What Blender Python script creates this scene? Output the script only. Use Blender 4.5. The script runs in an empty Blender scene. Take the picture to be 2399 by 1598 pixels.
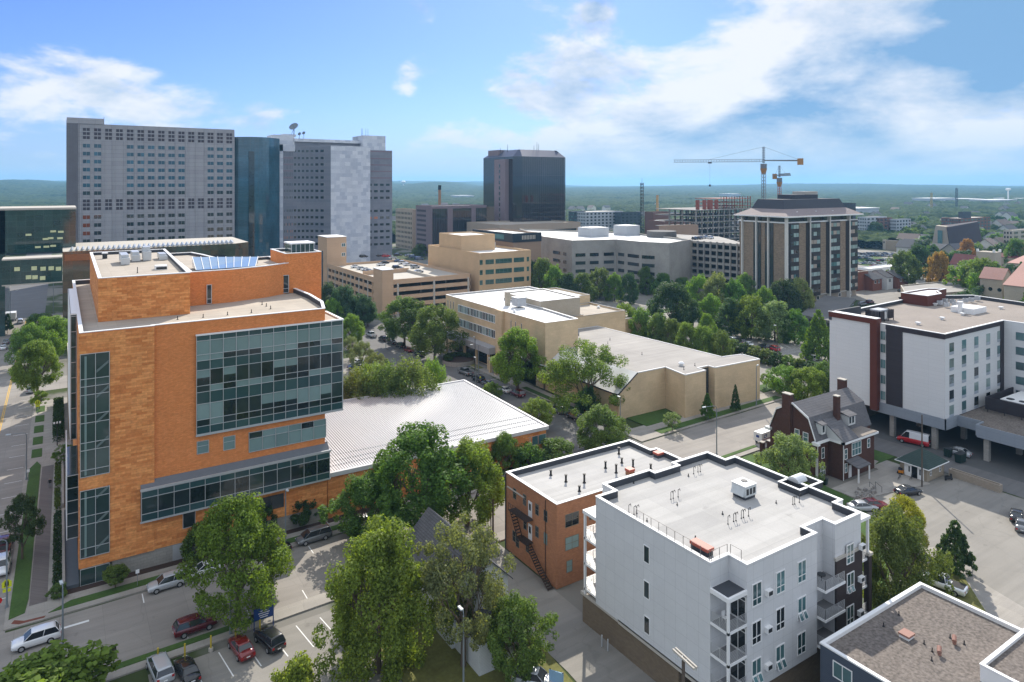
import bpy, math, random
import numpy as np
from mathutils import Vector, Matrix
R = random.Random(7)
SC = bpy.context.scene
COL = SC.collection
# ---------------------------------------------------------------- camera
F, CX, HY, H = 1628., 1199.5, 432., 53.
_a = math.atan2(2500.5, 1628.)
AX = (math.sin(_a), math.cos(_a)); BX = (-AX[1], AX[0])
cam = bpy.data.cameras.new('camera'); camo = bpy.data.objects.new('camera', cam); COL.objects.link(camo)
cam.sensor_width = 36; cam.lens = F/2399*36; cam.shift_y = -(799-HY)/2399
cam.clip_start = 1; cam.clip_end = 30000
camo.location = (0, 0, H); camo.rotation_euler = (math.pi/2, 0, -math.atan2(AX[1], AX[0]))
FWD = (AX[1], BX[1]); camo.rotation_euler[2] = -math.atan2(FWD[0], FWD[1])
SC.camera = camo
# ---------------------------------------------------------------- light
SUN_AZ, SUN_EL = math.radians(50.1), math.radians(37)
sd = Vector((math.cos(SUN_AZ)*math.cos(SUN_EL), math.sin(SUN_AZ)*math.cos(SUN_EL), math.sin(SUN_EL)))
sl = bpy.data.lights.new('sun', 'SUN'); sl.energy = 3.3; sl.angle = math.radians(.5); sl.color = (1, .93, .82)
so = bpy.data.objects.new('sun', sl); COL.objects.link(so); so.rotation_euler = sd.to_track_quat('Z', 'Y').to_euler()
SC.view_settings.view_transform = 'Standard'; SC.view_settings.look = 'None'
SC.view_settings.exposure = 0.95; SC.view_settings.gamma = 1
SC.cycles.use_denoising = True; SC.cycles.denoising_prefilter = 'ACCURATE'; SC.cycles.max_bounces = 5; SC.cycles.diffuse_bounces = 2
SC.cycles.glossy_bounces = 2; SC.cycles.transparent_max_bounces = 4; SC.cycles.volume_bounces = 0
SC.cycles.transmission_bounces = 2; SC.cycles.caustics_reflective = False
SC.cycles.sample_clamp_indirect = 4
# ---------------------------------------------------------------- sky with clouds
def N(nt, t, **k):
    n = nt.nodes.new(t)
    for a, b in k.items():
        if a == 'inp':
            for i, v in b.items(): n.inputs[i].default_value = v
        else: setattr(n, a, b)
    return n
def math_(nt, op, a, b=None, c=None, clamp=False):
    n = nt.nodes.new('ShaderNodeMath'); n.operation = op; n.use_clamp = clamp
    for i, v in enumerate((a, b, c)):
        if v is None: continue
        if hasattr(v, 'node'): nt.links.new(v, n.inputs[i])
        else: n.inputs[i].default_value = v
    return n.outputs[0]
def mixc(nt, f, a, b, mode='MIX'):
    n = nt.nodes.new('ShaderNodeMix'); n.data_type = 'RGBA'; n.blend_type = mode
    for i, v in ((0, f), (6, a), (7, b)):
        if hasattr(v, 'node'): nt.links.new(v, n.inputs[i])
        else: n.inputs[i].default_value = v if i == 0 else (tuple(v)+(1,))[:4]
    return n.outputs[2]
def smooth(nt, v, lo, hi):
    n = nt.nodes.new('ShaderNodeMapRange'); n.interpolation_type = 'SMOOTHSTEP'
    nt.links.new(v, n.inputs[0]); n.inputs[1].default_value = lo; n.inputs[2].default_value = hi
    return n.outputs[0]
def pixdir(u, v):
    r = (u-CX)/F; d = Vector((r*AX[0]+AX[1], r*BX[0]+BX[1], -(v-HY)/F)); return d.normalized()
W = bpy.data.worlds.new('World'); SC.world = W; W.use_nodes = True
nt = W.node_tree; nt.nodes.clear()
out = N(nt, 'ShaderNodeOutputWorld'); bg = N(nt, 'ShaderNodeBackground'); nt.links.new(bg.outputs[0], out.inputs[0])
sky = N(nt, 'ShaderNodeTexSky', sky_type='NISHITA', sun_disc=False, sun_elevation=SUN_EL, sun_rotation=math.pi/2-SUN_AZ, air_density=1.0, dust_density=.6, ozone_density=2.0)
tc = N(nt, 'ShaderNodeTexCoord'); D = tc.outputs['Generated']
sx = N(nt, 'ShaderNodeSeparateXYZ'); nt.links.new(D, sx.inputs[0])
zc = math_(nt, 'ADD', math_(nt, 'MAXIMUM', sx.outputs[2], 0.0), .26)
cb = N(nt, 'ShaderNodeCombineXYZ')
cb.inputs[2].default_value = 0
nt.links.new(sx.outputs[0], cb.inputs[0]); nt.links.new(sx.outputs[1], cb.inputs[1]); nt.links.new(math_(nt, 'MULTIPLY', math_(nt, 'POWER', math_(nt, 'ADD', math_(nt, 'MAXIMUM', sx.outputs[2], 0.0), .02), .8), 2.0), cb.inputs[2])
def cloudnoise(off, scale, det=8, rough=.56, dist=.25):
    m = N(nt, 'ShaderNodeVectorMath', operation='ADD'); nt.links.new(cb.outputs[0], m.inputs[0]); m.inputs[1].default_value = off
    n = N(nt, 'ShaderNodeTexNoise', inp={'Scale': scale, 'Detail': det, 'Roughness': rough, 'Distortion': dist})
    nt.links.new(m.outputs[0], n.inputs['Vector']); return n.outputs[0]
n1 = cloudnoise((2.3, 8.1, 0), 6.5, 10, .58, .15)
s2 = Vector((math.cos(SUN_AZ), math.sin(SUN_AZ), 0))*.07
n2 = cloudnoise((2.3, 8.1, .05), 6.5, 6, .58, .15)
n3 = cloudnoise((5.1, 1.7, 3), 5.0, 6)
def lobe(u, v, k, amp):
    d = pixdir(u, v)
    m = N(nt, 'ShaderNodeVectorMath', operation='DOT_PRODUCT'); nt.links.new(D, m.inputs[0]); m.inputs[1].default_value = d
    e = math_(nt, 'POWER', math_(nt, 'MAXIMUM', m.outputs['Value'], 0.0), k)
    return math_(nt, 'MULTIPLY', e, amp)
cov = math_(nt, 'ADD', n1, math_(nt, 'MULTIPLY', smooth(nt, sx.outputs[2], .30, .55), .12)); cov = math_(nt, 'ADD', cov, -.01); fd = N(nt, 'ShaderNodeVectorMath', operation='DOT_PRODUCT'); nt.links.new(D, fd.inputs[0]); fd.inputs[1].default_value = (FWD[0], FWD[1], 0); back = smooth(nt, fd.outputs['Value'], .55, .1); cov = math_(nt, 'ADD', cov, math_(nt, 'MULTIPLY', back, .16))  # overhead and behind-camera cloud cover added out of view for neutral fill light
for (u, v, k, amp) in ((1650, 250, 60, .19), (2150, 230, 45, .19), (1850, 330, 80, .10), (1300, 300, 200, .10), (1950, 90, 260, .14), (1330, 230, 300, .13), (200, 230, 500, .16), (420, 250, 500, .16), (640, 240, 600, .17), (1000, 330, 300, .10), (955, 188, 3500, .20), (60, 220, 600, .08), (560, 60, 50, -.20), (1500, 30, 500, -.22), (2330, 50, 300, .24), (1180, 60, 400, -.10), (600, 90, 3000, .13), (1000, 20, 3000, .16), (1400, 30, 3000, .18), (430, 350, 400, .10)):
    cov = math_(nt, 'ADD', cov, lobe(u, v, k, amp))
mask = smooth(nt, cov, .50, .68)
core = smooth(nt, cov, .60, .90)
shade = math_(nt, 'ADD', math_(nt, 'MULTIPLY', math_(nt, 'SUBTRACT', n2, n1), 2.2), math_(nt, 'MULTIPLY', core, .45))
shade = math_(nt, 'ADD', shade, math_(nt, 'MULTIPLY', math_(nt, 'SUBTRACT', n3, .455), 3.0))
shade = math_(nt, 'ADD', shade, lobe(2340, 60, 300, 1.2))
shade = math_(nt, 'ADD', shade, lobe(1750, 130, 250, -.35), clamp=True)
ccol = mixc(nt, shade, (.49, .50, .515), (.12, .23, .37))
skyc = N(nt, 'ShaderNodeVectorMath', operation='SCALE'); nt.links.new(sky.outputs[0], skyc.inputs[0]); skyc.inputs['Scale'].default_value = .10
tint = mixc(nt, 1.0, skyc.outputs[0], (.30, .41, .80), 'MULTIPLY'); ccol = mixc(nt, math_(nt, 'MULTIPLY', back, .8), ccol, (.56, .60, .66))  # unseen clouds behind the camera blend to a bright tone, lifting ambient light
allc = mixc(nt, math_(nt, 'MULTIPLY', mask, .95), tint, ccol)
low = smooth(nt, sx.outputs[2], .11, -.01)
allc = mixc(nt, math_(nt, 'MULTIPLY', low, .78), allc, (.25, .35, .455))
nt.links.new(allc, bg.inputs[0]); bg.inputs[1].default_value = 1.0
# ---------------------------------------------------------------- projection of photo measurements onto real planes
def G(u, v, z=0.):
    d = (H-z)*F/(v-HY); r = (u-CX)/F*d
    return (r*AX[0]+d*AX[1], r*BX[0]+d*BX[1])
def ray(u, v):
    r = (u-CX)/F; return (r*AX[0]+AX[1], r*BX[0]+BX[1], -(v-HY)/F)
def PY(u, v, c):
    x, y, z = ray(u, v); t = c/y; return (x*t, H+z*t)
def PX(u, v, c):
    x, y, z = ray(u, v); t = c/x; return (y*t, H+z*t)
def AT(u, d):      # ground point at forward depth d
    r = (u-CX)/F*d; return (r*AX[0]+d*AX[1], r*BX[0]+d*BX[1])
def ZV(v, d): return H-(v-HY)*d/F
def Zm(x0, y0, s): return lambda x, y: (x0+x/s, y0+y/s)
# ---------------------------------------------------------------- materials
MATS = {}
def _base(name, rough=.8, metallic=0, spec=.3):
    m = bpy.data.materials.new(name); m.use_nodes = True; t = m.node_tree
    b = t.nodes['Principled BSDF']; b.inputs['Roughness'].default_value = rough; b.inputs['Metallic'].default_value = metallic
    b.inputs['Specular IOR Level'].default_value = spec
    return m, t, b
def _noise(t, scale, det=4, vec=None, rough=.55):
    n = N(t, 'ShaderNodeTexNoise', inp={'Scale': scale, 'Detail': det, 'Roughness': rough})
    if vec is None:
        c = N(t, 'ShaderNodeTexCoord'); vec = c.outputs['Object']
    t.links.new(vec, n.inputs['Vector']); return n.outputs[0]
def plain(name, col, rough=.8, var=.12, scale=1.5, big=.10, bscale=.12, bump=0, metallic=0, spec=.3):
    if name in MATS: return MATS[name]
    m, t, b = _base(name, rough, metallic, spec)
    f = math_(t, 'ADD', math_(t, 'MULTIPLY', math_(t, 'SUBTRACT', _noise(t, scale, 6), .5), var*2.4),
              math_(t, 'MULTIPLY', math_(t, 'SUBTRACT', _noise(t, bscale, 4), .5), big*2.4))
    f = math_(t, 'ADD', f, 1.0)
    v = N(t, 'ShaderNodeVectorMath', operation='SCALE'); v.inputs[0].default_value = col[:3]; t.links.new(f, v.inputs['Scale'])
    t.links.new(v.outputs[0], b.inputs['Base Color'])
    if bump:
        bn = N(t, 'ShaderNodeBump', inp={'Strength': bump, 'Distance': .05}); t.links.new(_noise(t, scale*6, 3), bn.inputs['Height']); t.links.new(bn.outputs[0], b.inputs['Normal'])
    MATS[name] = m; return m
def walluv(t):
    c = N(t, 'ShaderNodeTexCoord'); s = N(t, 'ShaderNodeSeparateXYZ'); t.links.new(c.outputs['Object'], s.inputs[0])
    k = N(t, 'ShaderNodeCombineXYZ'); t.links.new(math_(t, 'ADD', s.outputs[0], s.outputs[1]), k.inputs[0]); t.links.new(s.outputs[2], k.inputs[1])
    return k.outputs[0]
def brick(name, c1, c2, mort, bw=.6, bh=.2, ms=.02, rough=.85, off=.5, var=.15, bscale=.15, spec=.2, big=.12):
    if name in MATS: return MATS[name]
    m, t, b = _base(name, rough, 0, spec)
    n = N(t, 'ShaderNodeTexBrick', offset=off); uv = walluv(t); t.links.new(uv, n.inputs['Vector'])
    n.inputs['Color1'].default_value = c1+(1,); n.inputs['Color2'].default_value = c2+(1,); n.inputs['Mortar'].default_value = mort+(1,)
    n.inputs['Scale'].default_value = 1; n.inputs['Mortar Size'].default_value = ms; n.inputs['Brick Width'].default_value = bw; n.inputs['Row Height'].default_value = bh
    f = math_(t, 'ADD', math_(t, 'MULTIPLY', math_(t, 'SUBTRACT', _noise(t, bscale, 5, uv), .5), big*2.4), 1.0)
    f = math_(t, 'ADD', f, math_(t, 'MULTIPLY', math_(t, 'SUBTRACT', _noise(t, 2.5, 3, uv), .5), var*2))
    v = N(t, 'ShaderNodeVectorMath', operation='SCALE'); t.links.new(n.outputs[0], v.inputs[0]); t.links.new(f, v.inputs['Scale'])
    t.links.new(v.outputs[0], b.inputs['Base Color']); MATS[name] = m; return m
def glass(name, col, var=.5, rough=.06, metallic=.0, spec=.8, scale=.6, col2=None):
    if name in MATS: return MATS[name]
    m, t, b = _base(name, rough, metallic, spec)
    n = _noise(t, scale, 3)
    oi = N(t, 'ShaderNodeObjectInfo')
    f = math_(t, 'ADD', math_(t, 'MULTIPLY', math_(t, 'SUBTRACT', n, .5), 1.2), math_(t, 'MULTIPLY', math_(t, 'SUBTRACT', oi.outputs['Random'], .5), 1.4))
    f = math_(t, 'ADD', math_(t, 'MULTIPLY', f, var), .5, clamp=True)
    c2 = col2 or tuple(min(1, c*2.6+.015) for c in col)
    t.links.new(mixc(t, f, tuple(c*.6 for c in col), c2), b.inputs['Base Color']); MATS[name] = m; return m
def objcol(name, rough=.35, metallic=.0, spec=.5, coat=0):
    if name in MATS: return MATS[name]
    m, t, b = _base(name, rough, metallic, spec); oi = N(t, 'ShaderNodeObjectInfo')
    t.links.new(oi.outputs['Color'], b.inputs['Base Color']); b.inputs['Coat Weight'].default_value = coat; b.inputs['Coat Roughness'].default_value = .08
    MATS[name] = m; return m
def leafmat(name):
    m = bpy.data.materials.new(name); m.use_nodes = True; t = m.node_tree; t.nodes.clear()
    o = N(t, 'ShaderNodeOutputMaterial'); oi = N(t, 'ShaderNodeObjectInfo'); g = N(t, 'ShaderNodeNewGeometry')
    r = math_(t, 'ADD', math_(t, 'MULTIPLY', g.outputs['Random Per Island'], .75), .62)
    r = math_(t, 'ADD', r, math_(t, 'MULTIPLY', math_(t, 'SUBTRACT', _noise(t, .55, 2), .5), .9))
    v = N(t, 'ShaderNodeVectorMath', operation='SCALE'); t.links.new(oi.outputs['Color'], v.inputs[0]); t.links.new(r, v.inputs['Scale'])
    col = mixc(t, math_(t, 'MULTIPLY', smooth(t, _noise(t, .3, 2), .45, .7), .45), v.outputs[0], mixc(t, 1.0, v.outputs[0], (1.3, 1.12, .7), 'MULTIPLY'))
    d = N(t, 'ShaderNodeBsdfPrincipled', inp={'Roughness': .65, 'Specular IOR Level': .25}); t.links.new(col, d.inputs['Base Color'])
    tr = N(t, 'ShaderNodeBsdfTranslucent'); t.links.new(mixc(t, 1.0, col, (2.2, 2.1, .8), 'MULTIPLY'), tr.inputs[0])
    mx = N(t, 'ShaderNodeMixShader', inp={0: .40}); t.links.new(d.outputs[0], mx.inputs[1]); t.links.new(tr.outputs[0], mx.inputs[2]); t.links.new(mx.outputs[0], o.inputs[0])
    MATS[name] = m; return m
LEAF = leafmat('leaf_green')
BARK = plain('bark', (.13, .10, .075), .9, .3, 3)
CONC = plain('concrete', (.44, .41, .36), .85, .08, 2.0, .10, .08)
WHITE = plain('white_trim', (.78, .78, .77), .5, .03, 2, .02)
ALU = plain('aluminium', (.55, .57, .58), .35, .04, 2, .02, metallic=.4)
DARKM = plain('dark_metal', (.035, .038, .042), .5, .1)
BLACK = plain('black_void', (.008, .009, .010), .9, .1)
GDARK = glass('glass_dark', (.012, .017, .02), .6)
GTEAL = glass('glass_teal', (.04, .085, .09), .7)
BLIND = glass('window_blind', (.20, .29, .28), .35, .12, col2=(.33, .44, .42))
SPAN = glass('glass_spandrel', (.028, .062, .072), .35, .10)
RUBBER = plain('tyre_rubber', (.018, .018, .018), .8)
# ---------------------------------------------------------------- geometry collector
class MB:
    def __init__(s): s.v = []; s.f = []; s.m = []; s.mats = []
    def mi(s, m):
        if m not in s.mats: s.mats.append(m)
        return s.mats.index(m)
    def poly(s, pts, m):
        i = len(s.v); s.v += [tuple(p) for p in pts]; s.f.append(tuple(range(i, i+len(pts)))); s.m.append(s.mi(m))
    def hexa(s, p, m):
        i = len(s.v); s.v += [tuple(q) for q in p]; k = s.mi(m)
        for f in ((0,3,2,1), (4,5,6,7), (0,1,5,4), (1,2,6,5), (2,3,7,6), (3,0,4,7)):
            s.f.append(tuple(i+j for j in f)); s.m.append(k)
    def box(s, x0, x1, y0, y1, z0, z1, m):
        if x1 < x0: x0, x1 = x1, x0
        if y1 < y0: y0, y1 = y1, y0
        s.hexa([(x0,y0,z0),(x1,y0,z0),(x1,y1,z0),(x0,y1,z0),(x0,y0,z1),(x1,y0,z1),(x1,y1,z1),(x0,y1,z1)], m)
    def rbox(s, cx, cy, lx, ly, z0, z1, ang, m):
        c, n = math.cos(ang), math.sin(ang)
        q = [(cx+c*a*lx/2-n*b*ly/2, cy+n*a*lx/2+c*b*ly/2) for a, b in ((-1,-1),(1,-1),(1,1),(-1,1))]
        s.hexa([(x,y,z0) for x, y in q]+[(x,y,z1) for x, y in q], m)
    def prism(s, pts, z0, z1, m, mtop=None, bottom=False):
        pts = ccw(pts); n = len(pts)
        for i in range(n):
            a, b = pts[i], pts[(i+1) % n]
            s.poly([(a[0],a[1],z0),(b[0],b[1],z0),(b[0],b[1],z1),(a[0],a[1],z1)], m)
        s.poly([(x,y,z1) for x, y in pts], mtop or m)
        if bottom: s.poly([(x,y,z0) for x, y in reversed(pts)], m)
    def tube(s, p0, p1, r0, r1=None, m=None, n=8, cap=True):
        r1 = r0 if r1 is None else r1; p0 = Vector(p0); p1 = Vector(p1); d = (p1-p0).normalized()
        a = d.orthogonal().normalized(); b = d.cross(a); i = len(s.v); k = s.mi(m)
        for p, r in ((p0, r0), (p1, r1)):
            for j in range(n):
                t = 2*math.pi*j/n; s.v.append(tuple(p+a*(r*math.cos(t))+b*(r*math.sin(t))))
        for j in range(n):
            s.f.append((i+j, i+(j+1) % n, i+n+(j+1) % n, i+n+j)); s.m.append(k)
        if cap:
            s.f.append(tuple(i+n+j for j in range(n))); s.m.append(k); s.f.append(tuple(i+n-1-j for j in range(n))); s.m.append(k)
    def build(s, name, parent=None, smooth=False, label=None, **k):
        me = bpy.data.meshes.new(name); off = ROOT.get(parent.name if parent else None, (0, 0, 0))
        me.from_pydata([(x-off[0], y-off[1], z-off[2]) for x, y, z in s.v], [], s.f)
        for m in s.mats: me.materials.append(m)
        me.polygons.foreach_set('material_index', s.m)
        if smooth: me.polygons.foreach_set('use_smooth', [True]*len(s.f))
        me.update(); o = bpy.data.objects.new(name, me); COL.objects.link(o)
        if parent: o.parent = parent; ROOT[o.name] = off
        if label: o['label'] = label
        for a, b in k.items(): o[a] = b
        return o
ROOT = {}
def area(p): return sum(p[i][0]*p[(i+1) % len(p)][1]-p[(i+1) % len(p)][0]*p[i][1] for i in range(len(p)))/2
def ccw(p): return list(p) if area(p) > 0 else list(reversed(p))
def inset(p, d):
    n = len(p); o = []
    for i in range(n):
        a, b, c = Vector(p[i-1][:2]), Vector(p[i][:2]), Vector(p[(i+1) % n][:2])
        e1, e2 = (b-a).normalized(), (c-b).normalized(); n1, n2 = Vector((-e1.y, e1.x)), Vector((-e2.y, e2.x))
        k = n1+n2
        if k.length < .2: k = n1
        k = k/max(.35, k.dot(n1)); o.append((b.x+k.x*d, b.y+k.y*d))
    return o
def thing(name, label, cat, loc=(0, 0, 0), rz=0, group=None):
    o = bpy.data.objects.new(name, None); COL.objects.link(o); o.location = loc; o.rotation_euler = (0, 0, rz)
    o['label'] = label; o['category'] = cat
    if group: o['group'] = group
    ROOT[o.name] = tuple(loc) if rz == 0 else (0, 0, 0)
    return o
def tag(o, label, cat, group=None):
    o['label'] = label; o['category'] = cat
    if group: o['group'] = group
    return o
def struct(o): o['kind'] = 'structure'; return o
def copytree(o, parent=None):
    c = o.copy(); COL.objects.link(c)
    if parent: c.parent = parent
    for ch in list(o.children): copytree(ch, c)
    return c
def ring(mb, pts, d0, d1, z0, z1, m):
    a, b = inset(pts, d0), inset(pts, d1); n = len(pts)
    for i in range(n):
        j = (i+1) % n
        mb.poly([(*a[i],z1),(*a[j],z1),(*b[j],z1),(*b[i],z1)], m)
        mb.poly([(*a[i],z0),(*a[j],z0),(*a[j],z1),(*a[i],z1)], m)
        mb.poly([(*b[j],z0),(*b[i],z0),(*b[i],z1),(*b[j],z1)], m)
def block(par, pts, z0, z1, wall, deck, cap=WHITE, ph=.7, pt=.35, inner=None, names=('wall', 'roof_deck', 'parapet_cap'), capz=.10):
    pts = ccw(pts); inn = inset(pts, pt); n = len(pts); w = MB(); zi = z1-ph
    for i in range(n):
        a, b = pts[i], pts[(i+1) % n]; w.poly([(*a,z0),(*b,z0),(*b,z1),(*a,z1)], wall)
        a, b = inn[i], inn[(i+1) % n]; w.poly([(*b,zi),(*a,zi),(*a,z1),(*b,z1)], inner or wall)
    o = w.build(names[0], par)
    d = MB(); d.poly([(*p, zi) for p in inn], deck); d.build(names[1], par)
    if cap:
        c = MB(); ring(c, pts, -.05, pt+.04, z1-.02, z1+capz, cap); c.build(names[2], par)
    return o
class Face:      # a vertical wall face: s runs along it, out points away from the wall
    def __init__(s, kind, c):
        s.k = kind; s.c = c
    def pt(s, a, z, o=0): return (a, s.c-o, z) if s.k == 'Y' else ((s.c-o, a, z) if s.k == 'X' else (s.c+o, a, z))
    def box(s, mb, a0, a1, z0, z1, o0, o1, m):
        if s.k == 'Y': mb.box(a0, a1, s.c-o1, s.c-o0, z0, z1, m)
        elif s.k == 'X': mb.box(s.c-o1, s.c-o0, a0, a1, z0, z1, m)
        else: mb.box(s.c+o0, s.c+o1, a0, a1, z0, z1, m)
    def px(s, u, v): return PY(u, v, s.c) if s.k == 'Y' else PX(u, v, s.c)
def window(par, fc, a0, a1, z0, z1, frame=WHITE, pane=GDARK, fw=.07, vbars=(), hbars=(), out=.05, name='window', far=False, panename='pane'):
    if a1 < a0: a0, a1 = a1, a0
    m = MB()
    for b in ((a0, a1, z0, z0+fw), (a0, a1, z1-fw, z1), (a0, a0+fw, z0+fw, z1-fw), (a1-fw, a1, z0+fw, z1-fw)): fc.box(m, *b, 0, out, frame)
    for t in vbars: fc.box(m, a0+(a1-a0)*t-fw*.4, a0+(a1-a0)*t+fw*.4, z0+fw, z1-fw, 0, out*.9, frame)
    for t in hbars: fc.box(m, a0+fw, a1-fw, z0+(z1-z0)*t-fw*.4, z0+(z1-z0)*t+fw*.4, 0, out*.8, frame)
    if far: fc.box(m, a0+fw, a1-fw, z0+fw, z1-fw, 0, out*.4, pane); return m.build(name, par)
    w = m.build(name, par); p = MB(); fc.box(p, a0+fw, a1-fw, z0+fw, z1-fw, 0, out*.4, pane); p.build(panename, w)
    return w
def farwindows(par, fc, cells, pick, limit=100, name='window', out=.06):
    """cells: (a0,a1,z0,z1); the first ones as parts, the rest as one stuff part"""
    rest = MB(); k = 0
    for c in cells:
        if k < limit:
            m = MB(); fc.box(m, *c, -.02, out, pick(c)); m.build(name, par)
        else: fc.box(rest, *c, -.02, out, pick(c))
        k += 1
    if rest.f: rest.build(name, par, kind='stuff')
# ---------------------------------------------------------------- terrain, roads, lawns
def hillz(x, y):
    r = np.sqrt(x*x+y*y); th = np.arctan2(y, x)
    z = np.zeros_like(r)
    def sm(a, lo, hi): t = np.clip((a-lo)/(hi-lo), 0, 1); return t*t*(3-2*t)
    w = (np.sin(x*.0011+1.3)+np.sin(y*.0013+x*.0004+.6)+np.sin((x-y)*.0021+2.2)*.5+np.sin(x*.0043-y*.0031)*.3)/2.8
    off = th-_h0      # + is left of view
    left = sm(off, -.05, .10)*.9+.1
    z += sm(r, 2200, 4800)*(12+14*w+50*left*(.8+.2*np.sin(th*60+r*.001)))
    z += sm(r, 5200, 8500)*(12+16*np.sin(x*.0009-y*.0011+.4)+7*np.sin(x*.0031+y*.0023))
    return np.maximum(z, 0)
_h0 = math.atan2(FWD[1], FWD[0])
def cellnoise(x, y, s, seed):
    """height of jittered round crowns, cell size s"""
    gx, gy = x/s, y/s; ix, iy = np.floor(gx), np.floor(gy); best = np.zeros_like(x)
    def hsh(a, b, k): v = np.sin(a*127.1+b*311.7+k*74.7+seed)*43758.5453; return v-np.floor(v)
    for dx in (-1, 0, 1):
        for dy in (-1, 0, 1):
            cx, cy = ix+dx, iy+dy; px, py = cx+.15+.7*hsh(cx, cy, 1), cy+.15+.7*hsh(cx, cy, 2)
            rr = .62+.45*hsh(cx, cy, 3); d2 = ((gx-px)**2+(gy-py)**2)/(rr*rr); hh = .55+.45*hsh(cx, cy, 4)
            best = np.maximum(best, hh*np.sqrt(np.clip(1-d2, 0, 1)))
    return best
def polar(name, rs, th0, th1, nt_, zf, m, kind, keep=None):
    th = np.linspace(th0, th1, nt_); RR, TT = np.meshgrid(np.array(rs), th, indexing='ij')
    x, y = RR*np.cos(TT), RR*np.sin(TT); z = zf(x, y)
    v = np.stack([x, y, z], -1).reshape(-1, 3); nr = len(rs)
    a = (np.arange(nr-1)[:, None]*nt_+np.arange(nt_-1)[None, :])
    q = np.stack([a, a+nt_, a+nt_+1, a+1], -1).reshape(-1, 4)
    if keep is not None:
        kk = keep(x, y, z).reshape(-1); q = q[kk[q].any(1)]
        used = np.zeros(len(v), bool); used[q.reshape(-1)] = True; mp = np.cumsum(used)-1; v = v[used]; q = mp[q]
    me = bpy.data.meshes.new(name); me.vertices.add(len(v)); me.vertices.foreach_set('co', v.astype(np.float32).ravel())
    me.loops.add(len(q)*4); me.loops.foreach_set('vertex_index', q.astype(np.int32).ravel())
    me.polygons.add(len(q)); me.polygons.foreach_set('loop_start', np.arange(len(q), dtype=np.int32)*4)
    me.polygons.foreach_set('use_smooth', np.ones(len(q), bool)); me.update(calc_edges=True); me.validate()
    me.materials.append(m); o = bpy.data.objects.new(name, me); COL.objects.link(o); o['kind'] = kind; return o
gm, gt, gb = _base('ground_cover', .95, 0, .1)
_c = N(gt, 'ShaderNodeTexCoord'); _ln = N(gt, 'ShaderNodeVectorMath', operation='LENGTH'); gt.links.new(_c.outputs['Object'], _ln.inputs[0])
far_ = smooth(gt, _ln.outputs['Value'], 520, 900)
city = mixc(gt, smooth(gt, _noise(gt, .035, 5), .46, .54), (.20, .19, .17), (.055, .075, .028))
fields = mixc(gt, smooth(gt, _noise(gt, .004, 4), .46, .56), (.035, .055, .02), (.15, .17, .07))
gt.links.new(mixc(gt, far_, city, fields), gb.inputs['Base Color'])
rs = [0, 60, 120, 200, 350, 600, 900, 1400]+list(np.linspace(2000, 11500, 60))+[14000]
polar('ground', rs, _h0-math.pi, _h0+math.pi, 260, lambda x, y: hillz(x, y)-.05, gm, 'structure')
# far woods: lumpy tree canopy in the viewed sector
wm, wt, wb = _base('far_canopy', .95, 0, .05)
_g = N(wt, 'ShaderNodeNewGeometry')
wc = mixc(wt, smooth(wt, _noise(wt, .035, 5), .35, .65), (.016, .034, .012), (.045, .070, .020))
wc = mixc(wt, smooth(wt, _noise(wt, .25, 3), .45, .75), wc, (.070, .095, .030))
wt.links.new(wc, wb.inputs['Base Color'])
bn = N(wt, 'ShaderNodeBump', inp={'Strength': .9, 'Distance': 1.6}); wt.links.new(_noise(wt, .55, 4), bn.inputs['Height']); wt.links.new(bn.outputs[0], wb.inputs['Normal'])
def woodsz(x, y):
    r = np.sqrt(x*x+y*y)
    c = cellnoise(x, y, 11., 1.)*9+3.0*cellnoise(x, y, 4.3, 5.)
    c2 = cellnoise(x, y, 24., 3.)*11+3*cellnoise(x, y, 12., 8.)
    t = np.clip((r-1500)/1200, 0, 1); c = c*(1-t)+c2*t
    return hillz(x, y)+c*wmask(x, y)-1.0
def wmask(x, y):
    w = np.sin(x*.013+y*.006)+np.sin(y*.017-x*.009+1.)+np.sin((x+y)*.031)*.7+np.sin(x*.051)*.5*np.sin(y*.047)
    r = np.sqrt(x*x+y*y); return np.clip((w+.9+.3*np.clip((r-1000)/1500, 0, 1))/.35, 0, 1)
def wkeep(x, y, z): return wmask(x, y) > 0
rr = [640]; 
while rr[-1] < 9800: rr.append(rr[-1]*1.0048)
polar('far_woods', rr, _h0-.70, _h0+.70, 1500, woodsz, wm, 'stuff', wkeep)
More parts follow.
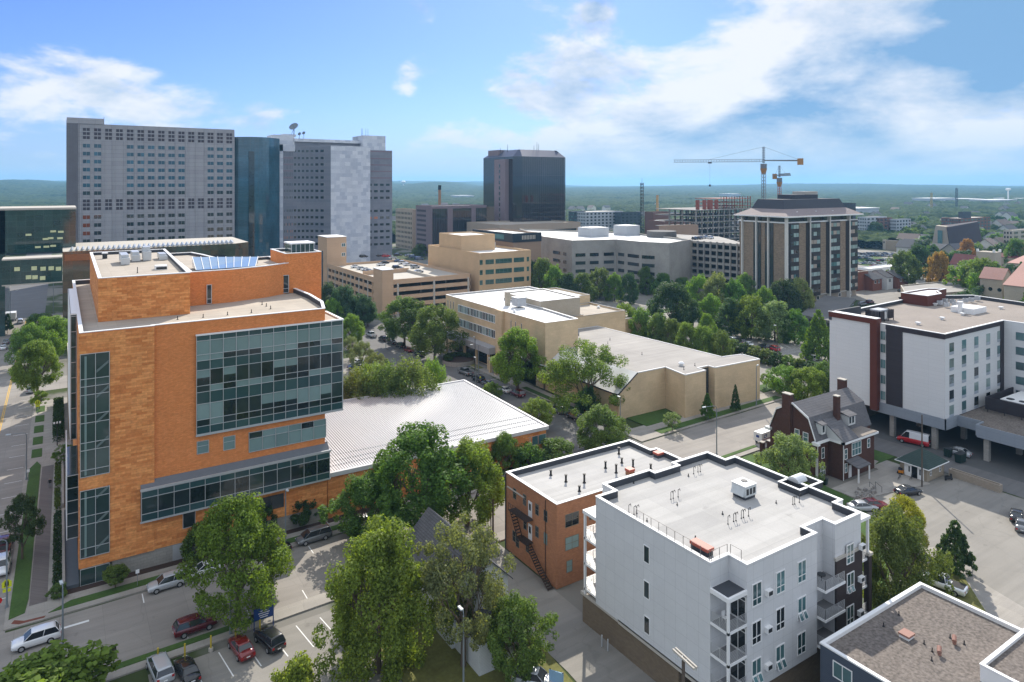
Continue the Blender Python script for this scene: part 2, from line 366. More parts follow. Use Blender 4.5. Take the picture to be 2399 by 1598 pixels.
# ---- surfaces
def sheet(name, pts, z, m, kind='structure'):
    s = MB(); s.poly([(*p, z) for p in ccw(pts)], m); o = s.build(name); o['kind'] = kind; return o
def roadmat(name, col, joint=4.5, jw=.02, dark=.75, cr_=.10):
    if name in MATS: return MATS[name]
    m, t, b = _base(name, .85, 0, .2); c = N(t, 'ShaderNodeTexCoord'); n = N(t, 'ShaderNodeTexBrick', offset=0)
    t.links.new(c.outputs['Object'], n.inputs['Vector']); n.inputs['Scale'].default_value = 1; n.inputs['Brick Width'].default_value = joint; n.inputs['Row Height'].default_value = joint
    n.inputs['Mortar Size'].default_value = jw; n.inputs['Color1'].default_value = (1, 1, 1, 1); n.inputs['Color2'].default_value = (.90, .90, .91, 1); n.inputs['Mortar'].default_value = (dark, dark, dark, 1)
    f = math_(t, 'ADD', math_(t, 'MULTIPLY', math_(t, 'SUBTRACT', _noise(t, .16, 5), .5), .42), math_(t, 'ADD', math_(t, 'MULTIPLY', math_(t, 'SUBTRACT', _noise(t, 6, 3), .5), .2), 1.0))
    cr = N(t, 'ShaderNodeTexVoronoi', feature='DISTANCE_TO_EDGE', inp={'Scale': .11}); 
    wv = N(t, 'ShaderNodeVectorMath', operation='ADD'); t.links.new(c.outputs['Object'], wv.inputs[0]); nn = N(t, 'ShaderNodeTexNoise', inp={'Scale': .5, 'Detail': 4}); t.links.new(c.outputs['Object'], nn.inputs['Vector']); t.links.new(nn.outputs['Color'], wv.inputs[1]); t.links.new(wv.outputs[0], cr.inputs['Vector'])
    f = math_(t, 'MULTIPLY', f, math_(t, 'ADD', math_(t, 'MULTIPLY', smooth(t, cr.outputs['Distance'], .0, .010), cr_), 1-cr_))
    v = N(t, 'ShaderNodeVectorMath', operation='SCALE'); t.links.new(n.outputs[0], v.inputs[0]); t.links.new(f, v.inputs['Scale'])
    sm = N(t, 'ShaderNodeMapping'); sm.inputs['Scale'].default_value = (.03, .8, 1); t.links.new(c.outputs['Object'], sm.inputs[0])
    st = smooth(t, _noise(t, 1.0, 3, sm.outputs[0]), .38, .62); ol = smooth(t, _noise(t, .45, 3), .66, .74)
    f2 = math_(t, 'MULTIPLY', math_(t, 'ADD', math_(t, 'MULTIPLY', st, .10), .93), math_(t, 'SUBTRACT', 1.0, math_(t, 'MULTIPLY', ol, .16)))
    v2 = N(t, 'ShaderNodeVectorMath', operation='SCALE'); t.links.new(v.outputs[0], v2.inputs[0]); t.links.new(f2, v2.inputs['Scale'])
    t.links.new(mixc(t, 1.0, v2.outputs[0], col, 'MULTIPLY'), b.inputs['Base Color']); MATS[name] = m; return m
RC = roadmat('road_concrete', (.285, .262, .235)); RA = roadmat('road_asphalt', (.155, .15, .145), 400, .001, 1)
LOT = roadmat('lot_pavement', (.25, .235, .21), 300, .001, 1); SW = roadmat('sidewalk_concrete', (.34, .315, .28), 1.6, .012, .8)
BRK = brick('brick_paver', (.14, .12, .115), (.17, .15, .14), (.11, .10, .095), .2, .1, .01)
RED = brick('red_paver', (.20, .07, .045), (.16, .055, .04), (.1, .05, .04), .2, .1, .01)
GRASS = plain('lawn_grass', (.055, .105, .022), .95, .35, 3.5, .3, .25, .6)
DRYG = plain('dry_grass', (.15, .15, .045), .95, .35, 2.5, .4, .3, .6)
MULCH = plain('bark_mulch', (.055, .035, .028), .95, .3, 5, .2)
MARK = plain('road_marking', (.72, .72, .70), .7, .12, 5); YEL = plain('yellow_marking', (.60, .36, .05), .7, .2, 5)
BIG = 900
sheet('street', [(-120, 88.0), (3.8, 88.0), (122, 91.6), (260, 96), (260, 110.3), (146, 106.5), (30, 102.2), (-3, 101.5), (-120, 100)], .0, RC)
sheet('avenue', [(-21, 101.4), (-5.4, 101.4), (-5.0, 330), (-21, 330)], .004, RC)
sheet('avenue', [(-21, 330), (-5.0, 330), (-5, 760), (-21, 760)], .004, RA)
sheet('avenue', [(-21, 0), (-9, 0), (-9, 88), (-21, 88)], .004, RC)
sheet('side_street', [(82, 103.4), (100, 104.2), (98, 300), (83, 300)], .004, RA)
sheet('side_street', [(83, 300), (98, 300), (98, 520), (83, 520)], .004, RA)
sheet('cross_street', [(-120, 215), (82, 215), (82, 229), (-120, 229)], .0, RC)
sheet('cross_street', [(100, 209), (300, 212), (300, 224), (100, 222)], .0, RA)
sheet('car_park', [(118, 121), (150, 115), (206, 118), (214, 205), (146, 206), (146, 150), (128, 150)], .002, LOT)
sheet('car_park', [(8, 40), (45, 40), (45, 85.2), (8, 84.4)], .002, LOT)
sheet('car_park', [(40, 163), (80, 163), (80, 205), (40, 205)], .002, LOT)
sheet('car_park', [(95.5, 34), (136, 34), (136, 62), (115, 66), (110, 66), (104, 56)], .002, LOT)
sheet('alley', [(44, 30), (54, 30), (54.3, 89.6), (46.5, 89.3), (46.3, 60)], .003, LOT)
sheet('service_lane', [(136.5, 34), (143.5, 34), (143.5, 93), (136.5, 93)], .003, RA)
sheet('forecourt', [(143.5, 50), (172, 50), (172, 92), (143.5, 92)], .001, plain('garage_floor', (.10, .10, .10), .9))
sheet('driveway', [(88, 20), (95.5, 20), (103.6, 45.5), (110, 50), (104, 53), (96, 41)], .005, SW)
sheet('car_park', [(110, 222), (330, 222), (330, 420), (110, 420)], .001, LOT)
sheet('car_park', [(300, 150), (420, 150), (560, 330), (560, 420), (330, 300)], .003, LOT)
def slab(name, pts, m, z=.13, z0=-.04, kerb=True):
    s = MB(); pts = ccw(pts)
    s.prism(pts, z0, z, SW if kerb else m, m); o = s.build(name); o['kind'] = 'structure'; return o
# OB corner: pavement, lawns
slab('pavement', [(-5.6, 102), (-5.2, 205), (2, 205), (2, 107.5), (36, 107.6), (80, 109), (82, 106), (82, 103.9), (30, 102.5), (-2, 101.9)], SW)
slab('lawn', [(-5.2, 104.0), (-3.6, 104.6), (-3.3, 108), (-2.95, 158), (-3.6, 160.5), (-4.7, 157)], GRASS, .19, .1, False)
slab('lawn', [(-1.2, 103.0), (3.8, 103.1), (14, 103.4), (14, 104.8), (1.2, 104.6)], GRASS, .19, .1, False)
slab('planting_bed', [(14, 103.3), (27, 103.6), (27, 104.9), (14, 104.8)], MULCH, .18, .1, False)
slab('lawn', [(27.2, 103.6), (80, 104.9), (80, 106.2), (27.2, 105)], GRASS, .19, .1, False)
slab('planting_bed', [(.2, 106.3), (35, 106.5), (35, 107.6), (.2, 107.6)], MULCH, .18, .1, False)
slab('planting_bed', [(35.2, 106.5), (79, 107.6), (79, 109), (35.2, 107.7)], MULCH, .18, .1, False)
for y in (163, 171, 179, 187, 195): slab('lawn', [(-4.6, y), (-2.9, y), (-2.9, y+5), (-4.6, y+5)], GRASS, .19, .1, False)
sheet('brick_walk', [(-3.2, 106), (-1.3, 106), (-.9, 157), (-2.7, 157)], .136, BRK)
sheet('tactile_paving', [(-4.9, 102.9), (-4.1, 102.3), (-1.6, 102.2), (-1.4, 102.6), (-3.6, 102.8), (-4.6, 103.6)], .137, RED)
# near side of the street
slab('pavement', [(4, 85.6), (4, 88), (22, 88.5), (48.5, 89.3), (48.5, 87), (22, 86.2)], SW)
slab('lawn', [(4.2, 86.9), (4.2, 87.9), (22, 88.4), (22, 87.4)], GRASS, .19, .1, False)
slab('lawn', [(31, 62), (29.5, 86.6), (46.3, 87.0), (46.3, 64), (44, 40), (33, 40)], DRYG, .12, -.04, False)
slab('pavement', [(54.5, 87.4), (54.5, 89.5), (146, 92.2), (146, 90.0)], SW)
slab('lawn', [(80, 89.2), (118, 90.4), (118, 91.3), (80, 90.1)], GRASS, .19, .1, False)
slab('lawn', [(80, 76), (113.5, 76), (113.5, 88.6), (80, 87.9)], GRASS, .1, -.04, False)
slab('lawn', [(80, 44), (104, 56), (112, 66.5), (113, 75.9), (80, 75.9)], GRASS, .1, -.04, False)
slab('lawn', [(80.5, 30), (96, 40), (103, 46), (100.5, 52), (96, 50), (80.5, 40)], DRYG, .14, -.04, False)
slab('pavement', [(104.3, 45.2), (106.5, 46), (101.5, 57.5), (99.5, 56.5)], SW, .15)
slab('patio', [(112.5, 66), (129, 62.6), (133, 68), (133, 77), (127.5, 77), (127.5, 71), (112.5, 71)], SW, .1)
slab('lawn', [(129, 72.5), (136, 72.5), (136, 88), (131.2, 88), (131.2, 73)], GRASS, .16, .05, False)
# far side, by the hall
slab('pavement', [(100.3, 105.2), (160, 107.4), (160, 113), (104, 112), (104, 205), (100.2, 205)], SW)
slab('lawn', [(107, 106.2), (125, 106.9), (150, 107.8), (150, 109.7), (125, 109), (107, 108.4)], GRASS, .19, .1, False)
slab('lawn', [(107.5, 111.2), (120, 111.5), (120, 117.6), (107.5, 117.6)], GRASS, .2, .1, False)
slab('lawn', [(100.6, 114), (102.2, 114), (102.2, 150), (100.6, 150)], GRASS, .19, .1, False)
slab('lawn', [(100.6, 172), (102.4, 172), (102.4, 206), (100.6, 206)], DRYG, .19, .1, False)
slab('lawn', [(150, 113), (158, 113), (160, 117), (152, 118)], GRASS, .2, .1, False)
slab('lawn', [(140, 206), (220, 206), (222, 160), (232, 160), (240, 212), (140, 212)], GRASS, .15, -.04, False)
slab('forecourt', [(104, 166), (112, 166), (112, 205), (104, 205)], LOT, .02)
slab('lawn', [(206, 105), (290, 120), (290, 200), (232, 205), (214, 150)], GRASS, .12, -.04, False)
slab('lawn', [(420, 205), (470, 205), (520, 330), (470, 330)], GRASS, .15, -.04, False)
# ---- markings
s = MB()
for x in (8.9, 16.8, 23.7, 30.5, 37.3, 44): s.box(x, x+.12, 99.2, 101.5, .004, .008, MARK)
for x in (12.5, 19.5, 26.5, 33.5): s.box(x, x+.12, 88.7, 91.0, .004, .008, MARK)
s.box(-3, 3, 98.6, 99.0, .004, .008, MARK)
for y in range(110, 210, 7): s.box(-8.2, -5.7, y, y+.12, .008, .012, MARK)
for y in range(112, 205, 7): s.box(97.8, 100, y, y+.12, .008, .012, MARK)
s.build('road_markings')['kind'] = 'structure'
s = MB(); s.box(-11.1, -10.95, 104, 330, .008, .012, YEL); s.box(-10.8, -10.65, 104, 330, .008, .012, YEL); s.build('centre_line')['kind'] = 'structure'
s = MB()
for i in range(7): s.rbox(9.6+i*2.9, 81.6, .12, 5.0, .004, .009, .12, MARK)
for i in range(15):
    x = 158+i*2.8; s.rbox(x, 122+i*.1, .12, 5.2, .004, .009, -.55, MARK)
for i in range(17):
    s.rbox(170+i*2.3, 139-i*.2, .12, 5.2, .004, .009, .5, MARK); s.rbox(172+i*2.3, 144-i*.2, .12, 5.2, .004, .009, -.5, MARK)
for i in range(22): s.rbox(180+i*1.6, 190-i*3.0, 5.2, .12, .004, .009, .25, MARK)
s.build('parking_lines')['kind'] = 'structure'
# ---------------------------------------------------------------- trees
def quadmesh(name, cen, nor, size, rng, mat, tri=False, zq=1.):
    n = len(cen); a = np.cross(nor, rng.normal(size=(n, 3))); a /= np.linalg.norm(a, axis=1)[:, None]+1e-9; b = np.cross(nor, a); a = a*[1, 1, zq]; b = b*[1, 1, zq]
    w = (size*rng.uniform(.6, 1.3, n))[:, None]; h = w*rng.uniform(.55, 1.0, n)[:, None]
    if tri: v = np.stack([cen-a*w-b*h*.6, cen+a*w-b*h*.6, cen+b*h], 1).reshape(-1, 3); k = 3
    else: v = np.stack([cen-a*w*.35-b*h, cen+a*w, cen+a*w*.2+b*h, cen-a*w], 1).reshape(-1, 3); k = 4
    me = bpy.data.meshes.new(name); me.vertices.add(n*k); me.vertices.foreach_set('co', v.astype(np.float32).ravel())
    me.loops.add(n*k); me.loops.foreach_set('vertex_index', np.arange(n*k, dtype=np.int32))
    me.polygons.add(n); me.polygons.foreach_set('loop_start', np.arange(n, dtype=np.int32)*k); me.update(calc_edges=True); me.materials.append(mat); return me
def crownmesh(kind, seed, n, leaf):
    """unit crown: radius 1 in x,y; z from 0 (lowest leaves) to 1 (top)"""
    g = np.random.default_rng(seed); C = []
    if kind == 'cone':
        nb = 260
        for i in range(nb):
            z = g.uniform(.0, .97)**1.1; r = (1-z)**.75*g.uniform(.55, 1.0); t = g.uniform(0, 2*math.pi); C.append((r*math.cos(t), r*math.sin(t), z*.97+.02, .12*(1.2-z*.7)))
    else:
        nb = {'broad': 150, 'upright': 150, 'sparse': 95, 'bushy': 60, 'willow': 110, 'far': 34}[kind]
        for i in range(nb):
            t = g.uniform(0, 2*math.pi); ph = math.acos(g.uniform(-.75, 1)); rr = g.uniform(.45, .86)**.5*.92
            lob = 1+.22*math.sin(t*3+seed)+.14*math.sin(t*5+seed*2.3)+.1*math.sin(ph*4+seed)
            x, y, z = rr*math.sin(ph)*math.cos(t)*lob, rr*math.sin(ph)*math.sin(t)*lob, rr*math.cos(ph)
            zz = .5+z*.52
            if kind == 'upright': zz = .5+z*.55; q = .72+.5*(1-zz); x *= q; y *= q
            if kind == 'broad': q = .8+.35*math.sin(min(1, zz)*math.pi*.9); x *= q; y *= q
            C.append((x, y, zz, g.uniform(.09, .20)*{'sparse': .98, 'bushy': 1.7, 'far': 1.6, 'willow': 1.2}.get(kind, 1.15)))
    C = np.array(C); w = C[:, 3]**2; idx = g.choice(len(C), n, p=w/w.sum())
    d = g.normal(size=(n, 3)); d /= np.linalg.norm(d, axis=1)[:, None]
    rad = C[idx, 3]*(g.uniform(.25, 1.08, n)**.45)
    zs = {'cone': .45, 'upright': .40, 'willow': .7}.get(kind, .45)
    p = C[idx, :3]+d*rad[:, None]*np.array([1, 1, zs]); nr = d*.8+g.normal(size=(n, 3))*.55+np.array([0, 0, .35])
    if kind == 'willow': p[:, 2] -= g.uniform(0, .12, n)
    nr /= np.linalg.norm(nr, axis=1)[:, None]
    lo = np.percentile(p[:, 2], 1); hi = np.percentile(p[:, 2], 99.7); p[:, 2] = (p[:, 2]-lo)/(hi-lo)
    rr = np.percentile(np.hypot(p[:, 0], p[:, 1]), 97); p[:, :2] /= rr
    return quadmesh('crown_'+kind, p, nr, leaf, g, LEAF, zq=.5 if kind != 'cone' else .6)
def trunkmesh(kind, seed, top=.75):
    """unit trunk: base z=0 .. 1 = tree top; radius scaled by height"""
    g = random.Random(seed); m = MB(); r = .022
    if kind in ('cone', 'far'): m.tube((0, 0, -.01), (0, 0, .8), r*.9, r*.2, BARK, 6); return m.build('trunk')
    p = Vector((0, 0, -.01)); q = Vector((g.uniform(-.01, .01), 0, .30)); m.tube(p, q, r*1.25, r*.9, BARK, 8)
    def limb(a, d, ln, rad, lev):
        b = a+d*ln; m.tube(a, b, rad, rad*.62, BARK, 6 if lev < 2 else 4)
        if lev < (4 if kind == 'sparse' else 3):
            for _ in range(3 if lev < 2 else 2):
                nd = (d+Vector((g.uniform(-.7, .7), g.uniform(-.7, .7), g.uniform(-.1, .5)))).normalized(); limb(b, nd, ln*.68, rad*.6, lev+1)
    for k in range(5):
        t = 2*math.pi*k/5+g.uniform(-.4, .4); limb(q-Vector((0, 0, .03*k)), Vector((math.cos(t)*.5, math.sin(t)*.5, .85)).normalized(), .20, r*.62, 0)
    return m.build('trunk')
PROTO = {}
def proto(kind, seed, n, leaf):
    k = (kind, seed, n)
    if k not in PROTO:
        me = crownmesh(kind, seed, n, leaf); t = trunkmesh(kind, seed); tm = t.data; bpy.data.objects.remove(t); PROTO[k] = (me, tm)
    return PROTO[k]
DET = {'broad': (26000, .027), 'upright': (26000, .027), 'cone': (14000, .04), 'sparse': (15000, .026), 'bushy': (6000, .06), 'willow': (16000, .03), 'far': (1500, .085)}
GREEN = {'mid': (.058, .098, .022), 'lime': (.095, .140, .022), 'yellow': (.085, .115, .020), 'dark': (.030, .058, .022), 'grey': (.095, .120, .055), 'olive': (.070, .105, .028), 'autumn': (.17, .11, .035), 'blue': (.035, .066, .040), 'fresh': (.080, .135, .024), 'gold': (.15, .18, .02), 'pale': (.115, .14, .065)}
LG = 1.65
def tree(x, y, h, w, kind='broad', col='mid', label=None, cat='tree', group=None, name='tree', cb=.22, z=0, seed=None, lod=None):
    """h total height, w crown width, cb crown base as a share of h"""
    seed = R.randrange(3) if seed is None else seed
    n, leaf = DET[kind]
    if lod: n = int(n*lod); leaf = leaf/math.sqrt(lod)
    me, tm = proto(kind, seed, n, leaf)
    o = thing(name, label, cat, (x, y, z), 0, group); a = R.uniform(0, 6.28); c = GREEN[col] if isinstance(col, str) else col
    j = [R.uniform(.88, 1.12) for _ in range(3)]
    cr = bpy.data.objects.new('crown', me); COL.objects.link(cr); cr.parent = o; cr.location = (0, 0, h*cb); cr.rotation_euler = (0, 0, a)
    cr.scale = (w/2, w/2, h*(1-cb)); cr.color = (c[0]*j[0]*LG, c[1]*j[1]*LG, c[2]*j[2]*LG, 1)
    tr = bpy.data.objects.new('trunk', tm); COL.objects.link(tr); tr.parent = o; tr.rotation_euler = (0, 0, a); s = h*.94; tr.scale = (min(s, w*1.1), min(s, w*1.1), s)
    return o
def ptree(u, vb, vt, wpx, kind, col, label, **k):
    """tree given by where it stands (u, vb on the ground) and how tall and wide it is there"""
    d = H*F/(vb-HY); x, y = G(u, vb); return tree(x, y, (vb-vt)/F*d, wpx/F*d, kind, col, label, **k)
for a in (
 (558, 1455, 1165, 235, 'upright', 'yellow', 'yellow-green maple standing between the street and the small car park', dict(cb=.16, seed=0, lod=1.5)),
 (885, 1575, 1232, 300, 'broad', 'lime', 'large yellow-green tree in front of the white gabled house', dict(cb=.03, seed=1, lod=1.7)),
 (1085, 1562, 1222, 240, 'sparse', 'grey', 'thin grey-green tree with bare limbs showing, in front of the white house', dict(cb=.2, seed=2, lod=1.5)),
 (862, 1262, 1115, 185, 'broad', 'mid', 'left tree of the big dark clump between the long brick hall and the street', dict(cb=.12)),
 (975, 1272, 1003, 260, 'broad', 'mid', 'tallest tree of the clump behind the slate-roofed white house', dict(cb=.22, seed=1)),
 (1095, 1232, 1035, 180, 'broad', 'fresh', 'bright green tree at the right end of the clump, beside the utility pole', dict(cb=.12)),
 (1183, 1108, 1014, 78, 'upright', 'mid', 'small round tree close to the glass corner of the white-roofed hall', dict(cb=.1)),
 (1212, 1592, 1400, 170, 'broad', 'olive', 'rounded tree at the mouth of the alley below the fire escape', dict(cb=.15)),
 (105, 1700, 1538, 300, 'bushy', 'yellow', 'wide yellow-green treetop below the white car in the street', dict(cb=.05, seed=1)),
 (692, 1690, 1545, 130, 'bushy', 'lime', 'lime-green treetop at the edge of the small car park', dict(cb=.05)),
 (52, 1312, 1160, 98, 'sparse', 'dark', 'dark young tree on the corner lawn beside the maroon pickup', dict(cb=.35, seed=1)),
 (88, 938, 800, 110, 'broad', 'fresh', 'nearest full tree along the left avenue', dict(cb=.25)),
 (70, 872, 760, 90, 'broad', 'fresh', 'second full tree along the left avenue', dict(cb=.2)),
 (122, 850, 742, 110, 'broad', 'fresh', 'avenue tree touching the brick building wall behind the tower', dict(cb=.2)),
 (92, 815, 735, 90, 'broad', 'mid', 'farthest of the full trees along the left avenue', dict(cb=.2)),
 (92, 960, 915, 40, 'sparse', 'fresh', 'small thin tree on the kerb strip of the avenue', dict(cb=.3)),
 (150, 1090, 1042, 50, 'sparse', 'mid', 'small ornamental tree by the terrace of the orange building', dict(cb=.3)),
 (18, 782, 735, 22, 'cone', 'dark', 'narrow dark tree beside the white delivery truck', {}),
 (270, 1378, 1325, 62, 'bushy', 'olive', 'round olive shrub tree by the orange building door', dict(cb=.3)),
 (136, 1400, 1368, 44, 'bushy', 'olive', 'olive shrub at the corner bed of the orange building', dict(cb=.05)),
 (470, 1312, 1228, 85, 'bushy', 'mid', 'dark shaded tree left of the maple against the brick wall', dict(cb=.15)),
 (618, 1255, 1172, 60, 'bushy', 'dark', 'shaded tree under the glass bay, left one of the pair', dict(cb=.1)),
 (708, 1230, 1165, 75, 'bushy', 'dark', 'shaded tree right of the lamp post under the glass bay', dict(cb=.1)),
 (835, 1005, 865, 130, 'willow', 'olive', 'feathery olive tree beside the glazed corner', dict(cb=.08)),
 (900, 1000, 850, 135, 'willow', 'olive', 'feathery olive tree, second behind the white roof', dict(cb=.08)),
 (962, 990, 838, 130, 'willow', 'olive', 'feathery olive tree, third behind the white roof', dict(cb=.08)),
 (1012, 960, 842, 80, 'willow', 'fresh', 'rightmost feathery tree behind the white roof', dict(cb=.08)),
 (866, 945, 850, 100, 'willow', 'lime', 'yellowish feathery tree nearest the parked rows', dict(cb=.1)),
 (848, 865, 800, 60, 'sparse', 'grey', 'greyish half-bare tree over the small rear car park', dict(cb=.2)),
 (820, 845, 788, 50, 'sparse', 'grey', 'greyish thin tree touching the glazed corner', dict(cb=.2)),
 (882, 880, 826, 50, 'sparse', 'grey', 'greyish low tree next to the parked black cars', dict(cb=.2)),
 (948, 812, 697, 135, 'broad', 'mid', 'large street tree left of the pair above the parked cars', dict(cb=.2, seed=2)),
 (1018, 846, 716, 130, 'broad', 'mid', 'large street tree right of the pair, over the white minivan', dict(cb=.2, seed=0)),
 (822, 808, 736, 62, 'broad', 'fresh', 'bright tree right of the terrace of the glazed corner', dict(cb=.1)),
 (780, 770, 700, 60, 'broad', 'lime', 'light green tree directly behind the curved parapet', dict(cb=.1)),
 (862, 765, 705, 55, 'broad', 'dark', 'dark street tree in a mulch square by the ramp', dict(cb=.25)),
 (770, 760, 662, 60, 'broad', 'blue', 'dark tree at the foot of the ramp stair tower', dict(cb=.1)),
 (808, 765, 670, 75, 'broad', 'blue', 'dark tree against the ramp side, second from stair tower', dict(cb=.1)),
 (845, 768, 690, 75, 'broad', 'blue', 'dark tree against the ramp side, third from stair tower', dict(cb=.1)),
 (1213, 918, 772, 130, 'broad', 'fresh', 'street tree before the sloped hall roof, nearer the canopy entrance', dict(cb=.2, seed=1)),
 (1372, 972, 803, 205, 'sparse', 'fresh', 'big forked tree in front of the tan hall corner', dict(cb=.12, seed=0, lod=1.9)),
 (1375, 975, 905, 60, 'bushy', 'dark', 'ivy-thick dark growth round the forked tree', dict(cb=.02)),
 (1258, 1010, 934, 82, 'broad', 'fresh', 'round tree at the kerb by the grey hatchback', dict(cb=.12)),
 (1152, 935, 896, 50, 'broad', 'lime', 'low lime tree peeping over the white roof edge', dict(cb=.1)),
 (1408, 1062, 952, 125, 'broad', 'olive', 'dense olive tree on the corner above the brown flats roof', dict(cb=.08)),
 (1300, 1090, 1028, 90, 'bushy', 'olive', 'low spreading tree behind the flat tarred roof', dict(cb=.05)),
 (1238, 1100, 1040, 70, 'bushy', 'mid', 'dark low tree beside the strip window of the hall', dict(cb=.05)),
 (1575, 1010, 966, 46, 'sparse', 'pale', 'small pale tree on the hall corner lawn', dict(cb=.3)),
 (1657, 985, 922, 34, 'cone', 'mid', 'thin young tree by the dark recessed window', dict(cb=.2)),
 (1723, 965, 902, 22, 'cone', 'dark', 'narrow dark conifer on the lawn strip by the tan wall', dict(cb=.12)),
 (1795, 910, 876, 42, 'sparse', 'fresh', 'small spreading tree on the car park island', dict(cb=.4)),
 (1840, 925, 858, 90, 'broad', 'fresh', 'bright tree left of the hotel, behind the brick house', dict(cb=.08)),
 (1892, 940, 862, 100, 'broad', 'lime', 'yellowish tree between hotel wall and brick house', dict(cb=.08)),
 (1935, 930, 848, 90, 'broad', 'mid', 'tree pressed against the white hotel wall', dict(cb=.08)),
 (1985, 935, 872, 55, 'bushy', 'dark', 'dark tree at the foot of the hotel wall', dict(cb=.05)),
 (1852, 1168, 1022, 145, 'broad', 'pale', 'pale green tree in front of the brick gambrel house', dict(cb=.08, seed=1)),
 (2100, 1455, 1195, 195, 'broad', 'olive', 'large dense tree beside the white apartment balconies', dict(cb=.04, seed=2, lod=1.5)),
 (2120, 1290, 1165, 110, 'broad', 'gold', 'bright lime-gold tree behind the large dense tree', dict(cb=.12)),
 (2237, 1345, 1222, 85, 'cone', 'dark', 'dark pyramidal tree standing by the white pickup', dict(cb=.12)),
 (1917, 845, 728, 72, 'cone', 'mid', 'tall pyramidal tree at the car park hedge near the hotel', dict(cb=.05)),
 (1570, 775, 663, 130, 'broad', 'dark', 'largest dark tree above the hall roof', dict(cb=.05, seed=1)),
):
    k = dict(a[7]); ptree(*a[:7], **k)
# rows that read alike
ORD = 'first second third fourth fifth sixth seventh eighth ninth tenth eleventh twelfth thirteenth fourteenth fifteenth sixteenth seventeenth'.split()
def row(pts, label, group, kinds, cols, **k):
    order = sorted(range(len(pts)), key=lambda i: pts[i][0])
    for i, (u, vb, vt, w) in enumerate(pts):
        ptree(u, vb, vt, w, kinds[i % len(kinds)], cols[i % len(cols)], label % ORD[order.index(i)], group=group, **k)
row([(1462, 795, 712, 70), (1502, 805, 722, 72), (1540, 815, 735, 66), (1575, 825, 748, 62), (1608, 836, 756, 62), (1648, 842, 765, 72), (1690, 850, 775, 60)], '%s green tree from the left in the row behind the hall roof', 'row of trees behind the hall', ['broad'], ['fresh', 'fresh', 'olive', 'mid'], cb=.05, lod=.6)
row([(1270, 700, 605, 70), (1300, 710, 622, 60), (1330, 715, 640, 60), (1362, 712, 640, 70), (1405, 700, 628, 70), (1440, 705, 640, 50), (1475, 712, 640, 45), (1512, 690, 625, 48), (1555, 700, 640, 60), (1600, 690, 650, 50), (1250, 690, 612, 40), (1405, 665, 600, 95), (1480, 660, 600, 90), (1340, 668, 615, 60), (1560, 660, 612, 70), (1620, 655, 610, 60), (1690, 655, 618, 60)], '%s tree from the left between tan office and grey concrete block', 'trees between the office and the concrete block', ['broad', 'upright'], ['mid', 'fresh', 'dark', 'mid'], cb=.05, lod=.5)
row([(1640, 735, 645, 70), (1680, 745, 640, 75), (1722, 750, 655, 66), (1665, 770, 690, 70), (1712, 788, 700, 90), (1760, 795, 694, 95), (1815, 800, 706, 100), (1862, 805, 725, 70), (1790, 748, 672, 60), (1840, 745, 655, 80), (1745, 715, 640, 60), (1872, 740, 652, 66), (1610, 765, 690, 50), (1655, 800, 735, 50)], '%s tree from the left in the belt below the brown tower', 'belt of trees below the brown tower', ['broad', 'upright', 'broad'], ['fresh', 'pale', 'mid', 'fresh', 'dark'], cb=.05, lod=.5)
row([(1640+i*26, 812+i*6.8, 775+i*7.2, 44) for i in range(11)], '%s bush from the left in the hedge behind the parked cars', 'hedge bushes behind the car park', ['bushy'], ['mid', 'dark', 'olive'], cb=.0, lod=.4, cat='bush', name='bush')
row([(2120, 672, 588, 75), (2200, 680, 590, 60), (2155, 655, 575, 60), (2300, 700, 605, 90), (2380, 640, 560, 60), (2265, 620, 560, 40), (2050, 560, 520, 40), (2230, 590, 545, 40)], '%s broad tree from the left among the churches', 'trees among the churches', ['broad'], ['mid', 'autumn', 'dark', 'olive'], cb=.08, lod=.4)
row([(600, 585, 545, 40), (1395, 560, 540, 30), (1160, 598, 560, 45), (985, 600, 572, 40), (1080, 665, 590, 50), (1180, 700, 655, 40), (1215, 690, 650, 40)], '%s dark tree from the left between the downtown buildings', 'trees between the downtown buildings', ['broad'], ['dark', 'mid'], cb=.05, lod=.4)
# town trees in the middle distance
def midtree(u0, u1, d0, d1, n, h=(9, 15), cols=('mid', 'dark', 'olive', 'blue', 'fresh')):
    for i in range(n):
        d = d0*(d1/d0)**R.random(); u = R.uniform(u0, u1)
        if 1980 < u < 2130 and d < 720: continue
        x, y = AT(u, d); hh = R.uniform(*h)
        tree(x, y, hh, hh*R.uniform(.8, 1.15), 'far', R.choice(cols), 'round green tree among the houses east of downtown', 'tree', 'town trees in the middle distance', cb=.08)
midtree(1990, 2450, 420, 900, 120); midtree(1340, 1700, 520, 900, 60); midtree(920, 1120, 700, 1100, 25); midtree(-60, 150, 600, 1000, 12); midtree(2250, 2480, 250, 420, 14)
# ---------------------------------------------------------------- vehicles
PAINT = objcol('car_paint', .25, .15, .5, .8); CARG = glass('car_glass', (.012, .015, .018), .3, .05)
RIM = plain('wheel_rim', (.45, .46, .47), .35, .02, metallic=.6); LAMP = plain('headlight_lens', (.75, .76, .78), .15, .02, spec=.8); TAIL = plain('taillight_lens', (.35, .012, .012), .3, .05)
def loft(mb, secs, m, caps=True):
    """secs: list of rings (equal length lists of points)"""
    n = len(secs[0]); i0 = len(mb.v); k = mb.mi(m)
    for s in secs: mb.v += [tuple(p) for p in s]
    for a in range(len(secs)-1):
        for j in range(n):
            q = i0+a*n; mb.f.append((q+j, q+(j+1) % n, q+n+(j+1) % n, q+n+j)); mb.m.append(k)
    if caps:
        mb.f.append(tuple(i0+n-1-j for j in range(n))); mb.m.append(k); q = i0+(len(secs)-1)*n; mb.f.append(tuple(q+j for j in range(n))); mb.m.append(k)
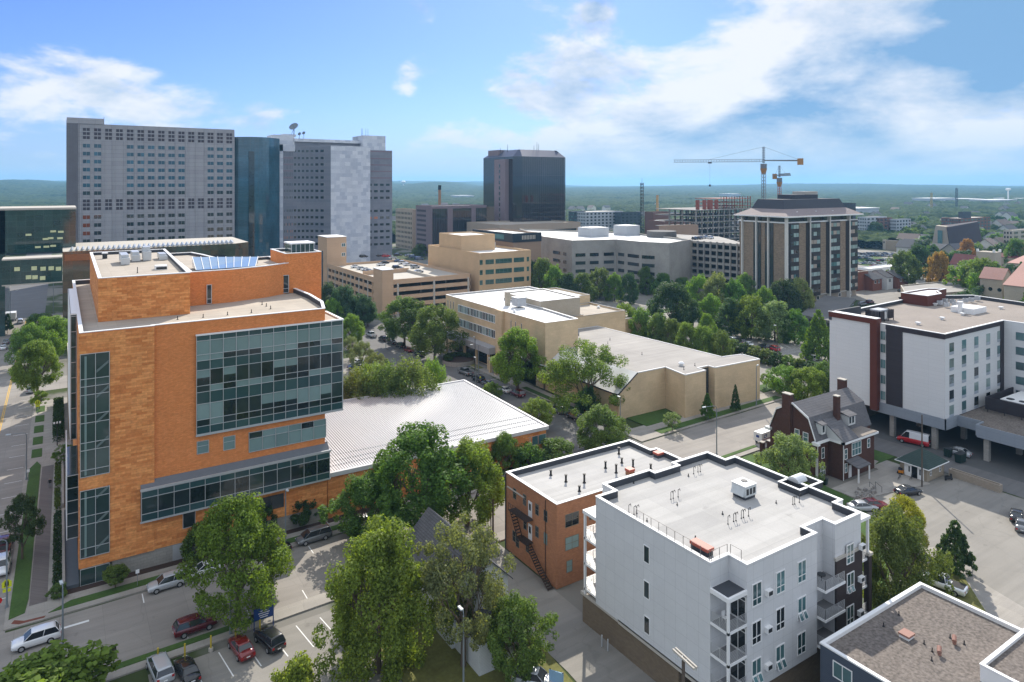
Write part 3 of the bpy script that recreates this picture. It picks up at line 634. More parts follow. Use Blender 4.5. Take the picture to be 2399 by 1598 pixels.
def bodysec(x, w, zb, zt, crown=.04):
    h = zt-zb; pr = [(-.86, 0), (-.97, .12), (-1, .45), (-.97, .8), (-.86, .97), (-.4, 1+crown), (.4, 1+crown), (.86, .97), (.97, .8), (1, .45), (.97, .12), (.86, 0)]
    return [(x, a*w/2, zb+b*h) for a, b in reversed(pr)]
# kind: length, width, body stations (x, width factor, zb, zt), cabin (x0 base, x0 top, x1 top, x1 base, z belt, z roof), wheelbase
CARK = {
 'sedan': (4.7, 1.82, [(-2.35,.80,.42,.78), (-2.25,.93,.26,.98), (-1.5,1,.2,1.04), (-.6,1,.18,1.0), (.9,1,.18,.98), (1.6,.98,.2,.86), (2.2,.9,.26,.74), (2.35,.74,.4,.62)], (-1.75, -1.0, .35, 1.15, .98, 1.44), 2.75),
 'suv': (4.75, 1.92, [(-2.37,.84,.45,.95), (-2.3,.94,.32,1.08), (-1.5,1,.28,1.14), (-.6,1,.26,1.12), (.9,1,.26,1.10), (1.6,.98,.28,1.02), (2.2,.92,.34,.90), (2.37,.78,.45,.72)], (-2.25, -1.85, .45, 1.2, 1.1, 1.72), 2.75),
 'minivan': (5.1, 2.0, [(-2.55,.86,.42,1.0), (-2.48,.95,.3,1.1), (-1.5,1,.26,1.14), (-.6,1,.24,1.12), (1.0,1,.24,1.08), (1.8,.97,.27,.96), (2.4,.9,.33,.82), (2.55,.76,.42,.66)], (-2.48, -2.2, .7, 1.7, 1.08, 1.76), 3.0),
 'pickup': (5.8, 2.03, [(-2.9,.9,.55,1.05), (-2.82,.95,.42,1.2), (-1.0,1,.4,1.22), (-.4,1,.38,1.22), (1.2,1,.38,1.2), (2.0,.98,.4,1.14), (2.75,.93,.44,1.02), (2.9,.82,.55,.85)], (-.75, -.6, 1.0, 1.55, 1.2, 1.9), 3.6),
 'cargo_van': (5.9, 2.05, [(-2.95,.93,.4,1.2), (-2.9,.98,.32,1.35), (-1.5,1,.3,1.4), (0,1,.3,1.4), (1.4,1,.3,1.36), (2.2,.96,.32,1.18), (2.8,.88,.38,1.0), (2.95,.72,.5,.8)], (-2.88, -2.82, 1.25, 2.1, 1.35, 2.5), 3.7)}
def carparts(kind):
    L, Wd, st, (cb0, ct0, ct1, cb1, zb, zr), wb = CARK[kind]; P = {}
    m = MB(); loft(m, [bodysec(x, w*Wd, a, b) for x, w, a, b in st], PAINT)
    if kind == 'pickup': pass
    P['body'] = (m, True)
    # cabin: painted roof slab and pillars, glass between
    wB, wT = Wd*.90/2, Wd*.72/2; z0 = zb-.03; z1 = zr-.07
    g = MB(); q = .035
    for s in (-1, 1): g.poly([(cb0+.25, s*(wB+.0), z0), (cb1-.28, s*(wB), z0), (ct1-.05, s*(wT+.01), z1), (ct0+.12, s*(wT+.01), z1)][::s], CARG)
    g.poly([(cb1, -wB*.9, z0), (cb1, wB*.9, z0), (ct1+.03, wT*.9, z1), (ct1+.03, -wT*.9, z1)], CARG)
    g.poly([(cb0, wB*.85, z0), (cb0, -wB*.85, z0), (ct0-.03, -wT*.85, z1), (ct0-.03, wT*.85, z1)], CARG)
    g.hexa([(cb0+.04, -wB+.03, z0), (cb1-.04, -wB+.03, z0), (cb1-.04, wB-.03, z0), (cb0+.04, wB-.03, z0), (ct0, -wT+.02, z1), (ct1, -wT+.02, z1), (ct1, wT-.02, z1), (ct0, wT-.02, z1)], CARG)
    P['glasshouse'] = (g, False)
    r = MB(); rs = []
    for x, f, dz in ((ct0-.04, .9, -.04), (ct0+.2, 1, .01), ((ct0+ct1)/2, 1.02, .03), (ct1-.2, 1, .01), (ct1+.04, .9, -.04)):
        rs.append([(x, y*wT*f, zr+dz+dd) for y, dd in ((1, -.08), (1.03, -.03), (.85, .0), (.3, .03), (-.3, .03), (-.85, .0), (-1.03, -.03), (-1, -.08))][::-1])
    loft(r, rs, PAINT)
    for s in (-1, 1):
        pil = [(cb0, ct0), (cb1, ct1)]+([] if kind in ('pickup',) else [((cb0+cb1)/2-.1, (ct0+ct1)/2-.1)])
        for b, t in pil: r.tube((b, s*(wB-.01), z0), (t, s*(wT), z1+.03), .045, .04, PAINT, 4)
    if kind == 'cargo_van':
        for s in (-1, 1): r.poly([(cb0, s*(wB+.02), z0), (.55, s*(wB+.02), z0), (.55, s*(wT+.03), z1+.03), (ct0, s*(wT+.03), z1+.03)][::s], PAINT)
    P['roof'] = (r, True)
    if kind == 'pickup':
        bb = MB(); bb.box(-2.72, -.95, -.78, .78, 1.235, 1.25, plain('truck_bed_liner', (.03, .03, .03), .8)); P['truck_bed'] = (bb, False)
    wr = .36 if kind in ('suv', 'minivan') else (.41 if kind in ('pickup', 'cargo_van') else .33)
    WH = []
    for x in (wb/2+.03, -wb/2+.03):
        for s in (-1, 1):
            t = MB(); t.tube((x, s*(Wd/2-.20), wr), (x, s*(Wd/2+.012), wr), wr, wr, RUBBER, 14)
            q = MB(); q.tube((x, s*(Wd/2), wr), (x, s*(Wd/2+.022), wr), wr*.62, wr*.6, RIM, 10); WH.append((t, q))
    hl = [MB(), MB()]; tl = [MB(), MB()]; fz = st[-1][3]; bz = st[0][3]
    for i, s in enumerate((-1, 1)):
        hl[i].box(L/2-.22, L/2-.02, s*Wd*.28, s*Wd*.41, fz-.1, fz+.05, LAMP); tl[i].box(-L/2-.005, -L/2+.14, s*Wd*.30, s*Wd*.43, bz-.22, bz+.02, TAIL)
    pl = MB(); pl.box(-L/2-.012, -L/2+.1, -.2, .2, .58, .70, WHITE)
    return P, WH, hl, tl, pl
PCAR = {}
def protocar(kind):
    if kind in PCAR: return PCAR[kind]
    P, WH, hl, tl, pl = carparts(kind)
    root = bpy.data.objects.new('parked_car', None)
    out = []
    for nme, (m, sm) in P.items():
        o = m.build(nme, None, sm); out.append((o.data, nme, None)); bpy.data.objects.remove(o)
    for t, q in WH:
        o = t.build('wheel'); p = q.build('rim'); out.append((o.data, 'wheel', p.data)); bpy.data.objects.remove(o); bpy.data.objects.remove(p)
    for nme, l in (('headlight', hl), ('taillight', tl), ('licence_plate', [pl])):
        for m in l: o = m.build(nme); out.append((o.data, nme, None)); bpy.data.objects.remove(o)
    PCAR[kind] = out; return out
CC = {'white': (.75, .76, .77), 'silver': (.42, .44, .46), 'grey': (.16, .17, .18), 'black': (.012, .013, .015), 'maroon': (.10, .008, .018), 'red': (.42, .01, .015), 'blue': (.03, .07, .16), 'darkgreen': (.03, .05, .045), 'tan': (.30, .26, .20), 'darkred': (.18, .012, .014)}
def car(x, y, ang, kind, col, label, group=None, z=0, name='parked_car', cat='car', roofcol=None):
    t = thing(name, label, cat, (x, y, z), ang, group); c = CC[col]
    for me, nm, sub in protocar(kind):
        o = bpy.data.objects.new(nm, me); COL.objects.link(o); o.parent = t; o.color = (roofcol if (roofcol and nm == 'roof') else c)+(1,)
        if sub: p = bpy.data.objects.new('rim', sub); COL.objects.link(p); p.parent = o
    return t
FARCAR = {}
def farcar(x, y, ang, kind, col, label, group, z=0):
    if kind not in FARCAR:
        P, WH, hl, tl, pl = carparts(kind); m = MB()
        for mm, _ in P.values():
            for f, k in zip(mm.f, mm.m): m.poly([mm.v[i] for i in f], mm.mats[k])
        for t, q in WH:
            for f in t.f: m.poly([t.v[i] for i in f], RUBBER)
        o = m.build('parked_car'); FARCAR[kind] = o.data; bpy.data.objects.remove(o)
    o = bpy.data.objects.new('parked_car', FARCAR[kind]); COL.objects.link(o); o.location = (x, y, z); o.rotation_euler = (0, 0, ang); o.color = CC[col]+(1,)
    return tag(o, label, 'car', group)
def pcar(u, v, ang, kind, col, label, **k):
    x, y = G(u, v, k.get('z', 0)); return car(x, y, math.radians(ang), kind, col, label, **k)
# street cars (heading angle measured from the street direction)
pcar(85, 1508, 182, 'suv', 'white', 'white estate SUV driving toward the corner of the avenue', name='passenger_car')
pcar(392, 1376, 182, 'suv', 'silver', 'silver SUV parked beside the orange brick wall')
pcar(457, 1477, 2, 'suv', 'maroon', 'maroon SUV driving along the street past the small car park', name='passenger_car')
pcar(482, 1342, 182, 'sedan', 'white', 'white sedan mostly hidden behind the maple')
pcar(642, 1299, 182, 'sedan', 'black', 'black sedan parked by the tall lamp post')
pcar(735, 1266, 182, 'minivan', 'grey', 'large grey SUV with glossy roof rails parked by the trees', name='parked_car')
pcar(852, 1236, 182, 'pickup', 'white', 'white pickup half hidden under the clump of trees', cat='pickup truck')
pcar(375, 1578, 96, 'minivan', 'silver', 'silver minivan with black sunroof in the small car park', cat='minivan')
pcar(438, 1582, 97, 'sedan', 'black', 'black car nose-in between silver minivan and empty space')
pcar(565, 1527, 97, 'sedan', 'darkred', 'dark red hatchback nose-in at the yellow posts')
pcar(631, 1510, 103, 'suv', 'black', 'black SUV nose-in below the blue sign')
pcar(8, 1290, 88, 'pickup', 'maroon', 'maroon pickup parked on the avenue behind a white car', cat='pickup truck')
pcar(4, 1337, 268, 'suv', 'white', 'white car at the kerb behind the maroon pickup')
pcar(1252, 1606, -50, 'suv', 'silver', 'pale silver SUV below the rounded tree by the alley')
# avenue
for (u, v, kd, cl, lb) in ((14, 805, 'sedan', 'grey', 'grey sedan queuing on the avenue in the far lane'), (8, 818, 'sedan', 'white', 'white sedan behind the grey one in the avenue lane'), (72, 918, 'suv', 'silver', 'silver car parked under the nearest avenue tree'), (56, 800, 'sedan', 'silver', 'silver sedan parked under the avenue trees'), (76, 748, 'sedan', 'black', 'dark car in the shaded part of the avenue'), (48, 757, 'minivan', 'white', 'white van by the delivery truck')):
    pcar(u, v, 90, kd, cl, lb)
# side street
for (u, v, kd, cl, lb) in ((870, 789, 'pickup', 'silver', 'silver pickup first in the line on the side street'), (898, 798, 'suv', 'black', 'black SUV behind the silver pickup'), (918, 806, 'sedan', 'black', 'black sedan third in the side street line'), (938, 814, 'suv', 'black', 'black SUV right before the red car'), (957, 824, 'sedan', 'darkred', 'dark red sedan in the side street line'), (983, 834, 'suv', 'darkgreen', 'dark green SUV last before the gap'),
        (1090, 877, 'pickup', 'grey', 'grey pickup with covered bed, side street'), (1120, 893, 'suv', 'black', 'dark SUV directly behind the grey pickup'), (1143, 903, 'sedan', 'grey', 'grey coupe partly hidden by the roof edge'), (1182, 918, 'sedan', 'white', 'white coupe parked before the maroon hatchback'), (1212, 928, 'suv', 'maroon', 'maroon hatchback parked before the fan tree'), (1308, 966, 'suv', 'grey', 'grey SUV parked by the forked tree'), (1345, 982, 'suv', 'black', 'black SUV parked last near the corner'), (1138, 838, 'pickup', 'black', 'black pickup waiting in the hall driveway')):
    pcar(u, v, 92 if u != 1138 else 10, kd, cl, lb)
for (u, v, a, kd, cl, lb) in ((1030, 812, 30, 'minivan', 'white', 'white minivan nose out beneath the right street tree'), (985, 802, 30, 'sedan', 'white', 'white car under the big street trees, left one'), (1000, 790, 30, 'sedan', 'white', 'white car behind the minivan on the forecourt'),
        (840, 852, 20, 'sedan', 'white', 'white car at the top of the small rear car park'), (832, 862, 20, 'sedan', 'blue', 'blue car in the small rear car park'), (838, 872, 20, 'sedan', 'grey', 'grey-blue car in the small rear car park'), (843, 882, 20, 'sedan', 'tan', 'tan car low in the small rear car park'), (868, 862, 20, 'sedan', 'black', 'black car at the end of the small rear rows'),
        (1695, 797, 75, 'suv', 'white', 'white SUV first of the row below the hedge'), (1713, 800, 75, 'suv', 'white', 'white SUV second of the row below the hedge'), (1733, 804, 75, 'suv', 'black', 'black SUV with white roof load, third of the row'), (1752, 810, 75, 'sedan', 'white', 'white sedan fourth of the row below the hedge'), (1790, 817, 75, 'suv', 'black', 'black SUV alone beside the red one'), (1812, 821, 75, 'suv', 'red', 'red SUV by the car park lamp post'), (1899, 843, 75, 'suv', 'white', 'white SUV standing alone by the hotel side'),
        (2128, 1158, -33+15, 'sedan', 'black', 'black sedan before the bike shed'), (2045, 1190, -28, 'sedan', 'darkred', 'red-roofed dark car beside the stone rockery'), (2020, 1195, -28, 'sedan', 'silver', 'pale car squeezed beside the red-roofed one'), (2395, 1238, 20, 'sedan', 'grey', 'grey sedan entering at the right edge'), (2382, 1215, 20, 'sedan', 'black', 'black car behind the grey sedan at the right edge'),
        (2244, 1065, 96, 'sedan', 'silver', 'silver sedan parked behind the green bins'), (2375, 990, 5, 'sedan', 'white', 'white car seen dimly in the covered parking')):
    if u == 2375: continue
    pcar(u, v, a, kd, cl, lb)
pcar(2205, 1378, 100, 'pickup', 'white', 'white pickup with empty black bed by the driveway', cat='pickup truck')
pcar(2140, 1040, 103, 'cargo_van', 'red', 'red cargo van with white roof under the hotel overhang', cat='van', roofcol=(.75, .76, .78))
# cars by the brown tower
for (u, v, a, kd, cl, lb) in ((2045, 661, 5, 'suv', 'silver', 'silver SUV outside the red brick row'), (1973, 716, 3, 'suv', 'black', 'black SUV on the low deck by the tower'), (1990, 718, 3, 'sedan', 'silver', 'silver sedan on the low deck by the tower'), (2020, 716, 3, 'minivan', 'grey', 'grey minivan on the paved forecourt'), (2038, 711, 3, 'suv', 'maroon', 'maroon SUV by the grey container'), (2118, 702, 80, 'suv', 'black', 'black SUV by the long flat roof'), (2140, 680, 10, 'sedan', 'silver', 'silver sedan below the orange bungalow'), (2155, 676, 10, 'sedan', 'white', 'white sedan below the orange bungalow'), (2110, 683, 10, 'sedan', 'black', 'black sedan below the orange bungalow'), (1676, 672, 5, 'sedan', 'silver', 'silver car on the small plaza in the trees'), (1660, 697, 5, 'suv', 'black', 'black SUV below the small plaza in the trees'), (1640, 690, 5, 'sedan', 'grey', 'grey car beside the plaza in the trees')):
    x, y = G(u, v); farcar(x, y, math.radians(a), kd, cl, lb, None)
ks = ['sedan', 'sedan', 'suv', 'suv', 'minivan', 'pickup']; cs = ['white', 'white', 'silver', 'grey', 'black', 'blue', 'red', 'silver', 'black', 'tan']
for (v, u0, u1, st) in ((568, 2012, 2060, 7), (574, 2010, 2075, 7.5), (581, 2008, 2068, 8), (596, 2008, 2092, 8), (601, 2012, 2092, 8.5), (606, 2008, 2040, 9), (612, 2035, 2096, 9), (619, 2008, 2092, 9), (626, 2045, 2090, 10), (640, 2008, 2060, 11)):
    u = u0
    while u < u1:
        x, y = G(u, v); farcar(x, y, math.radians(78+R.uniform(-3, 3)), R.choice(ks), R.choice(cs), 'car in the rows of the big car park beyond the red brick row', 'cars in the big car park by the church'); u += st*R.uniform(.95, 1.1)
# ---------------------------------------------------------------- materials for buildings
OBR = brick('orange_panel_brick', (.56, .19, .055), (.78, .34, .115), (.50, .18, .065), 1.3, .32, .012, .85, .5, .35, .5, .2, .15)
OBF = brick('orange_fine_brick', (.64, .215, .065), (.76, .285, .095), (.50, .18, .065), .42, .14, .012, .85, .5, .2, .4, .2, .12)
ROOFT = roadmat('roof_membrane_tan', (.43, .38, .315), 2.4, .03, .84, 0); ROOFG = roadmat('roof_membrane_grey', (.42, .41, .39), 3.0, .03, .86, 0)
ROOFW = plain('roof_membrane_white', (.66, .66, .65), .7, .05, 2, .10, .15)
GRAV = plain('roof_gravel', (.27, .235, .205), .95, .35, 6, .15, .2, .5); GRAVD = plain('roof_gravel_dark', (.165, .142, .125), .95, .9, 3.2, .2, .3, .8)
STONE = brick('stone_block', (.34, .32, .29), (.30, .285, .26), (.25, .24, .22), .8, .4, .02)
SLATE = plain('slate_paving', (.10, .115, .13), .6, .1, 2)
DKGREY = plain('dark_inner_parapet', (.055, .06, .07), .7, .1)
# ================================================================ orange brick tower
ob = thing('office_tower', 'orange brick office tower with glazed corner and glass stair shaft, beside the avenue', 'building', (2.2, 107.7, 0))
FY = Face('Y', 107.7); b = MB()
body = [(2.2, 107.7), (11.03, 107.7), (11.03, 108.0), (35.1, 108.0), (36.9, 114.6), (37.5, 123.4), (37.3, 131.5), (36, 150), (33, 167.5), (2.2, 167.5)]
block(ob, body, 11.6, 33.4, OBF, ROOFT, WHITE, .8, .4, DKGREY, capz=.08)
m = MB()
m.prism([(2.2,107.72),(35.3,107.72),(35.5,108.1),(35.5,167),(2.2,167)], 2.4, 11.6, OBR); m.build('lower_wall', ob)
m = MB(); m.box(2.16, 11.0, 107.58, 107.72, 2.37, 33.25, OBR); m.box(2.1, 2.2, 107.6, 112, 2.37, 33.25, OBR); m.build('brick_panel', ob)
m = MB(); m.box(5.9, 35.3, 107.8, 166, 0, 2.4, STONE); m.box(2.6, 5.9, 108.6, 166, 0, 2.4, STONE); m.box(13.3, 15.2, 107.70, 107.8, 0, 2.3, plain('service_door', (.38,.39,.40), .6)); m.build('stone_base', ob)
def curtain(par, fc, a0, a1, z0, z1, cols, rows, pick, name='curtain_wall', mw=.07, out=.12):
    """cols, rows: positions of the bars; pick(i,j) -> pane material"""
    g = MB(); 
    for a in cols: fc.box(g, a-mw/2, a+mw/2, z0, z1, out*.3, out+.05, ALU)
    for z in rows: fc.box(g, a0, a1, z-mw/2, z+mw/2, out*.3, out+.03, ALU)
    w = g.build(name, par); byk = {}
    for i in range(len(cols)-1):
        for j in range(len(rows)-1):
            k = pick(i, j)
            for (mm, f0, f1) in (k if isinstance(k, list) else [(k, 0, 1)]):
                za, zb = rows[j]+(rows[j+1]-rows[j])*f0, rows[j]+(rows[j+1]-rows[j])*f1
                p = byk.setdefault((i, j), MB()); fc.box(p, cols[i], cols[i+1], za, zb, 0, out*.6, mm)
    for p in byk.values(): p.build('glass_pane', w)
    return w
def lin(a, b, n): return [a+(b-a)*i/n for i in range(n+1)]
GB_ = glass('curtain_glass_blind', (.17, .27, .265), .22, .10, col2=(.27, .38, .37)); GDK = glass('curtain_glass_dark', (.008, .016, .018), .5, .04); GSP = glass('curtain_spandrel', (.030, .075, .082), .3, .10, col2=(.05, .11, .115))
GST = glass('stair_glass', (.022, .045, .045), .5, .05, col2=(.06, .10, .095))
# glazed block, three storeys, wraps round the east corner
m = MB(); gx0, gx1 = 16.38, 37.8
m.prism([(gx0, 107.72), (gx1, 107.72), (gx1, 114.5), (37.0, 116), (34, 116), (gx0, 110)], 17.2, 31.3, GSP, ROOFT); m.build('glazed_block', ob)
rows = [17.25, 18.45, 19.35, 21.75, 23.2, 24.1, 26.5, 27.9, 28.8, 30.45, 31.4]
rows = [17.25, 18.35, 19.3, 21.55, 22.75+.5, 24.15, 26.4, 27.75, 28.6, 30.6, 31.4]
def pk(i, j):
    if j in (0, 3, 6, 9): return GSP
    if j in (2, 5, 8):
        f = R.random()
        fl = {2: .15, 5: .85, 8: -.1}[j]
        if j == 8 and i != 4: return GB_
        if f < .12+fl*.7: return GDK
        c = R.choice([0, .0, .35, .55]) if j != 5 else R.choice([.35, .5, .6])
        return [(GDK, 0, c), (GB_, c, 1)] if c else GB_
    return R.choice([GDK, GDK, GB_]) if j != 7 else R.choice([GB_, GDK])
curtain(ob, FY, gx0, gx1, 17.2, 31.4, lin(gx0, gx1, 12), rows, pk)
FE = Face('E', 37.8)
curtain(ob, FE, 107.8, 114.5, 17.2, 31.4, lin(107.8, 114.5, 4), rows, pk)
m = MB(); m.box(gx0-.1, gx1+.1, 107.45, 107.75, 17.0, 17.2, ALU); m.build('bottom_trim', ob); m = MB(); m.box(gx0-.1, gx1+.2, 107.45, 107.85, 31.35, 31.55, WHITE); m.box(gx1-.25, gx1+.2, 107.85, 116, 31.35, 31.55, WHITE); m.build('metal_coping', ob)
# long low glass bay
m = MB(); m.hexa([(9.3,106.9,7.0),(35.5,106.9,7.0),(35.5,108.2,7.0),(9.3,108.2,7.0),(9.3,106.9,11.2),(35.5,106.9,11.2),(35.5,108.2,12.3),(9.3,108.2,12.3)], plain('standing_seam_grey', (.13,.14,.155), .5)); m.build('bay_shell', ob)
FB = Face('Y', 106.88)
curtain(ob, FB, 9.3, 35.5, 6.9, 11.3, lin(9.35, 35.45, 13), [7.0, 8.0, 10.2, 11.1], lambda i, j: GSP if j != 1 else R.choice([GDK, GDK, GDK, GST]), 'glass_bay')
m = MB(); m.box(9.2, 35.6, 106.75, 106.95, 6.8, 7.0, ALU); m.box(9.2, 35.7, 106.7, 106.98, 11.15, 11.4, ALU); m.build('bay_trim', ob)
# stair glazing
FS = Face('Y', 107.58)
for (za, zb, rw) in ((14.4, 30.65, [14.4, 15.3, 17.9, 18.9, 21.5, 22.6, 25.2, 26.3, 27.3, 30.6]), (3.75, 12.65, [3.75, 5.0, 8.1, 9.2, 11.6, 12.6]), (.15, 2.3, [.15, 2.3])):
    curtain(ob, FS, 2.25, 5.62, za, zb, [2.28, 4.0, 5.6], rw, lambda i, j: GST, 'stair_window')
m = MB()
for k in range(8):
    z = 4.5+k*3.35
    if 12.0 < z < 14.6: continue
    m.hexa([(4.1,107.44,z),(5.5,107.44,z+1.2),(5.5,107.50,z+1.2),(4.1,107.50,z),(4.1,107.44,z+.35),(5.5,107.44,z+1.55),(5.5,107.50,z+1.55),(4.1,107.50,z+.35)], plain('stair_flight', (.13,.17,.165), .5))
m.box(2.75, 3.0, 107.45, 107.50, 14.6, 30.3, plain('stair_column', (.18,.25,.235), .5)); m.box(2.75, 3.0, 107.45, 107.50, 3.9, 12.4, MATS['stair_column'])
m.build('stair_flights', ob)
# other windows in the brick
z3 = Zm(420, 920, 11.77)
for (u0, v0, u1, v1, vb, pn) in ((461, 1035, 489.5, 1061, (), GB_), (523, 1024, 551, 1052, (), GB_)):
    a0, zt = PY(u0, v0, 108.0); a1, _ = PY(u1, v0, 108.0); _, zb = PY(u0, v1+4, 108.0)
    window(ob, Face('Y', 108.0), a0, a1, zb, zt, ALU, pn, .08, (), (.6,), .08)
window(ob, Face('Y', 107.72), *[PY(428, 1215, 107.7)[0], PY(458, 1210, 107.7)[0], 4.3, 6.7], ALU, GDARK, .08)
window(ob, Face('Y', 107.72), *[PY(580, 1175, 107.7)[0], PY(665, 1150, 107.7)[0], 3.9, 6.0], DARKM, GDARK, .08, (.33, .66))
a0, a1 = PY(583, 1040, 108)[0], PY(763, 1010, 108)[0]
curtain(ob, Face('Y', 108.0), a0, a1, 13.1, 16.1, lin(a0, a1, 6), [13.15, 14.0+1.1, 16.05], lambda i, j: R.choice([GB_, GB_, GDK]), 'strip_window')
# west side bays
m = MB(); m.box(1.4, 2.2, 124, 154, 14.5, 33.3, GSP); m.build('side_bay', ob)
m = MB(); m.box(1.3, 1.42, 124, 154, 14.5, 33.5, WHITE); m.box(1.35, 2.2, 123.95, 154, 33.3, 33.5, WHITE); m.build('side_bay_fin', ob)
m = MB(); m.box(.8, 2.2, 109, 121, 6.1, 14.5, GSP); m.box(.75, .85, 108.9, 121, 6.0, 17, WHITE); m.build('lower_side_bay', ob)
curtain(ob, Face('Y', 108.98), .8, 2.12, 6.1, 14.5, [.82, 2.1], lin(6.15, 14.45, 5), lambda i, j: GDK, 'side_bay_window')
curtain(ob, Face('Y', 123.98), 1.4, 2.15, 14.5, 33.2, [1.42, 2.12], lin(14.6, 33.1, 8), lambda i, j: GST, 'side_bay_window')
# penthouses
pz = 32.55
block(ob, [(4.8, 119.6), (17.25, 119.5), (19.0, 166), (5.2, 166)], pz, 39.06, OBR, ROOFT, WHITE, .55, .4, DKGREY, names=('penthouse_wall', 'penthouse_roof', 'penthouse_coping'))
p2 = [G(443.8, 641, 38.3), G(520, 634.5, 38.3), G(600, 627, 38.3), G(676.5, 618, 38.3), (36, 150), G(483, 604.6, 38.3), G(452, 583, 38.3)]
p2 = [(18.3, 127.0), (25.0, 127.3), (31.0, 129.2), (36.2, 132.2), (36, 146), (27, 145), (25.2, 158), (24, 164), (19.1, 164)]
block(ob, p2, pz, 38.25, OBF, ROOFT, WHITE, .5, .4, DKGREY, names=('upper_wall', 'upper_roof', 'upper_coping'))
block(ob, [(35.4, 132), (42.3, 132.4), (42.3, 143), (35.4, 143)], 18, 40.0, OBF, ROOFT, WHITE, .5, .35, DKGREY, names=('lift_tower_wall', 'lift_tower_roof', 'lift_tower_coping'))
m = MB(); m.box(37.2, 41.5, 134.5, 139, 39.5, 41.5, GTEAL); m.build('roof_pavilion', ob)
m = MB(); m.box(37.0, 41.7, 134.3, 139.2, 41.5, 41.75, WHITE); m.build('pavilion_roof', ob)
m = MB()
for x in lin(37.2, 41.5, 5): m.box(x-.05, x+.05, 134.4, 134.55, 39.5, 41.5, ALU)
m.build('pavilion_frame', ob)
fw = Face('Y', 127.2)
for (u0, u1, v0, v1, yy) in ((484, 496, 667, 712, 127.1), (536.5, 545.5, 661.5, 705.5, 128.0), (568.5, 578, 657.5, 701, 128.8), (661, 676.5, 645, 687, 131.6)):
    f = Face('Y', yy-.12); a0, zt = f.px(u0, v0); a1, _ = f.px(u1, v0); _, zb = f.px(u0, v1)
    m = MB(); f.box(m, a0-.15, a1+.15, zb, zt, -.6, 0, OBF); m.build('window_surround', ob)
    window(ob, f, a0, a1, zb, zt, ALU, GDARK, .09, (), (.25,), .08)
sk = MB(); SKY_ = glass('skylight_glass', (.16, .27, .40), .2, .08, col2=(.30, .42, .55))
A, B_, C_, D_ = (19.6, 129.3, 38.3), (29.5, 129.8, 38.3), (31.5, 136.5, 39.3), (20.2, 137.5, 39.8)
sk.poly([A, B_, C_, D_], SKY_); sk.poly([A, D_, (20.2, 137.6, 38)], SKY_); sk.poly([D_, C_, (31.5, 136.6, 38), (20.2, 137.6, 38)], WHITE); s_ = sk.build('skylight', ob)
sk = MB()
for i in range(9):
    t = i/8; p = Vector(A).lerp(Vector(B_), t); q = Vector(D_).lerp(Vector(C_), t); sk.tube(p+Vector((0,0,.05)), q+Vector((0,0,.05)), .07, .07, WHITE, 4)
sk.build('glazing_bar', s_)
def rooftop(name, label, cat, x, y, z, parts, rz=0, group=None):
    t = thing(name, label, cat, (x, y, z), rz, group)
    for nme, fn in parts: m = MB(); fn(m); m.build(nme, t)
    return t
def lduct(x, y, z, lab, h=1.6, ln=3.5):
    def a(m): m.box(x-.6, x+.6, y-ln/2, y+ln/2, z+.3, z+h, ALU)
    def c(m):
        m.box(x-.7, x+.7, y-ln/2-.8, y-ln/2+.1, z+.1, z+h*.7, ALU)
        for k in (-1, 1): m.box(x-.5, x+.5, y+k*ln*.3-.1, y+k*ln*.3+.1, z, z+.32, DARKM)
    rooftop('air_duct', lab, 'roof duct', x, y, z, (('casing', a), ('hood', c)))
lduct(9.9, 146, 38.5, 'insulated grey duct on the penthouse roof, left one', 1.8, 6); lduct(12.0, 150, 38.5, 'short ribbed duct between the two bigger duct pieces', 1.8, 4); lduct(13.9, 150, 38.5, 'tall ribbed grey duct box with a chimney stub', 2.6, 3); lduct(16.6, 150, 38.5, 'curved grey duct at the roof edge by the parapet', 1.2, 4)
rooftop('vent_box', 'white low vent box on the penthouse roof', 'roof vent', 14.4, 132, 38.5, (('casing', lambda m: m.box(13.6, 15.4, 131.2, 133, 38.5, 39.2, WHITE)), ('louvre', lambda m: m.box(13.7, 15.3, 131.17, 131.2, 38.6, 39.0, DARKM))))
rooftop('vent_box', 'small dark vent at the far left of the penthouse roof', 'roof vent', 7.4, 157, 38.5, (('casing', lambda m: m.box(7, 7.8, 156.6, 157.4, 38.5, 39.5, DARKM)), ('cap', lambda m: m.box(6.9, 7.9, 156.5, 157.5, 39.5, 39.7, WHITE))))
VP = plain('vent_pipe_black', (.02, .02, .022), .6)
def pipes(pts, z, label, group, h=.5, hook=False, r=.06, name='vent_pipe'):
    for (x, y) in pts:
        m = MB(); m.tube((x, y, z), (x, y, z+.08), r*2.6, r*2.0, VP, 8); m.tube((x, y, z), (x, y, z+h), r, r, VP, 6)
        if hook: m.tube((x, y, z+h), (x+.28, y, z+h+.1), r, r, VP, 6); m.tube((x+.28, y, z+h+.1), (x+.34, y, z+h-.2), r, r, VP, 6)
        o = m.build(name); tag(o, label, 'vent pipe', group)
pipes([G(u, v, 32.6) for u, v in ((416, 749), (476, 744), (533, 738.5), (589, 733), (614, 714), (624, 718), (634, 724))], 32.6, 'short black vent stub along the curved roof terrace', 'roof vents on the curved terrace', .55)
pipes([G(322, 640, 38.5)], 38.5, 'single black pipe standing at the front of the penthouse roof', None, 1.0)
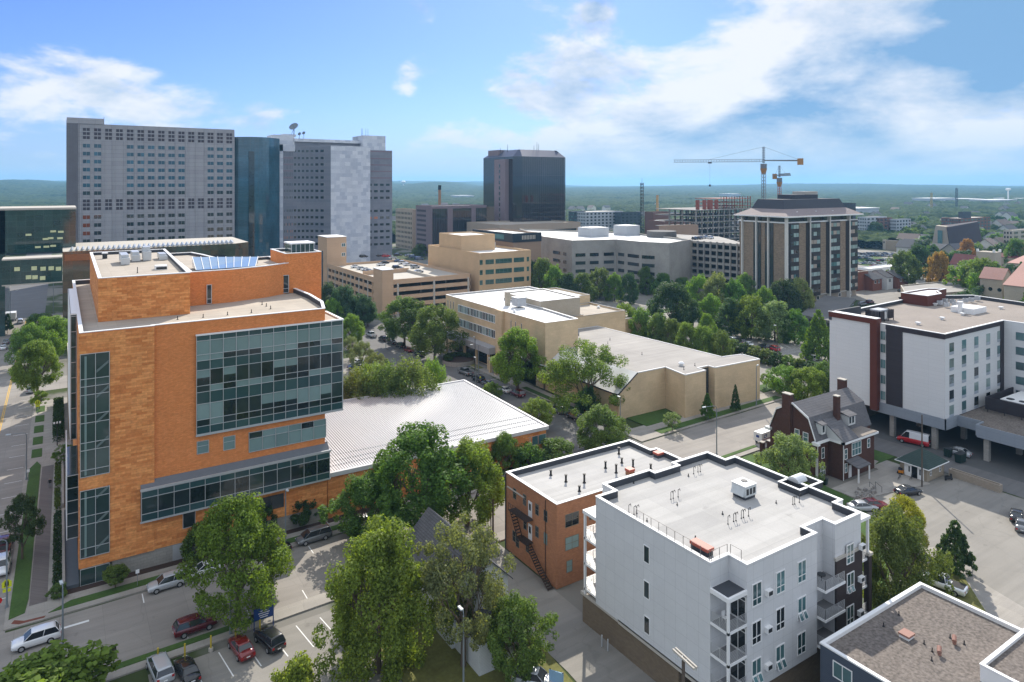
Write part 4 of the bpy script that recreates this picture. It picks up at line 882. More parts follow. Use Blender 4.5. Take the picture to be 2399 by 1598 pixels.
# terrace, planters and hedge west of the tower
t = thing('raised_terrace', 'dark slate raised terrace with low walls at the foot of the tower', 'terrace', (1, 120, 0))
m = MB(); m.prism([(.6, 107.5), (2.15, 107.5), (2.15, 133), (.6, 133)], 0, .62, SLATE); m.build('slab', t)
m = MB(); m.box(.3, .62, 107.5, 133, 0, .95, STONE); m.box(.3, .62, 135, 155, 0, .95, STONE); m.build('low_wall', t)
def hedge(pts, h, label, col='dark', name='hedge', dens=26, group=None, cat='hedge'):
    g = np.random.default_rng(R.randrange(999)); P_ = []
    x0, x1 = min(p[0] for p in pts), max(p[0] for p in pts); y0, y1 = min(p[1] for p in pts), max(p[1] for p in pts)
    n = int(max(400, (x1-x0)*(y1-y0)*dens+((x1-x0)+(y1-y0))*2*h*dens)); c = g.uniform([x0, y0, 0], [x1, y1, h], (n, 3)); f = g.random(n) < .65; c[f, 2] = h*(.82+.18*g.random(f.sum()))
    nr = g.normal(size=(n, 3))+[0, 0, .6]; nr /= np.linalg.norm(nr, axis=1)[:, None]
    me = quadmesh('leaves', c, nr, .16, g, LEAF); o = bpy.data.objects.new(name, me); COL.objects.link(o); o.color = GREEN[col]+(1,); return tag(o, label, cat, group)
hedge([(-.75, 107.5), (.25, 133)], .8, 'long clipped hedge between the pavement and the slate terrace')
hedge([(-.7, 134.5), (.1, 143)], .9, 'short hedge block beside the steps up to the terrace', 'olive'); hedge([(-.7, 144.5), (.2, 156)], .9, 'third hedge block near the side entrance of the tower', 'olive')
hedge([(-1.2, 170), (.8, 200)], 1.8, 'tall dark hedge along the avenue pavement behind the tower')
# low brick neighbour behind the tower on the avenue
nb = thing('brick_building', 'low tan brick building behind the tower along the avenue', 'building', (2, 172, 0))
block(nb, [(1.6, 171), (30, 171), (30, 200), (1.6, 200)], 0, 14.5, brick('tan_brick', (.30, .21, .13), (.26, .18, .11), (.25, .2, .15), .6, .2, .02), ROOFT, CONC)
# ================================================================ long hall with white ribbed roof
mr = thing('long_hall', 'long low brick hall with white ribbed metal roof and corner strip window', 'building', (57, 109, 0))
fl, fr, br_, bl = Vector((35.6, 107.9, 7.1)), Vector((79.5, 109.2, 5.95)), Vector((79.5, 142.7, 7.0)), Vector((36.0, 138.4, 8.6))
m = MB(); q = [(35.6, 108.2), (79.2, 109.5), (79.2, 142.4), (44.8, 139)]
for i in range(4):
    a, b2 = q[i], q[(i+1) % 4]; zt = [6.9, 5.7, 6.8, 8.1]
    m.poly([(*a, 0), (*b2, 0), (*b2, zt[(i+1) % 4]), (*a, zt[i])], OBR)
m.build('wall', mr)
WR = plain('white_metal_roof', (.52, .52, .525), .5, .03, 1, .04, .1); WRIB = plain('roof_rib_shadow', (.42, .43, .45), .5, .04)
m = MB(); m.hexa([fl-Vector((0,0,.3)), fr-Vector((0,0,.3)), br_-Vector((0,0,.3)), bl-Vector((0,0,.3)), fl, fr, br_, bl], WR)
roofo = m.build('metal_roof', mr)
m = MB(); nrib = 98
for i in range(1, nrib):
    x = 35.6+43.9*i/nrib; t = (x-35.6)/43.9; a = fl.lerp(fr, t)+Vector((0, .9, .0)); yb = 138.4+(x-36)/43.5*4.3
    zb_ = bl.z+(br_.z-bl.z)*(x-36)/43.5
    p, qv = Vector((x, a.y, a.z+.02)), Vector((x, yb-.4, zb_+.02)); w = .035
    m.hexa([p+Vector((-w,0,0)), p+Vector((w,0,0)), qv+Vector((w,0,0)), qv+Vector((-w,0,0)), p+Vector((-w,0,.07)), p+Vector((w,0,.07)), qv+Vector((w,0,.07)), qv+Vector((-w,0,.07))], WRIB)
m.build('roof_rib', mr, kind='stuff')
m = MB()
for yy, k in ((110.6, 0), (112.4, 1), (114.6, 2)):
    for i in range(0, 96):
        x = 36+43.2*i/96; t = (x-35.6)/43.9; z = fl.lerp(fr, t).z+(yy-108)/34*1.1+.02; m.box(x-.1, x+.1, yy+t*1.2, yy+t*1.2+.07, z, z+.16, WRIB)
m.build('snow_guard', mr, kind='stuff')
m = MB()
for a, b2, w in ((fl, fr, .35), (fr, br_, .35), (br_, bl, .3)):
    d = (b2-a); d.z = 0; d.normalize(); nn = Vector((d.y, -d.x, 0)); a2, b3 = a+nn*.15, b2+nn*.15; i2, j2 = a-nn*w, b2-nn*w; up = Vector((0, 0, .22)); dn = Vector((0, 0, -.45))
    m.hexa([a2+dn, b3+dn, j2+dn, i2+dn, a2+up, b3+up, j2+up, i2+up], WR)
m.build('eave_gutter', mr)
for i in range(4): window(mr, Face('Y', 109.42), 71.6+i*1.9, 73.4+i*1.9, 2.9, 4.7, ALU, GTEAL, .07)
for i in range(2): window(mr, Face('E', 79.2), 110+i*1.9, 111.8+i*1.9, 2.9, 4.7, ALU, GTEAL, .07)
# ================================================================ white apartment block
PAN = brick('white_panel', (.62, .625, .63), (.60, .605, .61), (.47, .475, .48), 1.55, 1.45, .016, .6, 0, .05, .4, .3, .05)
DBR = brick('dark_brick', (.045, .034, .034), (.055, .042, .040), (.07, .06, .06), .4, .12, .012)
TBR = brick('tan_podium_brick', (.20, .155, .105), (.17, .13, .09), (.14, .115, .09), .5, .17, .012)
wa = thing('apartment_block', 'pale panelled four-storey apartment block with flat roof and corner balconies', 'apartment building', (53, 46, 0))
ZT = 16.2
wp = [(53, 46.1), (55.7, 46.1), (55.7, 43.9), (67.0, 43.9), (67.0, 45.4), (70.3, 45.4), (70.3, 43.9), (75.2, 43.9), (75.2, 46.9), (76.6, 46.9), (76.6, 62.4), (74.7, 62.4), (74.7, 65.5), (67.8, 65.5), (67.8, 64.5), (63.8, 64.5), (63.8, 65.5), (55.9, 65.5), (55.9, 63.3), (53, 63.3)]
block(wa, wp, 3.6, ZT, PAN, ROOFG, WHITE, .8, .3, DKGREY, capz=.06)
m = MB(); m.prism([(53.25, 50.8), (55.9, 50.8), (55.9, 44.2), (76.3, 44.2), (76.3, 66), (53.2, 66)], 0, 3.6, TBR); m.box(53.05, 53.4, 56, 66.2, 3.3, 3.65, CONC); m.build('podium', wa)
m = MB(); m.box(53.0, 55.9, 44, 59.4, 3.25, 3.75, CONC); m.box(53.1, 55.7, 44.1, 46, 0, 3.3, TBR); m.box(53.1, 53.6, 50.3, 51.3, 0, 3.3, TBR); m.build('garage_lintel', wa)
m = MB(); m.box(53.9, 54.0, 51.3, 57.5, 0, 3.2, plain('garage_door_grey', (.16,.19,.23), .5)); m.build('garage_door', wa)
m = MB(); m.box(70.28, 75.25, 43.75, 43.95, 3.6, 12.3, DBR); m.box(75.15, 75.3, 43.8, 46.9, 3.6, 12.3, DBR); m.box(70.15, 75.35, 43.7, 44.0, 12.3, 12.6, CONC); m.build('dark_brick_facing', wa)
FAY = Face('Y', 43.9); FAX = Face('X', 53.0)
zz = Zm(1580, 1280, 4.904)
def awin(x, y, w, h, fc=FAY, opn=False):   # x,y in zoomed px of top-left corner on that face
    a0, zt = fc.px(*zz(x, y)); a1 = a0+w
    window(wa, fc, a0, a1, zt-h, zt, WHITE, R.choice([GDARK, GTEAL, GTEAL]), .10, (.5,), (.32,), .07)
    if opn:
        for k in (0, .5):
            m = MB(); x0, x1 = a0+w*k+.06, a0+w*(k+.5)-.06; za = zt-h+.05; zb = zt-h*.68
            m.hexa([(x0, 43.5, za), (x1, 43.5, za), (x1, 43.56, za), (x0, 43.56, za), (x0, 43.8, zb), (x1, 43.8, zb), (x1, 43.84, zb), (x0, 43.84, zb)], WHITE)
            m.hexa([(x0+.08, 43.49, za+.06), (x1-.08, 43.49, za+.06), (x1-.08, 43.50, za+.06), (x0+.08, 43.50, za+.06), (x0+.08, 43.77, zb-.06), (x1-.08, 43.77, zb-.06), (x1-.08, 43.78, zb-.06), (x0+.08, 43.78, zb-.06)], GTEAL)
            m.build('open_sash', wa)
for (x, y, o) in ((890, 440, 0), (885, 885, 0), (885, 1320, 1), (1165, 305, 0), (1162, 730, 0), (1160, 1160, 1), (1412, 185, 0), (1412, 605, 1), (1408, 1015, 0)): awin(x, y, 1.45, 2.25, FAY, o)
for (x, y, o) in ((1975, -10, 0), (1978, 320, 1), (1975, 700, 0)): awin(x, y, 1.4, 2.15, Face('Y', 43.75), o)
for (x, y) in ((1040, 560), (1035, 985), (1035, 1410), (2105, 400), (2098, 790), (2115, 30)):
    f = FAY if x < 2000 else Face('Y', 43.7); a0, z = f.px(*zz(x, y)); m = MB(); f.box(m, a0, a0+.8, z-.05, z+.5, 0, .4, WHITE); f.box(m, a0+.1, a0+.7, z+.02, z+.42, .4, .41, DARKM); m.build('wall_air_conditioner', wa)
zq = Zm(1140, 1280, 4.904)
for (x, y0, y1) in ((1805, -30, 205), (1805, 375, 615), (1808, 780, 1010)):
    a0, zt = FAX.px(*zq(x, y0)); a1, _ = FAX.px(*zq(x+70, y0+35)); window(wa, FAX, a1, a0, zt-1.9, zt, WHITE, GDARK, .09, (), (), .06)
def railing(mb, p, q, z, h=1.05, nb=8, mt=None):
    mt = mt or plain('balcony_rail_metal', (.50, .51, .52), .4, metallic=.3)
    for i in range(nb): zz_ = z+.12+(h-.12)*i/(nb-1); mb.tube((*p, zz_), (*q, zz_), .022, .022, mt, 4, False)
    L_ = math.hypot(q[0]-p[0], q[1]-p[1]); k = max(1, round(L_/1.2))
    for i in range(k+1): t = i/k; x, y = p[0]+(q[0]-p[0])*t, p[1]+(q[1]-p[1])*t; mb.tube((x, y, z), (x, y, z+h), .03, .03, mt, 4, False)
DECK = plain('balcony_deck', (.20, .20, .205), .8)
def balcony(x0, x1, y0, y1, z, sides, post=None):
    m = MB(); m.box(x0, x1, y0, y1, z-.25, z, WHITE); m.box(x0+.1, x1-.1, y0+.1, y1-.1, z, z+.02, DECK); b3 = m.build('balcony', wa)
    r = MB()
    for s_ in sides:
        if s_ == 'S': railing(r, (x0+.08, y0+.08), (x1-.08, y0+.08), z)
        if s_ == 'W': railing(r, (x0+.08, y0+.08), (x0+.08, y1-.08), z)
        if s_ == 'E': railing(r, (x1-.08, y0+.08), (x1-.08, y1-.08), z)
        if s_ == 'N': railing(r, (x0+.08, y1-.08), (x1-.08, y1-.08), z)
    r.build('railing', b3)
for z in (4.4, 7.45, 10.5): balcony(53.0, 55.7, 43.9, 46.1, z, 'SW')
m = MB(); m.box(52.95, 55.7, 43.85, 46.1, 13.35, 13.75, WHITE); m.box(53.2, 55.6, 44.1, 46.0, 13.75, 13.8, DKGREY); m.build('balcony_canopy', wa)
m = MB(); m.box(53.0, 53.22, 43.9, 44.12, 3.6, 13.4, WHITE); m.build('corner_post', wa)
for z in (4.4, 7.45, 10.5):
    window(wa, Face('X', 55.7), 44.0, 45.9, z+.05, z+2.5, WHITE, GDARK, .09, (.5,), (.82,), .06, 'sliding_door')
    balcony(67.0, 70.6, 42.9, 45.4, z, 'SW' if z > 4 else 'S'); window(wa, Face('Y', 45.38), 67.1, 67.9, z+.05, z+2.6, WHITE, GDARK, .09, (), (.8,), .06, 'balcony_door')
    balcony(53.0, 55.9, 63.3, 65.6, z, 'WN')
    balcony(75.2, 77.4, 44.2, 46.8, z, 'SE')
m = MB(); m.box(52.95, 55.9, 63.3, 65.7, 13.3, 13.7, WHITE); m.box(53.0, 53.25, 65.3, 65.55, 3.6, 13.4, WHITE); m.build('rear_canopy', wa)
m = MB(); m.box(75.2, 77.5, 44.1, 46.9, 14.9, 15.25, WHITE); m.box(77.15, 77.4, 44.2, 44.45, 11, 15, WHITE); m.box(77.0, 77.6, 44.0, 44.6, 0, 10.8, DBR); m.box(76.9, 77.7, 43.9, 44.7, 10.8, 11.1, CONC); m.build('east_canopy', wa)
m = MB(); gr = plain('roof_guard_rail', (.18, .16, .14), .5)
ga = [(53.15, 56.6), (53.15, 46.3), (55.85, 46.3), (55.85, 44.1+.9)]
for p, q in ((ga[0], ga[1]), ((53.3, 46.2), (55.6, 46.2)), ((55.85, 46.0), (55.85, 44.7))): railing(m, p, q, ZT, 1.05, 2, gr)
m.build('roof_guard_rail', wa)
zr_ = ZT-.8
def boxthing(name, label, cat, x, y, z, lx, ly, h, mb_, mt_, rz=0, lidover=.06, parts=('curb', 'lid'), split=.6):
    t = thing(name, label, cat, (x, y, z)); m = MB(); m.rbox(x, y, lx-.1, ly-.1, z, z+h*split, rz, mb_); m.build(parts[0], t); m = MB(); m.rbox(x, y, lx+lidover, ly+lidover, z+h*split, z+h, rz, mt_); m.build(parts[1], t); return t
REDL = plain('red_hatch_lid', (.42, .10, .065), .5, .05)
boxthing('roof_hatch', 'orange-red roof hatch beside the guard rail on the pale block', 'roof hatch', *G(1644, 1283, zr_+.4), zr_, .95, 2.3, .8, DKGREY, REDL)
boxthing('roof_hatch', 'red roof hatch at the back parapet of the brown flats', 'roof hatch', *G(1545, 1063, 10.8), 10.35, 1.7, 1.1, .8, DKGREY, REDL)
ac = thing('rooftop_ac_unit', 'large white rooftop air conditioning unit in the middle of the pale roof', 'air conditioner', (*G(1743, 1158, zr_), zr_)); x, y = G(1743, 1162, zr_)
m = MB(); m.box(x-.9, x+.9, y-.9, y+.9, zr_, zr_+.35, DKGREY); m.build('curb', ac)
m = MB(); m.box(x-1, x+1, y-1, y+1, zr_+.35, zr_+1.6, plain('ac_casing', (.50,.53,.53), .5)); m.box(x-1.05, x+1.05, y-1.05, y+1.05, zr_+1.6, zr_+1.68, WHITE); m.build('casing', ac)
m = MB(); m.tube((x+.3, y+.2, zr_+1.68), (x+.3, y+.2, zr_+1.75), .4, .4, DARKM, 14); m.build('fan', ac)
m = MB(); m.hexa([(x-1.35,y-.9,zr_+.5),(x-1,y-.9,zr_+.5),(x-1,y+.9,zr_+.5),(x-1.35,y+.9,zr_+.5),(x-1.02,y-.9,zr_+1.4),(x-1,y-.9,zr_+1.4),(x-1,y+.9,zr_+1.4),(x-1.02,y+.9,zr_+1.4)], MATS['ac_casing'])
for k in range(3): m.box(x-.8+k*.6, x-.4+k*.6, y-1.03, y-1.0, zr_+.6, zr_+1.3, DARKM)
m.build('side_hood', ac)
x, y = G(1868, 1140, zr_); t = thing('exhaust_fan', 'domed silver exhaust hood inside its own low curb at the back parapet', 'roof vent', (x, y, zr_))
m = MB(); ring(m, [(x-2.2, y-1.9), (x+2.4, y-1.9), (x+2.4, y+1.2), (x-2.2, y+1.2)], 0, .25, zr_, zr_+.7, DKGREY); ring(m, [(x-2.2, y-1.9), (x+2.4, y-1.9), (x+2.4, y+1.2), (x-2.2, y+1.2)], -.04, .29, zr_+.7, zr_+.76, WHITE); m.build('curb', t)
m = MB(); m.box(x-.5, x+.5, y-.5, y+.5, zr_, zr_+.8, DKGREY)
for k in range(8):
    a, b3 = math.pi*k/8, math.pi*(k+1)/8; m.poly([(x-.9, y-.8*math.cos(a), zr_+.8+.6*math.sin(a)), (x+.9, y-.8*math.cos(a), zr_+.8+.6*math.sin(a)), (x+.9, y-.8*math.cos(b3), zr_+.8+.6*math.sin(b3)), (x-.9, y-.8*math.cos(b3), zr_+.8+.6*math.sin(b3))], ALU)
for sx_ in (-.9, .9): m.poly([(x+sx_, y-.8*math.cos(math.pi*k/8), zr_+.8+.6*math.sin(math.pi*k/8)) for k in range(9)], ALU)
m.build('hood', t)
z1_ = Zm(1180, 1000, 4.527); z4_ = Zm(1599, 1065, 2.941)
hk = [z1_(x, y) for x, y in ((2015, 500), (2060, 480), (2085, 475), (1773, 770), (1798, 760), (1850, 745), (1382, 930), (1413, 920), (1327, 910))]+[z4_(x, y) for x, y in ((313, 480), (352, 462), (368, 457), (405, 440), (420, 436), (455, 425), (760, 345), (773, 343), (805, 330))]
pipes([G(u, v, zr_) for u, v in hk], zr_, 'slim black hooked vent pipe on the pale apartment roof', 'hooked vent pipes on the pale roof', .85, True, .035)
pipes([G(*z1_(x, y), zr_) for x, y in ((1960, 525), (1840, 830), (1520, 1000), (1378, 600), (2030, 1190), (2322, 930))]+[G(*z4_(x, y), zr_) for x, y in ((276, 410), (645, 335), (40, 150), (90, 580))], zr_, 'small black vent cone on the pale apartment roof', 'vent cones on the pale roof', .35, False, .05)
# ================================================================ brown brick flats
BBR = brick('brown_brick', (.34, .155, .08), (.42, .19, .095), (.26, .14, .09), .42, .14, .012, var=.2, big=.3)
bb = thing('apartment_building', 'old three-storey orange-brown brick flats with rusty fire escape', 'apartment building', (54.5, 73, 0))
bp = [(54.5, 73), (79.6, 73), (79.6, 77.3), (79.5, 80), (78.3, 80.1), (78.3, 85.0), (54.5, 85.3)]
block(bb, bp, 0, 11.1, BBR, roadmat('roof_membrane_pale', (.44,.43,.41), 3.4, .03, .86, 0), WHITE, .75, .35, DKGREY, capz=.06)
Z1 = lambda x, y: z1_(x, y)
FBX, FBY = Face('X', 54.5), Face('Y', 73.0)
OLDF = plain('old_window_frame', (.17, .155, .12), .7)
def bwin(fc, x, y, w, h, vb=()):
    a, z = fc.px(*Z1(x, y)); window(bb, fc, a, a+(w if fc.k == 'Y' else -w), z-h, z, OLDF, R.choice([GDARK, GDARK, BLIND]), .07, vb, (.5,), .03)
for (x, y) in ((652, 935), (652, 1180)): bwin(FBY, x, y, 2.3, 1.75, (.5,))
bwin(FBY, 665, 1425, 1.0, 1.6); bwin(FBY, 905, 860, 1.4, 1.7)
for (x, y) in ((335, 805), (425, 870), (335, 1040), (425, 1110), (100, 640), (205, 705), (210, 960), (95, 1090), (235, 1200), (130, 1150)): bwin(FBX, x, y, .85, 1.55)
for (x, y) in ((265, 780), (265, 1020)):
    a, z = FBX.px(*Z1(x, y)); m = MB(); FBX.box(m, a-.85, a, z-2.1, z, 0, .08, plain('white_door', (.66,.67,.68), .5)); d_ = m.build('door', bb); m = MB(); FBX.box(m, a-.65, a-.2, z-1.2, z-.3, .08, .1, GDARK); m.build('door_pane', d_)
m = MB(); RUST = plain('rusty_steel', (.045, .03, .024), .8)
def flight(ya, za, yb, zb):
    n = 9
    for s_ in (53.3, 54.1): m.tube((s_, ya, za), (s_, yb, zb), .06, .06, RUST, 4)
    for i in range(n): t = (i+.5)/n; m.box(53.3, 54.1, ya+(yb-ya)*t-.13, ya+(yb-ya)*t+.13, za+(zb-za)*t-.02, za+(zb-za)*t+.02, RUST)
    m.tube((53.3, ya, za+1), (53.3, yb, zb+1), .03, .03, RUST, 4)
aD, zD = FBX.px(*Z1(265, 780)); z_up = zD-2.2; aE, zE = FBX.px(*Z1(265, 1020)); z_mid = zE-2.2
m.box(53.2, 54.45, aD-1.2, aD+3.2, z_up-.08, z_up, RUST); m.box(53.2, 54.45, aE-1.2, aE+1.2, z_mid-.08, z_mid, RUST)
flight(aD+3.0, z_up, aE+1.0, z_mid); flight(aE-1.0, z_mid, 76.0, 1.8); flight(76.0, 1.8, 73.2, .1)
railing(m, (53.22, aD-1.2), (53.22, aD+3.2), z_up, 1.0, 3, RUST); railing(m, (53.22, aE-1.2), (53.22, aE+1.2), z_mid, 1.0, 3, RUST)
m.build('fire_escape', bb)
m = MB(); m.tube((54.35, 85.2, 0), (54.35, 85.2, 11), .09, .09, DARKM, 6); m.tube((54.4, 75.4, 0), (54.4, 75.4, 10.8), .05, .05, RUST, 6); m.build('drainpipe', bb)
m = MB(); FBX.box(m, 80.5, 84.9, 9.1, 9.25, 0, .12, CONC); m.build('string_course', bb)
zb = 10.35
for i, (x, y) in enumerate(((500, 515), (660, 585), (855, 595), (803, 685), (1080, 440), (1193, 490), (1253, 385), (1222, 290), (1372, 435), (1560, 450))):
    xx, yy = G(*z1_(x, y), zb); t = thing('chimney_pipe', 'stubby black flue pipe on the flat roof of the brown flats', 'roof flue', (xx, yy, zb), 0, 'black flue pipes on the brown flats')
    h = .6+.25*(i % 3); m = MB(); m.tube((xx, yy, zb), (xx, yy, zb+.15), .26, .2, VP, 10); m.tube((xx, yy, zb+.1), (xx, yy, zb+h), .15, .15, VP, 10); m.build('pipe', t); m = MB(); m.tube((xx, yy, zb+h), (xx, yy, zb+h+.22), .16, .24, VP, 10); m.build('cowl', t)
boxthing('chimney', 'square orange brick chimney stub on the brown flats roof', 'chimney', *G(*z1_(1338, 505), zb), zb, 1.0, 1.0, .9, BBR, REDL)
# ================================================================ grey building with gravel roof
NAVY = brick('navy_siding', (.075, .09, .12), (.07, .085, .115), (.05, .06, .08), 6, .18, .012, .7, 0, .04)
gb_ = thing('building', 'dark blue-grey building with wide brown gravel roof at the lower right', 'building', (61, 39.7, 0))
block(gb_, [(61.1, 20), (82, 20), (82, 25), (79.6, 25), (79.6, 39.7), (61.1, 39.7)], 0, 9.0, NAVY, GRAVD, WHITE, .3, .3, WHITE, capz=.12)
f = Face('X', 61.1); a0, zt = f.px(1951.5, 1545); a1, zb_ = f.px(1997, 1570)
window(gb_, f, a1, a0, zt-1.55, zt, WHITE, GTEAL, .09, (.5,), (), .06)
boxthing('roof_hatch', 'small rust-pink hatch on the brown gravel roof', 'roof hatch', *G(2124, 1488, 8.9), 8.7, 1.1, 1.0, .45, WHITE, plain('rust_pink', (.30, .16, .125), .6))
for i, (u, v) in enumerate(((2236, 1504), (2201, 1530))):
    x, y = G(u, v, 8.9); t = thing('turbine_vent', ('upper' if i == 0 else 'lower')+' tilted pinkish vent stub on the gravel roof', 'roof vent', (x, y, 8.7)); m = MB(); m.tube((x, y, 8.7), (x, y, 9.1), .16, .16, MATS['rust_pink'], 10); m.build('pipe', t); m = MB(); m.tube((x-.25, y-.1, 9.1), (x+.3, y+.15, 9.3), .2, .2, MATS['rust_pink'], 12); m.build('cowl', t)
pipes([G(u, v, 8.7) for u, v in ((2070, 1468), (2106, 1441), (2165, 1509), (2183, 1548), (2184, 1527), (2226, 1495), (2259, 1510))], 8.7, 'little pipe stub poking from the gravel roof', 'pipe stubs on the gravel roof', .4, False, .05)
t = thing('roof_structure', 'white-rimmed rooftop box at the lower right corner of the gravel roof', 'roof structure', (71, 28, 8.7))
c1 = G(2296, 1556, 10.2); 
block(t, [(c1[0], c1[1]-4), (c1[0]+9, c1[1]-4), (c1[0]+9, c1[1]), (c1[0], c1[1])], 8.7, 10.2, WHITE, GRAVD, WHITE, .3, .25, capz=.05)
# ================================================================ white gabled house behind trees
WSID = brick('white_siding', (.62, .63, .62), (.6, .61, .6), (.42, .43, .43), 8, .16, .012, .7, 0, .04); SHG = brick('grey_shingle', (.10, .10, .11), (.085, .087, .095), (.05, .05, .055), .5, .22, .02, .9, .5, .3)
def gable(par, x0, x1, y0, y1, ze, zr, axis, roof, over=.4, wall=None, th=.16):
    m = MB()
    if axis == 'Y':
        xm = (x0+x1)/2; k = (zr-ze)/((x1-x0)/2); e = ze-over*k
        m.hexa([(x0-over,y0-over,e),(xm,y0-over,zr),(xm,y1+over,zr),(x0-over,y1+over,e),(x0-over,y0-over,e+th),(xm,y0-over,zr+th),(xm,y1+over,zr+th),(x0-over,y1+over,e+th)], roof)
        m.hexa([(xm,y0-over,zr),(x1+over,y0-over,e),(x1+over,y1+over,e),(xm,y1+over,zr),(xm,y0-over,zr+th),(x1+over,y0-over,e+th),(x1+over,y1+over,e+th),(xm,y1+over,zr+th)], roof)
        g = [[(x0,y,ze),(x1,y,ze),(xm,y,zr)] for y in (y0, y1)]
    else:
        ym = (y0+y1)/2; k = (zr-ze)/((y1-y0)/2); e = ze-over*k
        m.hexa([(x0-over,y0-over,e),(x1+over,y0-over,e),(x1+over,ym,zr),(x0-over,ym,zr),(x0-over,y0-over,e+th),(x1+over,y0-over,e+th),(x1+over,ym,zr+th),(x0-over,ym,zr+th)], roof)
        m.hexa([(x0-over,ym,zr),(x1+over,ym,zr),(x1+over,y1+over,e),(x0-over,y1+over,e),(x0-over,ym,zr+th),(x1+over,ym,zr+th),(x1+over,y1+over,e+th),(x0-over,y1+over,e+th)], roof)
        g = [[(x,y0,ze),(x,y1,ze),(x,ym,zr)] for x in (x0, x1)]
    m.build('roof', par)
    if wall:
        m = MB(); m.prism([(x0,y0),(x1,y0),(x1,y1),(x0,y1)], 0, ze, wall)
        for t_ in g: m.poly(t_, wall)
        m.build('wall', par)
wh = thing('gabled_house', 'white two-storey house with slate-grey gable roof hidden among big trees', 'house', (41, 76, 0))
gable(wh, 37.4, 45, 70, 83.2, 6.2, 9.9, 'Y', SHG, .45, WSID)
m = MB(); m.prism([(37.8, 64.5), (44, 64.5), (44, 70), (37.8, 70)], 0, 3.4, WSID, SHG); m.build('rear_extension', wh)
m = MB(); m.box(42, 42.7, 77, 77.7, 7.5, 10.6, TBR); m.build('chimney', wh)
for x in (38.6, 42.4): window(wh, Face('Y', 70), x, x+1.1, 4, 5.6, WHITE, GDARK, .1, (), (.5,))
for y in (72, 76, 80): window(wh, Face('X', 37.4), y, y+1.1, 4, 5.5, WHITE, GDARK, .1, (), (.5,))
# ================================================================ hotel
HW = brick('hotel_white_panel', (.66, .665, .665), (.64, .645, .645), (.52, .525, .53), 3.0, .75, .012, .6, 0, .03, .15, .3, .03)
HG = brick('hotel_grey_panel', (.25, .28, .32), (.26, .29, .33), (.19, .21, .24), 2.4, 1.2, .015, .55, 0, .03)
HD = brick('hotel_dark_panel', (.042, .036, .042), (.046, .040, .046), (.03, .026, .03), 4, .6, .012, .6, 0, .04); HBR = plain('rust_brown_panel', (.105, .026, .016), .6, .1)
HLG = brick('hotel_light_grey', (.21, .235, .29), (.215, .24, .295), (.16, .18, .22), 3, .9, .012, .6, 0, .03)
ht = thing('hotel', 'white panelled hotel with dark bands, rust frame and open parking underneath', 'hotel', (146.4, 68.4, 0))
hp = [(146.4, 68.3), (172.0, 68.3), (172.0, 60), (200, 60), (204.5, 88.5), (192, 95.5), (161, 93.9), (146.4, 92)]
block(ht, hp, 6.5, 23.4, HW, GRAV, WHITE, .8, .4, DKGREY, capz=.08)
FHX, FHY, FHW = Face('X', 146.4), Face('Y', 68.3), Face('X', 172.0)
m = MB(); FHX.box(m, 68.28, 80, 22.4, 23.35, 0, .12, HD); FHX.box(m, 76.5, 79.9, 6.5, 22.4, 0, .12, HD); FHY.box(m, 146.3, 172.0, 22.5, 23.35, 0, .12, HD); FHY.box(m, 170.3, 172.0, 6.5, 22.5, 0, .12, HD); m.build('dark_band', ht)
m = MB(); m.box(145.3, 146.4, 82.7, 92.1, 5.6, 24.0, HW); m.build('projecting_bay', ht)
m = MB(); FHX.box(m, 81.2, 92.2, 23.3, 24.4, -.4, 1.35, HBR); FHX.box(m, 81.2, 82.7, 5.0, 23.3, -.4, 1.35, HBR); m.build('rust_frame', ht)
m = MB(); FHX.box(m, 81.3, 92.3, 24.4, 24.5, -.4, 1.4, WHITE); m.box(145.1, 157, 91.6, 92.2, 22.6, 24.5, DKGREY); m.build('frame_coping', ht)
m = MB(); FHX.box(m, 79.9, 81.2, 6.5, 22.6, -.4, -.05, HLG); m.build('window_bay_wall', ht)
for z in (7.3, 10.7, 14.0, 17.3, 20.0): window(ht, Face('X', 146.35), 80.0, 81.1, z, z+1.9, ALU, GTEAL, .06, (.5,))
m = MB(); m.box(146.1, 146.3, 68.0, 83.0, 4.55, 6.7, HG); m.box(146.1, 151.2, 68.0, 68.2, 4.55, 6.7, HG); m.box(151.0, 151.2, 63.4, 68.0, 4.55, 6.7, HG); m.box(148.2, 151.0, 63.4, 63.6, 4.55, 6.7, HG); m.box(148.2, 148.4, 40, 63.4, 4.3, 6.7, HG); m.build('fascia', ht)
m = MB(); m.prism([(148.4, 40), (172, 40), (172, 68.2), (151.2, 68.2), (151.2, 63.6), (148.4, 63.6)], 5.6, 6.45, HG, GRAVD, True); m.prism([(146.3, 68.3), (204, 68.3), (204, 91), (146.3, 91)], 5.0, 6.45, DKGREY, None, True); m.build('terrace_roof', ht)
m = MB()
for x, y in ((147.3, 79), (147.3, 70.6), (149.2, 62), (149.2, 53), (149.2, 45), (158, 79), (158, 70), (158, 60), (170, 79), (170, 60), (147.5, 88)): m.box(x-.45, x+.45, y-.45, y+.45, 0, 5.2, STONE)
m.build('column', ht)
m = MB(); m.box(150, 204, 88.5, 89, 0, 5.2, TBR); m.box(172, 172.5, 40, 88, 0, 5.2, DKGREY); m.build('parking_back_wall', ht)
m = MB(); m.box(151.5, 153, 88.3, 88.5, .2, 3.4, plain('lit_doorway', (.30,.22,.13), .8)); m.build('garage_doorway', ht)
zs_, zx = [19.15, 15.9, 12.65, 9.5, 6.75], [148.2, 153.3, 158.6, 163.9, 169.0]
zs_ = [21.4-2.35, 18.3-2.4, 15.1-2.4, 12.0-2.4, 8.9-2.3]
